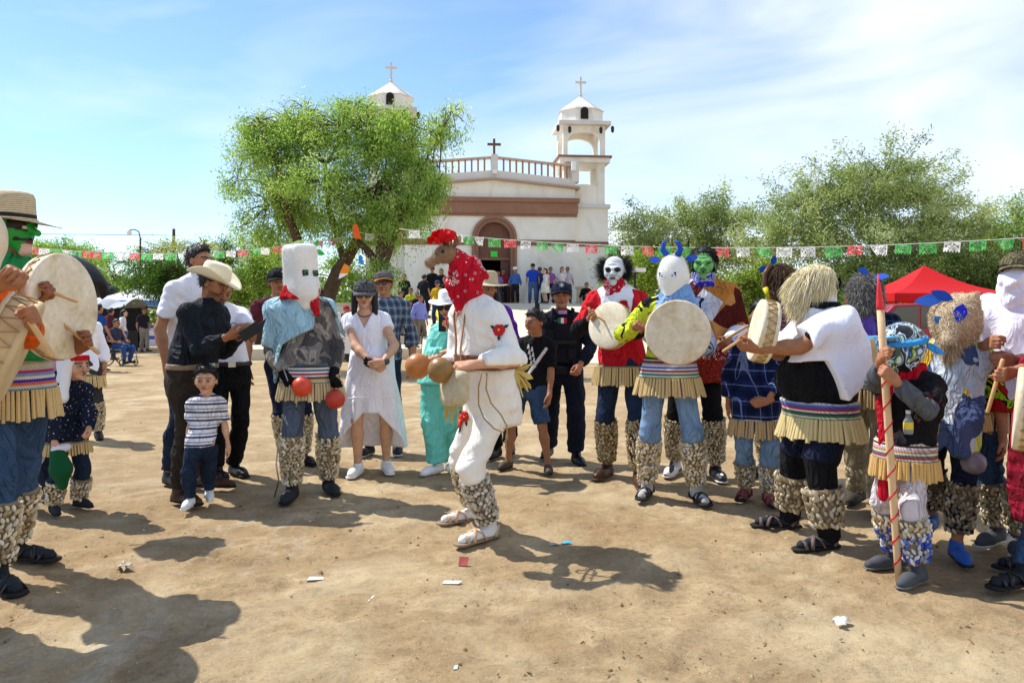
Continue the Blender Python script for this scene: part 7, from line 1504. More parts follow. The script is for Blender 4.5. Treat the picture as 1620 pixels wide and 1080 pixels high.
b = MB(); b.lathe([(1.12 * u, -.1 * u), (1.16 * u, .06 * u), (1.08 * u, .2 * u), (1.05 * u, .1 * u)], 26, p.H(0, .08, .36), p.Rh @ Matrix.Rotation(R_(8), 3, 'X'), sy=1.12, cap=False); b.build('blue_band', cloth('bright_blue_cloth', '3f9ae0'), mo, smooth=True)
leaf_ear(p, p.H(.7, .7, .3), p.H(1.0, 1.9, -.25), .025, cloth('bright_blue_cloth'), p.Rh @ Vector((1, 0, .4)), 'band_end', mo); b = MB(); b.plate([p.H(x, y, .62 + z) for x, y, z in ((-.75, -1.0, 0), (.75, -1.0, 0), (.6, -1.75, -.05), (0, -1.95, -.02), (-.6, -1.75, -.05))], p.Rh @ Vector((0, 0, 1)), .01); b.build('peak', M('helmet_blue', '4aa6dc', rough=.3), mo)
q = S(); n_ = p.nb; q.loft([n_.z - .03, n_.z + .03, n_.z + .07], [n_.x] * 3, [n_.y] * 3, [.1, .09, .08], [.1, .09, .08]); q.cone(n_ + Vector((.0, -.09, .02)), Vector((n_.x - .04, n_.y - .15, zp(p, 640))), .045, .035, sq=(1, .6, 1)); q.cone(Vector((n_.x - .04, n_.y - .15, zp(p, 640))), Vector((n_.x - .04, n_.y - .14, zp(p, 790))), .035, .03, sq=(1, .5, 1)); q.disp = fold(5, .006, 60.); p.put('red_scarf', q, cloth('red_knit', 'c0142a', bump=.6, bscale=120.), h=.009)
b = MB(); c = p.Mi @ pt(1437, 672, 4.02); b.lathe([(.001, -.045), (.022, -.045), (.024, -.03), (.023, .02), (.012, .045), (.011, .06)], 16, c); bo = b.build('water_bottle', M('clear_plastic', 'b8c0c4', rough=.15, trans=.6, var=.02, bump=0.), p.root, smooth=True)
b = MB(); b.lathe([(.0242, -.02), (.0242, .016)], 16, c, cap=False); b.build('bottle_label', M('yellow_label', 'e8c83a', rough=.5), bo, smooth=True); b = MB(); b.lathe([(.0125, .058), (.0125, .074)], 12, c); b.build('bottle_cap', M('white_cap', 'e8e8e8'), bo)
# the lance
o0 = pt(1422, 914, 4.12); o0.z = 0; tp_ = pt(1389, 432, 3.98); root = empty('lance', o0, label='tall wooden lance with red tip and spiral stripe held by the child', cat='lance'); ax = tp_ - o0; b = MB(); b.tube([ax * t for t in (0, .1, .3, .5, .7, .885)], [.016, .018, .019, .019, .019, .018], 12); b.build('shaft', M('pale_wood', 'd9b78c', rough=.6, var=.12, scale=8., bump=.2), root, smooth=True)
b = MB(); b.tube([ax * .885, ax * .9, ax * .95, ax * 1.0], [.0185, .018, .011, .001], 12); b.build('red_tip', M('red_paint', 'e2323c', rough=.45), root, smooth=True)
b = MB(); an = ax.normalized(); s1 = an.orthogonal().normalized(); s2 = an.cross(s1); b.tube([ax * (.03 + .7 * k / 300) + (s1 * math.cos(k * .2) + s2 * math.sin(k * .2)) * .0185 for k in range(300)], .005, 4); b.build('red_ribbon', M('red_ribbon', 'c81c2c', rough=.6), root)
# ================================================================== tan furry mask and towel
p = P('dancer in tan furry mask with blue ears and patterned towel', (1500, 872), (1512, 476), rot=-26, hb=1.5, w=1.1, feet=((1474, 848), (1514, 884)), hands=(None, None), skin='mid', yaw=-14, pitch=8); p.body(feat=False)
def sleeve_red(t, P_):
    n = t('TexNoise', Vector=P_, Scale=7., Detail=1., Distortion=1.2).outputs['Fac']; return t.ramp(n, [(0, srgb('b81a1e')), (.44, srgb('b81a1e')), (.45, srgb('121214')), (.5, srgb('9fd01c')), (.56, srgb('121214')), (.6, srgb('d83a1c'))], 'CONSTANT')
p.shirt(cloth('racing_red', pat=sleeve_red), 1.88, hem=.82, off=.02); p.trousers(NAVY, leg=1.75, legoff=.006); p.shoes(M('blue_shoe', '2458a4', rough=.6), M('dark_sole2', '1a1c20')); p.rattles(z0=.09, z1=.36, seed=61, size=1.15, col=('8d7c64', 'a8977c', '6e604c', 'c0b296'))
p.reed_belt(['5a7a50', 'c8b888', 'a03038', 'c8b888'], z=zp(p, 640), hgt=.06, n=40, rl=.09, seed=20, cane='b89a60')
q = S(); u = p.u; q.ell(p.H(0, .12, .2), (1.15 * u, 1.3 * u, 1.18 * u), R=p.Rh); q.cone(p.H(0, -.6, -.1), p.H(-.05, -1.4, -.75), .7 * u, .34 * u, k=.07); q.cone(p.H(0, .2, -.4), p.H(0, .2, -1.0), .95 * u, .9 * u, k=.06); q.cone(p.H(.6, .4, .9), p.H(.95, .35, 1.3), .32 * u, .14 * u, k=.06)
mo = vmesh(p, 'mask', q, M('tan_pelt', 'cdb592', rough=.95), fur=dict(n=11000, length=.017, width=.0026, down=.55, seed=26, jit=.5, col=['d6c0a0', 'c4aa86', 'e6d6ba', 'b0946e']))
V, Q = S().cone(p.H(-.05, -1.1, -.75), p.H(-.1, -1.05, -1.5), .3 * u, .12 * u).mesh(.01); W, F, C = strands(V, vnormals(V, Q), 1500, .09, .003, .8, 27, jit=.4, col=['c2a884', 'a88c66', 'd6c2a2']); mk('beard', W, F, VC('fur_strand', rough=.7, bump=0., var=.05), mo, smooth=False, col=C, kind='stuff')
leaf_ear(p, p.H(-.3, -.6, 1.25), p.H(-1.7, -.9, 1.1), .036, M('ear_blue', '2f62c0', rough=.8), p.Rh @ Vector((0, -1, .3)), 'ear', mo); leaf_ear(p, p.H(.1, -.7, 1.15), p.H(-.9, -.9, 1.65), .03, BLUE, p.Rh @ Vector((0, -1, .3)), 'ear', mo); leaf_ear(p, p.H(.55, -.95, 1.0), p.H(.35, -1.3, .1), .036, M('royal_blue', '1c2cc8', rough=.7), p.Rh @ Vector((.3, -1, .1)), 'ear', mo)
for e in (-.45, .25): b = MB(); b.box(p.H(e * 1.1, -1.16 + .1 * abs(e), .22), (.024, .012, .02), p.Rh); b.build('eye', M('teal_eye', '2f7ab0'), mo)
cape(p, cloth('patterned_towel', pat=p_cells(['c3cfd8', 'c3cfd8', '4a5a80', 'e3b43a', 'c9d2da', 'd88a3c', 'd8e070', 'b8c6d2'], 9.0, vscale=(1, 1, .6)), rough=.97), lambda X, Y: np.interp(X, [-.4, -.22, -.12, -.02, .05, .14, .2, .4], [zp(p, 660), zp(p, 690), zp(p, 735), zp(p, 700), zp(p, 768), zp(p, 745), zp(p, 600), zp(p, 560)]) + np.where(Y > .0, .6, 0), off=.042, flare=.05, sleeve=(.6, .25), amp=.016, k=32., lo=-.45, armoff=.01)
b = MB(); c = pt(1540, 732, 4.45); root = empty('dark_gourd', c, label='dark silvery gourd hanging below the patterned towel', cat='gourd'); b.lathe([(.001, .065), (.03, .062), (.06, .035), (.068, 0), (.055, -.04), (.02, -.06), (.001, -.062)], 20, (0, 0, 0)); b.build('shell', M('dark_gourd', '857c86', rough=.35, var=.35, scale=18.), root, smooth=True); b = MB(); b.tube([(0, 0, .06), (.01, .02, .2)], .004, 5); b.build('thong', M('raw_thong'), root)
# ================================================================== man with white face wrap
p = P('man in olive cap with white cloth wrapped round his face and shoulders', (1596, 866), (1612, 404), rot=-42, w=1.12, feet=((1576, 858), (1606, 870)), hands=(dict(px=(1561, 545, 4.5), curl=1.0), dict(px=(1592, 580, 4.4), grip=1, axis=(.1, 0, 1), curl=.9)), skin='tan'); p.body(feat=False); WW = cloth('white_wrap', 'efeaf4', var=.03, fold=.3)
p.shirt(WHITEC, 1.5, hem=.95); p.trousers(DENIM, leg=1.7); p.rattles(z0=.06, z1=.32, seed=71, size=1.1); p.shoes(M('grey_shoe'), GREYS); p.cap(cloth('olive_cap', '6e664a'), cloth('olive_visor', '7a7256'), tilt=-3); p.hair(line=.2)
q = S(); u = p.u; q.ell(p.H(0, .05, -.3), (.88 * u, 1.05 * u, .62 * u), R=p.Rh); q.cone(p.H(0, -.4, -.35), p.H(0, -.45, -1.2), .62 * u, .6 * u, k=.06); q.cone(p.H(0, 0, -.6), p.nb + Vector((0, 0, -.06)), .85 * u, 1.2 * u, k=.05); q.disp = fold(9, .007, 55., (1, 1, 1.4)); p.put('face_wrap', q, WW, h=.008)
cape(p, WW, lambda X, Y: np.interp(X, [-.4, -.2, .0, .2, .5], [zp(p, 520), zp(p, 590), zp(p, 640), zp(p, 600), zp(p, 600)]), off=.04, flare=.04, sleeve=(.6, .7), amp=.014)
p.reed_belt(['2f8f60', 'f0f0f0', 'c83040', 'a0c8e8', 'f0e8d8', 'd08030'], z=zp(p, 628), hgt=.09, n=42, rl=.12, seed=23)
# ================================================================== nearest man at the right edge
p = P('drummer in crimson shawl mostly cut off by the right edge', (1684, 925), (1706, 400), rot=-80, w=1.15, feet=((1640, 900), (1612, 928)), hands=(dict(px=(1590, 592, 4.2), grip=1, axis=(-.25, 0, -.95)), dict(px=(1590, 735, 3.75), grip=1, axis=(-.9, -.1, .25))), skin='tan', elbows=(None, Vector((.4, .8, -.8)))); p.body(feat=False, hres=.004)
CR = cloth('crimson_shawl', pat=p_noise([(0, '7a1426'), (.55, 'a3203a'), (.68, 'c05a2c')], 5., 1., .3, vscale=(.2, .2, 2.)), fold=.5); p.shirt(cloth('crimson_shirt', '8c1a34'), 1.4, hem=.7, loose=.04, amp=.012); p.trousers(DENIM, leg=1.97); p.sandals(BLACKL, sock=M('dark_sock')); p.hair(); p.hat(STRAW, r=.2, h=.13, kind='straw')
cape(p, CR, lambda X, Y: np.interp(Y, [-.5, -.25, -.1, .1, .5], [zp(p, 560), zp(p, 575), zp(p, 850), zp(p, 800), zp(p, 700)]) + X * 0, off=.05, flare=.02, sleeve=(.4, .4), amp=.014, lo=-1.35)
drum('drum seen from its side at the right edge above the resting stick', pt(1632, 648, 3.85), (-.85, .52, .08), .2, .13); stick('thick drumstick resting in the near hand at the right edge', p, 1, (-.9, -.12, .24), .09, .09, (.016, .016)); stick('slim pale drumstick upright beside the patterned towel', p, 0, (-.28, 0, -.95), .22, .08, (.012, .010))

# ------------------------------------------------------------------ people in the background
def bg(label, px, d, z, Hh, rot, shirt, pants, hat=None, hatcol=None, sleeve=.7, skin='tan', female=False, long_hair=False, dress=False, hands=(None, None), group=None, feet=None, w=1., hipz=None, shoe=None, hem=None, knees=None):
    if 450 < px < 960 and d > 20:
        zz = z; d = min(np.arange(max(d - 4, 24), d + 2.5, .1), key=lambda q: abs(floor_z(px, q) - zz) * 10 + abs(q - d)) if z > .2 else d; z = floor_z(px, d); Hh = min(max(Hh + (zz - z) * .3, 1.4), 1.75) if not hipz else Hh
    loc = Vector(((px - 810) / F_PX * d, d, z)); p = P(label, None, (px, HOR - (z + Hh - EYE) * F_PX / d), rot=rot, loc=loc, z=z, w=w, female=female, skin=skin, hands=hands, res=.036 if d > 28 else .028, group=group, feet=feet, hipz=hipz, hb=(1.68 if hipz else None), knees=knees); p.body(hands=d < 28)
    c1 = cloth('bg_' + shirt, shirt); p.shirt(c1, sleeve, hem=(.55 * Hh * .8 if dress else hem), off=.022, loose=.06 if dress else .01)
    if not dress: p.trousers(cloth('bg_' + pants, pants), off=.02)
    else:
        q = S(); s_ = p.pc; q.loft([.42, .7, s_.z + .1], [s_.x] * 3, [s_.y] * 3, [.22, .2, .16], [.18, .16, .13]); p.put('skirt', q, c1)
    p.shoes(BLACKL if not shoe else shoe)
    if hat == 'cap': p.cap(cloth('bgcap_' + hatcol, hatcol)); p.hair(line=.2)
    elif hat: p.hat(M('bghat_' + hatcol, hatcol), r=.18, h=.12, kind=hat); p.hair()
    else: p.hair()
    if long_hair: q = S(); q.cone(p.H(0, .5, .2), p.H(0, .7, -1.8), .7 * p.u, .55 * p.u); p.put('long_hair', q, M('black_hair'))
    return p
FCG = 'people by the church door'; ZP = PLAT - .02
bg('man in white cowboy hat and blue shirt beside the church door', 815, 34.0, ZP, 1.52, -5, '4a6cae', '22242c', 'cowboy', 'e8e4da', 1.8, group=FCG)
bg('man in royal blue T-shirt and jeans on the church forecourt', 843, 33.6, ZP, 1.66, 0, '2348b8', '45618c', 'cap', '1c1e2a', w=1.15, group=FCG)
bg('man in dark shirt half hidden behind the royal blue T-shirt', 854, 34.3, ZP, 1.55, 0, '3a4468', '34466c', 'cap', '5a5a5a', group=FCG)
bg('woman in short white dress by the church wall', 862.5, 33.2, ZP, 1.45, -60, 'e8e2d8', '0', None, None, .3, 'light', True, True, True, group=FCG)
bg('person in violet print shirt and black trousers by the church wall', 871, 33.6, ZP, 1.52, 10, '8d5aa0', '1c1c20', None, None, group=FCG)
bg('woman with long dark hair and white blouse at the right of the facade', 889, 34.0, ZP, 1.55, 10, 'e2dce0', '6a6a70', None, None, .5, 'light', True, True, group=FCG)
bg('man in pale shirt behind the woman with long hair', 898, 34.5, ZP, 1.58, 0, 'cfc4d4', '3a4050', None, None, group=FCG)
bg('person in lilac shirt standing in the church doorway', 788, 34.6, ZP, 1.42, 0, '8a7ab0', '3a3a48', None, None, group=FCG)
bg('person in red shirt in the shade of the church doorway', 796, 35.1, ZP, 1.52, -10, '9c2434', '2a2228', None, None, group=FCG)
bg('person in black sitting low near the stone pillar', 928, 33.2, ZP, .86, 10, '17171c', '1a1a20', None, None, 1.7, hipz=.22, feet=(Vector(((923 - 810) / F_PX * 33.2, 32.75, ZP)), Vector(((932 - 810) / F_PX * 33.2, 32.75, ZP))), group=FCG)
SG = 'people on the church steps'
bg('person in black with dark cap high on the church steps', 684, 32.6, 1.62, 1.68, 10, '15161b', '1a1b22', 'cap', '16171c', group=SG)
bg('person in black hooded top beside the dark cap on the steps', 698, 32.6, 1.62, 1.6, -15, '1b1b22', '20222c', None, None, 1.8, group=SG, long_hair=True)
bg('person in dark clothes left of the dark cap on the steps', 671, 31.6, 1.3, 1.6, 160, '1d2028', '22242e', None, None, group=SG)
bg('person in amber yellow shirt lower on the steps', 692, 31.0, 1.0, 1.6, -10, 'd8a820', '2a3a5c', 'cap', '3a4a6c', group=SG)
bg('youth in black T-shirt with pale print and sunglasses on the steps', 660, 30.0, .7, 1.62, 5, '1a1a1e', '30384c', None, None, group=SG).glasses()
bg('person in lime yellow shirt at the left of the steps', 650, 31.0, .98, 1.5, 20, 'c8d02c', '2c3448', None, None, group=SG)
bg('man in lilac shirt and grey trousers at the foot of the steps', 665, 26.2, .34, 1.72, 40, '8a90d8', '7a7268', None, None, 1.7, group=SG)
bg('woman in dark clothes next to the lilac shirt', 648, 26.4, .34, 1.55, 20, '1c1e2a', '242c46', None, None, female=True, long_hair=True, group=SG)
bg('man in grey shirt and pale hat beside the slim mesquite', 578, 31.0, .98, 1.66, 30, '7a8294', '2c3038', 'cowboy', 'd8d0c0', 1.8, group=SG)
bg('person in red shirt behind the white dress', 622, 28.0, .34, 1.68, 0, 'b02430', '3a3c48', None, None, group=SG)
bg('man in white shirt with dark strap behind the plaid man', 634, 29.5, .6, 1.7, 60, 'd2d2da', '8a8a90', None, None, group=SG)
bg('man in white polo shading his eyes by the pushcart', 526, 24.2, 0, 1.74, 10, 'ececf0', '17171c', 'cap', '4a4c4a', hands=(dict(px=(513, 488, 24.0)), None))
bg('man in red cap and dark shirt by the pushcart', 548, 24.8, 0, 1.68, 40, '22242c', '2a2c38', 'cap', 'c02430')
b = bg('man in blue T-shirt pushing the wheelchair', 156, 19.8, 0, 1.66, 155, '27509a', '2c3a52', None, None, hands=(dict(px=(180, 543, 19.9)), dict(px=(172, 545, 20.2))), w=1.12)
bg('man in maroon shirt behind the wheelchair', 175, 25.0, 0, 1.62, 160, '5c2832', '2c3446', None, None)
bg('woman in white blouse with shoulder bag and jeans', 196, 27.0, 0, 1.58, 120, 'e0dce4', '4a648c', None, None, .9, 'light', True, True)
bg('man in dark T-shirt and grey trousers walking alone at left', 228, 30.0, 0, 1.68, 60, '2a2838', '8d877e', None, None, feet=(Vector(((222 - 810) / F_PX * 30, 30.1, 0)), Vector(((237 - 810) / F_PX * 30, 29.8, 0))))
for px, d_, z_, h_, r_, c1, c2, hat, hc, lab in ((596, 30, .7, 1.6, 10, '2a2c34', '22242c', 'cap', '1a1a1e', 'person in charcoal shirt and cap left of the plaid man'), (610, 31.5, 1.3, 1.55, -10, 'c8c4cc', '3a4050', None, None, 'person in pale shirt high on the steps behind the orange cap'), (640, 32, 1.5, 1.6, 5, '24262e', '2a2c36', None, None, 'person in dark shirt on the upper steps left of the yellow shirts'),
        (562, 27, .0, 1.6, 30, '8a3038', '2c3040', None, None, 'person in brick red shirt beyond the pushcart'), (512, 30, 0, 1.62, -20, '4a5a78', '2a2c34', 'cap', '2a2a30', 'person in slate shirt under the leaning mesquite'), (704, 31.5, 1.25, 1.55, -20, '20222a', '3a3c48', None, None, 'person in black at the right end of the steps'), (207, 33, 0, 1.6, 40, '3c3a4c', '2a2c3a', None, None, 'person in dark top beside the white canopy')):
    bg(lab, px, d_, z_, h_, r_, c1, c2, hat, hc, group='onlookers under the trees')
# wheelchair with a sitter
wc = empty('wheelchair', G(186, 578), R_(70), label='wheelchair with chrome frame at the left of the square', cat='wheelchair'); CHR = M('steel', '9a9a9a', metal=1., rough=.35)
for e in (-1, 1):
    b = MB(); b.tube([(e * .28, .1 + .29 * math.cos(t), .3 + .29 * math.sin(t)) for t in np.linspace(0, 6.283, 24)], .018, 6); w_ = b.build('wheel', BLACKL, wc, smooth=True)
    b = MB(); b.tube([(e * .28, .1, .3), (e * .28, .1, .32)], .03, 8); [b.tube([(e * .28, .1, .3), (e * .28, .1 + .28 * math.cos(t), .3 + .28 * math.sin(t))], .004, 4) for t in np.linspace(0, 6.28, 12)]; b.build('spokes', CHR, w_)
    b = MB(); b.tube([(e * .25, -.45, .09 + .06 * math.cos(0)), (e * .25, -.38, .45), (e * .25, .2, .47), (e * .25, .24, .95), (e * .25, .36, .97)], .014, 6); b.build('frame', CHR, wc, smooth=True)
    b = MB(); b.tube([(e * .25, -.4 + .08 * math.cos(t), .09 + .08 * math.sin(t)) for t in np.linspace(0, 6.283, 14)], .014, 6); b.build('caster', BLACKL, wc, smooth=True)
b = MB(); b.bx(-.23, .23, -.22, .2, .44, .47); b.build('seat', BLACKL, wc); b = MB(); b.bx(-.23, .23, .2, .23, .5, .92); b.build('backrest', BLACKL, wc)
p = P('person in blue jeans seated in the wheelchair', None, (184, HOR - (1.28 - EYE) * F_PX / 22.0), loc=G(186, 578), rot=70, hb=1.6, hipz=.56, res=.026, feet=(Vector(((199 - 810) / F_PX * 22, 21.9, .06)), Vector(((200 - 810) / F_PX * 22, 22.2, .06))), hands=(dict(at=(-.18, -.2, .66)), dict(at=(.18, -.2, .66)))); p.body(); p.shirt(cloth('bg_slate', '3c4058'), 1.0, off=.02); p.trousers(cloth('bg_blue_jeans', '35589a')); p.shoes(BLACKL); p.hair()
# ------------------------------------------------------------------ things in the background
def thing(name, loc, label, cat, rz=0): return empty(name, loc, rz, label=label, cat=cat)
t = thing('pushcart', G(541, 571), 'white ice pushcart with faint red lettering by the mesquite', 'cart'); WP = M('white_paint', 'eeecec', rough=.4, var=.08)
b = MB(); b.bx(-.40, .40, -.3, .3, .24, .8); b.build('box', WP, t); b = MB(); b.bx(-.42, .42, -.32, .32, .8, .84); b.build('lid', WP, t); RL = M('red_letter', 'c0303a', rough=.6)
for i in range(9):
    b = MB(); x = -.2 + (i % 3) * .13; z = .66 - (i // 3) * .13; b.tube([(x, -.304, z), (x + .03, -.304, z + .05), (x + .06, -.304, z), (x + .09, -.304, z + .045)], .011, 4); b.build('lettering', RL, t)
for e in (-1, 1): b = MB(); b.tube([(e * .24 - .04, -.24, .16), (e * .24 + .04, -.24, .16)], .16, 14) if 0 else b.lathe([(.05, -.03), (.16, -.03), (.16, .03), (.05, .03)], 16, (e * .28, -.24, .16), Matrix.Rotation(R_(90), 3, 'X')); b.build('wheel', BLACKL, t, smooth=False)
def canopy(label, c, w, d, zt, ze, mat, leg, val=.22, trim=None):
    t = thing('canopy_tent', c, label, 'canopy'); V = [(-w, -d, ze), (w, -d, ze), (w, d, ze), (-w, d, ze), (0, 0, zt)]; b = MB(); N = 8; pts_ = []
    for k in range(4):
        a_, c_ = Vector(V[k]), Vector(V[(k + 1) % 4]); rows = []
        for j in range(N + 1):
            for i in range(N + 1):
                q = a_.lerp(c_, i / N).lerp(Vector(V[4]), j / N); q.z -= .22 * math.sin(math.pi * j / N) * .6 + .05 * math.sin(math.pi * i / N) * (1 - j / N); rows.append(q)
        b.add(rows, [(j * (N + 1) + i, j * (N + 1) + i + 1, (j + 1) * (N + 1) + i + 1, (j + 1) * (N + 1) + i) for j in range(N) for i in range(N)])
    o = b.build('roof', mat, t, smooth=False)
    for k in range(4):
        a_, c_ = Vector(V[k]), Vector(V[(k + 1) % 4]); b = MB(); n_ = (c_ - a_).cross(Vector((0, 0, 1))).normalized(); b.plate([a_ + n_ * .01 + Vector((0, 0, .0)), c_ + n_ * .01, c_ + n_ * .01 - Vector((0, 0, val)), a_ + n_ * .01 - Vector((0, 0, val))], n_, .01); b.build('valance', trim or mat, o)
        b = MB(); b.tube([(V[k][0] * .98, V[k][1] * .98, 0), (V[k][0] * .98, V[k][1] * .98, ze - .01)], .03, 6); b.build('leg', leg, t)
        b = MB(); b.tube([a_ * .97 + Vector((0, 0, -.05)), (a_ + c_) / 2 * .97 + Vector((0, 0, -.35)), c_ * .97 + Vector((0, 0, -.05))], .018, 5); b.build('truss', leg, t)
def tarp(name, hexc, tr=.35):
    m = bpy.data.materials.new(name); q = NT(m); c = srgb(hexc); q.set(Base_Color=c, Roughness=.55, Specular_IOR_Level=.25); ts = q('BsdfTranslucent', Color=c); mx = q('MixShader', Fac=tr); q.t.links.new(q.b.outputs[0], mx.inputs[1]); q.t.links.new(ts.outputs[0], mx.inputs[2]); q.t.links.new(mx.outputs[0], q.t.nodes['Material Output'].inputs['Surface']); return m
c = pt(1462, 500, 21.5); c.z = 0; canopy('red pop-up canopy over the parked pickup at right', c, 1.5, 1.5, EYE + 80 / F_PX * 21.5, EYE + 34 / F_PX * 21.5, tarp('red_tarp', 'e0282c', .45), M('dark_steel', '3a3a3c', rough=.5, metal=.6), .2)
c = pt(225, 500, 34); c.z = 0; canopy('white and blue canopy left of the shade tree', c, 1.75, 1.6, EYE + 52 / F_PX * 34, EYE + 24 / F_PX * 34, tarp('white_tarp', 'e6eaf2', .4), WP, .22, tarp('blue_tarp', '7aa0d8', .3))
c = pt(172, 500, 31); c.z = 0; t = thing('market_stall', c, 'market stall with sagging grey tarp and painted dark interior at left', 'stall'); b = MB(); N = 10; rows = [(-1.1 + 2.2 * i / N, -1 + 2 * j / N, 1.75 + .3 * math.sin(math.pi * j / N) - .12 * math.sin(math.pi * i / 5) ** 2) for j in range(N + 1) for i in range(N + 1)]
b.add(rows, [(j * 11 + i, j * 11 + i + 1, (j + 1) * 11 + i + 1, (j + 1) * 11 + i) for j in range(N) for i in range(N)]); b.build('tarp', M('grey_tarp', '9aa0a8', rough=.6), t)
for x in (-1.05, 1.05):
    for y in (-.95, .95): b = MB(); b.tube([(x, y, 0), (x, y, 1.8)], .03, 6); b.build('post', M('dark_steel'), t)
b = MB(); b.bx(-.9, .9, -.4, .5, 0, .8); b.build('table', M('stall_shade', '2e2a2c', rough=.8, var=.4, scale=3.), t); b = MB(); b.bx(-1.0, 1.05, .88, .92, .1, 1.7); b.build('shade_backing', M('stall_shade_back', '26262a', rough=.8), t)  # dark box and sheet put the interior's shade under the tarp into colour
c = pt(171, 500, 38); c.z = 0; t = thing('water_tank', c, 'black ribbed water tank on a stand behind the stall', 'tank'); z0 = EYE + 24 / F_PX * 38; b = MB(); b.lathe([(.02, z0), (.5, z0)] + [(.5 + .025 * (k % 2), z0 + .06 + .055 * k) for k in range(10)] + [(.42, z0 + .66), (.15, z0 + .74), (.14, z0 + .8), (.01, z0 + .8)], 24); b.build('tank', M('black_plastic', '1c1e22', rough=.45), t, smooth=False)
for x in (-.4, .4):
    for y in (-.4, .4): b = MB(); b.tube([(x, y, 0), (x, y, z0)], .04, 6); b.build('leg', M('dark_steel'), t)
# low white wall with blue bands
c = pt(330, 500, 37); c.z = 0; t = thing('low_wall', c, 'low white wall with blue painted bands across the left background', 'wall'); BB = M('blue_band', '3a52b8', rough=.7); b = MB(); b.bx(-7.2, 3.4, 0, .25, 0, .82); b.build('wall_body', M('lavender_wall', 'd5d2e2', rough=.9, var=.08), t)
b = MB(); b.bx(-7.25, 3.45, -.06, .31, .82, .95); b.build('coping', BB, t); b = MB(); b.bx(-7.2, 3.4, -.012, .0, .30, .46); b.build('painted_band', BB, t)
for k in range(5): b = MB(); x = -6.6 + k * 2.4; b.bx(x - .16, x + .16, -.05, .3, .0, .818); b.build('pier', M('lavender_wall'), t)
c = pt(222, 500, 40); c.z = 0; t = thing('street_lamp', c, 'street lamp with curved arm against the sky at left', 'lamp'); zt = EYE + 137 / F_PX * 40; b = MB(); b.tube([(0, 0, 0), (0, 0, zt - .4)], [.07, .05], 8); b.build('pole', M('dark_steel'), t, smooth=True); b = MB(); b.tube([(0, 0, zt - .45), (-.08, 0, zt - .1), (-.3, 0, zt), (-.55, 0, zt - .02)], .03, 7); b.build('arm', M('dark_steel'), t, smooth=True); b = MB(); b.lathe([(.03, .08), (.07, .05), (.12, -.06), (.1, -.2), (.03, -.24)], 12, (-.55, 0, zt - .06)); b.build('lamp_head', WP, t, smooth=True)
c = pt(275, 500, 62); c.z = 0; t = thing('utility_pole', c, 'wooden utility pole rising behind the left trees', 'pole'); zt = EYE + 138 / F_PX * 62; b = MB(); b.tube([(0, 0, 0), (0, 0, zt)], [.16, .12], 8); b.build('pole', BARK, t); b = MB()
for k in (0, 1): b.tube([(-.5 + k, .07, zt - .5 - 1.2 * k * 0), (-9 + k, -8, zt - 1.2), (-30, -16, zt - .6)], .014, 4)
b.build('wires', M('black_plastic'), t)
c = chw(3.62, -1.2, ZP); b = MB(); b.lathe([(.26, 0), (.26, .08), (.2, .1), (.2, .62), (.27, .66), (.27, .74), (.02, .74)], 4, (0, 0, 0), Matrix.Rotation(R_(45), 3, 'Z')); b.build('stone_pillar', M('beige_stone', 'cbb898', rough=.9), loc=c, label='short beige stone pillar on the forecourt beside the tower', cat='pillar')
b = MB(); b.bx(-.32, .32, -.03, .03, .0, .12); b.bx(-.32, -.26, .03, .09, -.6, .12); o = b.build('white_sign_board', WP, loc=pt(1005, 430, 24), label='small blank white board on a post beside the bald mask', cat='board'); b = MB(); b.tube([(.0, .06, -2.75), (.0, .06, 0)], .04, 6); b.build('post', M('dark_steel'), o)
# ------------------------------------------------------------------ vehicles
def vehicle(name, label, loc, rz, mat, L, Hh, Wd, prof, glass, wheel_x, wr, cat, extra=None):
    t = thing(name, loc, label, cat, rz); q = S(); pr = prof; zz = [z for _, z in pr]
    V = []; n = len(pr); b = MB(); ins = .0
    b.add([(x, -Wd, z) for x, z in pr] + [(x, Wd, z) for x, z in pr], [tuple(range(n)), tuple(range(2 * n - 1, n - 1, -1))] + [(i + n, (i + 1) % n + n, (i + 1) % n, i) for i in range(n)])
    o = b.build('body', mat, t)
    md = o.modifiers.new('bevel', 'BEVEL'); md.width = .06; md.segments = 3; md.limit_method = 'ANGLE'
    for poly in glass:
        for sd in (-1, 1): b = MB(); b.plate([(x, sd * (Wd + .004), z) for x, z in poly], (0, 1, 0), .012); b.build('window', M('car_glass', '101317', rough=.08, spec=.8, bump=0., var=.02), t)
    for x in wheel_x:
        for sd in (-1, 1):
            b = MB(); b.lathe([(wr * .55, -.11), (wr * .92, -.12), (wr, -.06), (wr, .06), (wr * .92, .12), (wr * .55, .11)], 26, (x, sd * (Wd - .08), wr), Matrix.Rotation(R_(90), 3, 'X'), cap=False); w_ = b.build('wheel', M('tyre', '17171a', rough=.9), t, smooth=True)
            b = MB(); b.lathe([(.02, 0), (wr * .2, .02), (wr * .5, -.02), (wr * .58, .03)], 14, (x, sd * (Wd + .02), wr), Matrix.Rotation(R_(90), 3, 'X')); [b.bx(x - .02, x + .02, sd * (Wd + .02) - .01, sd * (Wd + .02) + .01, wr + .02, wr * 1.5) for _ in (0,)]; b.build('rim', M('alloy', 'b0b0b4', metal=.8, rough=.35), w_)
            b = MB(); N = 14; b.plate([(x + (wr + .1) * math.cos(math.pi * k / N), sd * (Wd + .012), wr + (wr + .1) * math.sin(math.pi * k / N)) for k in range(N + 1)], (0, 1, 0), .03); b.build('wheel_arch', M('black_plastic'), t)
    if extra: extra(t)
    return t
RED = M('red_car_paint', '8e1420', rough=.25, var=.04, bump=0., spec=.6); GRY = M('grey_car_paint', '3a3e44', rough=.3, var=.04, bump=0., spec=.6)
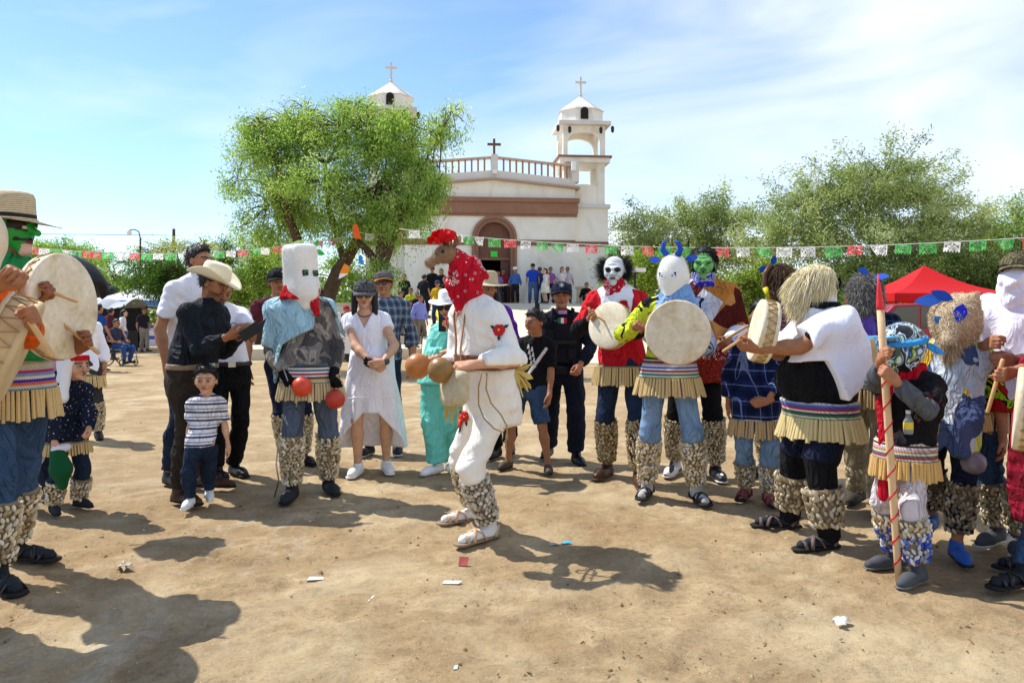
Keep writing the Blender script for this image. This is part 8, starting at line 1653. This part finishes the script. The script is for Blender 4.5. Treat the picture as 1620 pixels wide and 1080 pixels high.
def pk(t):
    b = MB(); b.bx(.35, 2.6, -.86, .86, 1.02, 1.06); b.build('bed_cover', BLACKL, t); b = MB(); b.bx(2.62, 2.72, -.8, .8, .45, .62); b.build('bumper', M('alloy'), t)
    for i, x in enumerate((1.35, 1.5, 1.65)):
        b = MB()
        if i == 1: b.plate([(x - .05, -.925, .83), (x - .03, -.925, .83), (x + .05, -.925, .93), (x + .03, -.925, .93)], (0, 1, 0), .006); b.plate([(x + .05, -.925, .83), (x + .03, -.925, .83), (x - .05, -.925, .93), (x - .03, -.925, .93)], (0, 1, 0), .007)
        else: b.bx(x + .01, x + .03, -.928, -.922, .82, .94); b.bx(x - .05, x + .01, -.928, -.922, .86, .88); b.plate([(x - .05, -.925, .875), (x + .01, -.925, .94), (x - .01, -.925, .94), (x - .06, -.925, .88)], (0, 1, 0), .006)
        b.build('lettering', WP, t)
c = pt(1432, 500, 18.0); c.z = 0
vehicle('pickup_truck', 'dark red four wheel drive pickup under the red canopy', c, R_(4), RED, 5, 1.7, .9, [(-2.5, .45), (-2.55, .8), (-2.4, 1.0), (-1.3, 1.08), (-.75, 1.62), (.2, 1.66), (.33, 1.1), (2.6, 1.08), (2.65, .5), (1.9, .4), (-1.9, .4)], [[(-1.12, 1.1), (-.72, 1.55), (-.25, 1.58), (-.25, 1.1)], [(-.18, 1.1), (-.18, 1.58), (.15, 1.58), (.25, 1.12)]], (-1.6, 1.55), .38, 'pickup', pk)
c = pt(1545, 500, 24.0); c.z = 0
vehicle('parked_car', 'dark grey parked car beyond the tan furry mask at right', c, R_(-6), GRY, 4.4, 1.7, .9, [(-2.1, .4), (-2.15, .9), (-1.7, 1.15), (-1.2, 1.7), (1.2, 1.74), (1.9, 1.05), (2.2, .95), (2.2, .4)], [[(-1.5, 1.15), (-1.1, 1.6), (-.1, 1.62), (-.1, 1.15)], [(0, 1.15), (0, 1.62), (1.1, 1.62), (1.6, 1.12)]], (-1.35, 1.35), .34, 'car')
# ------------------------------------------------------------------ litter on the ground
def litter(name, label, px, py, poly, hexc, cat, h=.0, seed=0, rough=.7):
    c = G(px, py); r = random.Random(seed); z = float(ground_z(np.array([c.x]), np.array([c.y]))[0]); b = MB(); b.plate([(x * .75, y * .75, z + .005 + zz * .7 + h) for x, y, zz in poly], (0, 0, 1), .003); return b.build(name, M('litter_' + hexc, hexc, rough=rough, var=.15, scale=40.), loc=(c.x, c.y, 0), label=label, cat=cat)
def crumple(name, label, px, py, hexc, cat, s=.05, seed=1, flat=.5):
    c = G(px, py); r = np.random.default_rng(seed); n = 7; V = []; 
    for j in range(n):
        for i in range(n): V.append(((i / (n - 1) - .5) * 2 * s + r.normal() * s * .12, (j / (n - 1) - .5) * 1.4 * s + r.normal() * s * .12, max(.002, flat * s * (.5 + .5 * math.sin(i * 1.7 + j * 1.3 + seed)) + abs(r.normal()) * s * .15)))
    mk(name, np.array(V), [(j * n + i, j * n + i + 1, (j + 1) * n + i + 1, (j + 1) * n + i) for j in range(n - 1) for i in range(n - 1)], M('litter_' + hexc, hexc, rough=.7, var=.15, scale=40.), loc=(c.x, c.y, -.004), rz=seed * 1.3, smooth=False, label=label, cat=cat)
crumple('crushed_cup', 'crushed cream paper cup at the left of the ground', 198, 900, 'd8ccb4', 'litter', .045, 2, .8)
crumple('torn_paper', 'torn white paper scrap near the lower right', 1330, 985, 'f2f2ee', 'litter', .042, 3, .5)
litter('paper_sheet', 'flat pale paper scrap in the middle foreground', 714, 921, [(-.06, -.025, 0), (.05, -.03, 0), (.075, .02, .004), (-.05, .03, .002)], 'dcd8c8', 'litter')
litter('snack_wrapper', 'shiny red and silver wrapper before the dancer', 733, 893, [(-.035, -.02, 0), (.03, -.025, 0), (.04, .03, .05), (-.03, .03, .055)], 'a8544c', 'litter', rough=.3)
litter('plastic_strip', 'thin white plastic stick on the ground', 587, 947, [(-.012, -.05, 0), (-.006, -.052, 0), (.012, .05, 0), (.006, .052, 0)], 'f0f0ec', 'litter')
litter('blue_scrap', 'tiny pale blue scrap at the lower edge', 721, 1050, [(-.012, -.02, 0), (.01, -.02, 0), (.012, .02, .003), (-.008, .022, .002)], 'a8c0e0', 'litter')
litter('teal_wrapper', 'small teal wrapper in the dancer\'s shadow', 896, 855, [(-.045, -.02, 0), (.05, -.01, .01), (.02, .03, .02), (-.03, .03, .0)], '4aa0c0', 'litter')
litter('clear_wrapper', 'clear crumpled wrapper left of the teal wrapper', 876, 858, [(-.04, -.03, 0), (.035, -.025, .012), (.03, .03, .0), (-.03, .03, .012)], '9aa09a', 'litter', rough=.25)
for i, (px, py, lab) in enumerate(((912, 662, 'flat clear plastic bag on the ground by the officer'), (500, 912, 'chalky paper shred left of centre'), (216, 632, 'pale paper scrap in the left middle distance'))): litter('plastic_scrap', lab, px, py, [(-.06, -.03, 0), (.06, -.02, .004), (.04, .04, 0), (-.05, .03, .006)], 'd8d8d0', 'litter')
b = MB(); c = G(686, 574); b.lathe([(.001, -.1), (.03, -.1), (.032, .04), (.012, .09), (.012, .11), (.001, .11)], 12, (0, 0, .035), Matrix.Rotation(R_(90), 3, 'Y')); b.build('drink_bottle', M('clear_plastic'), smooth=True, loc=c, label='drink bottle lying on the ground by the turquoise woman', cat='bottle')
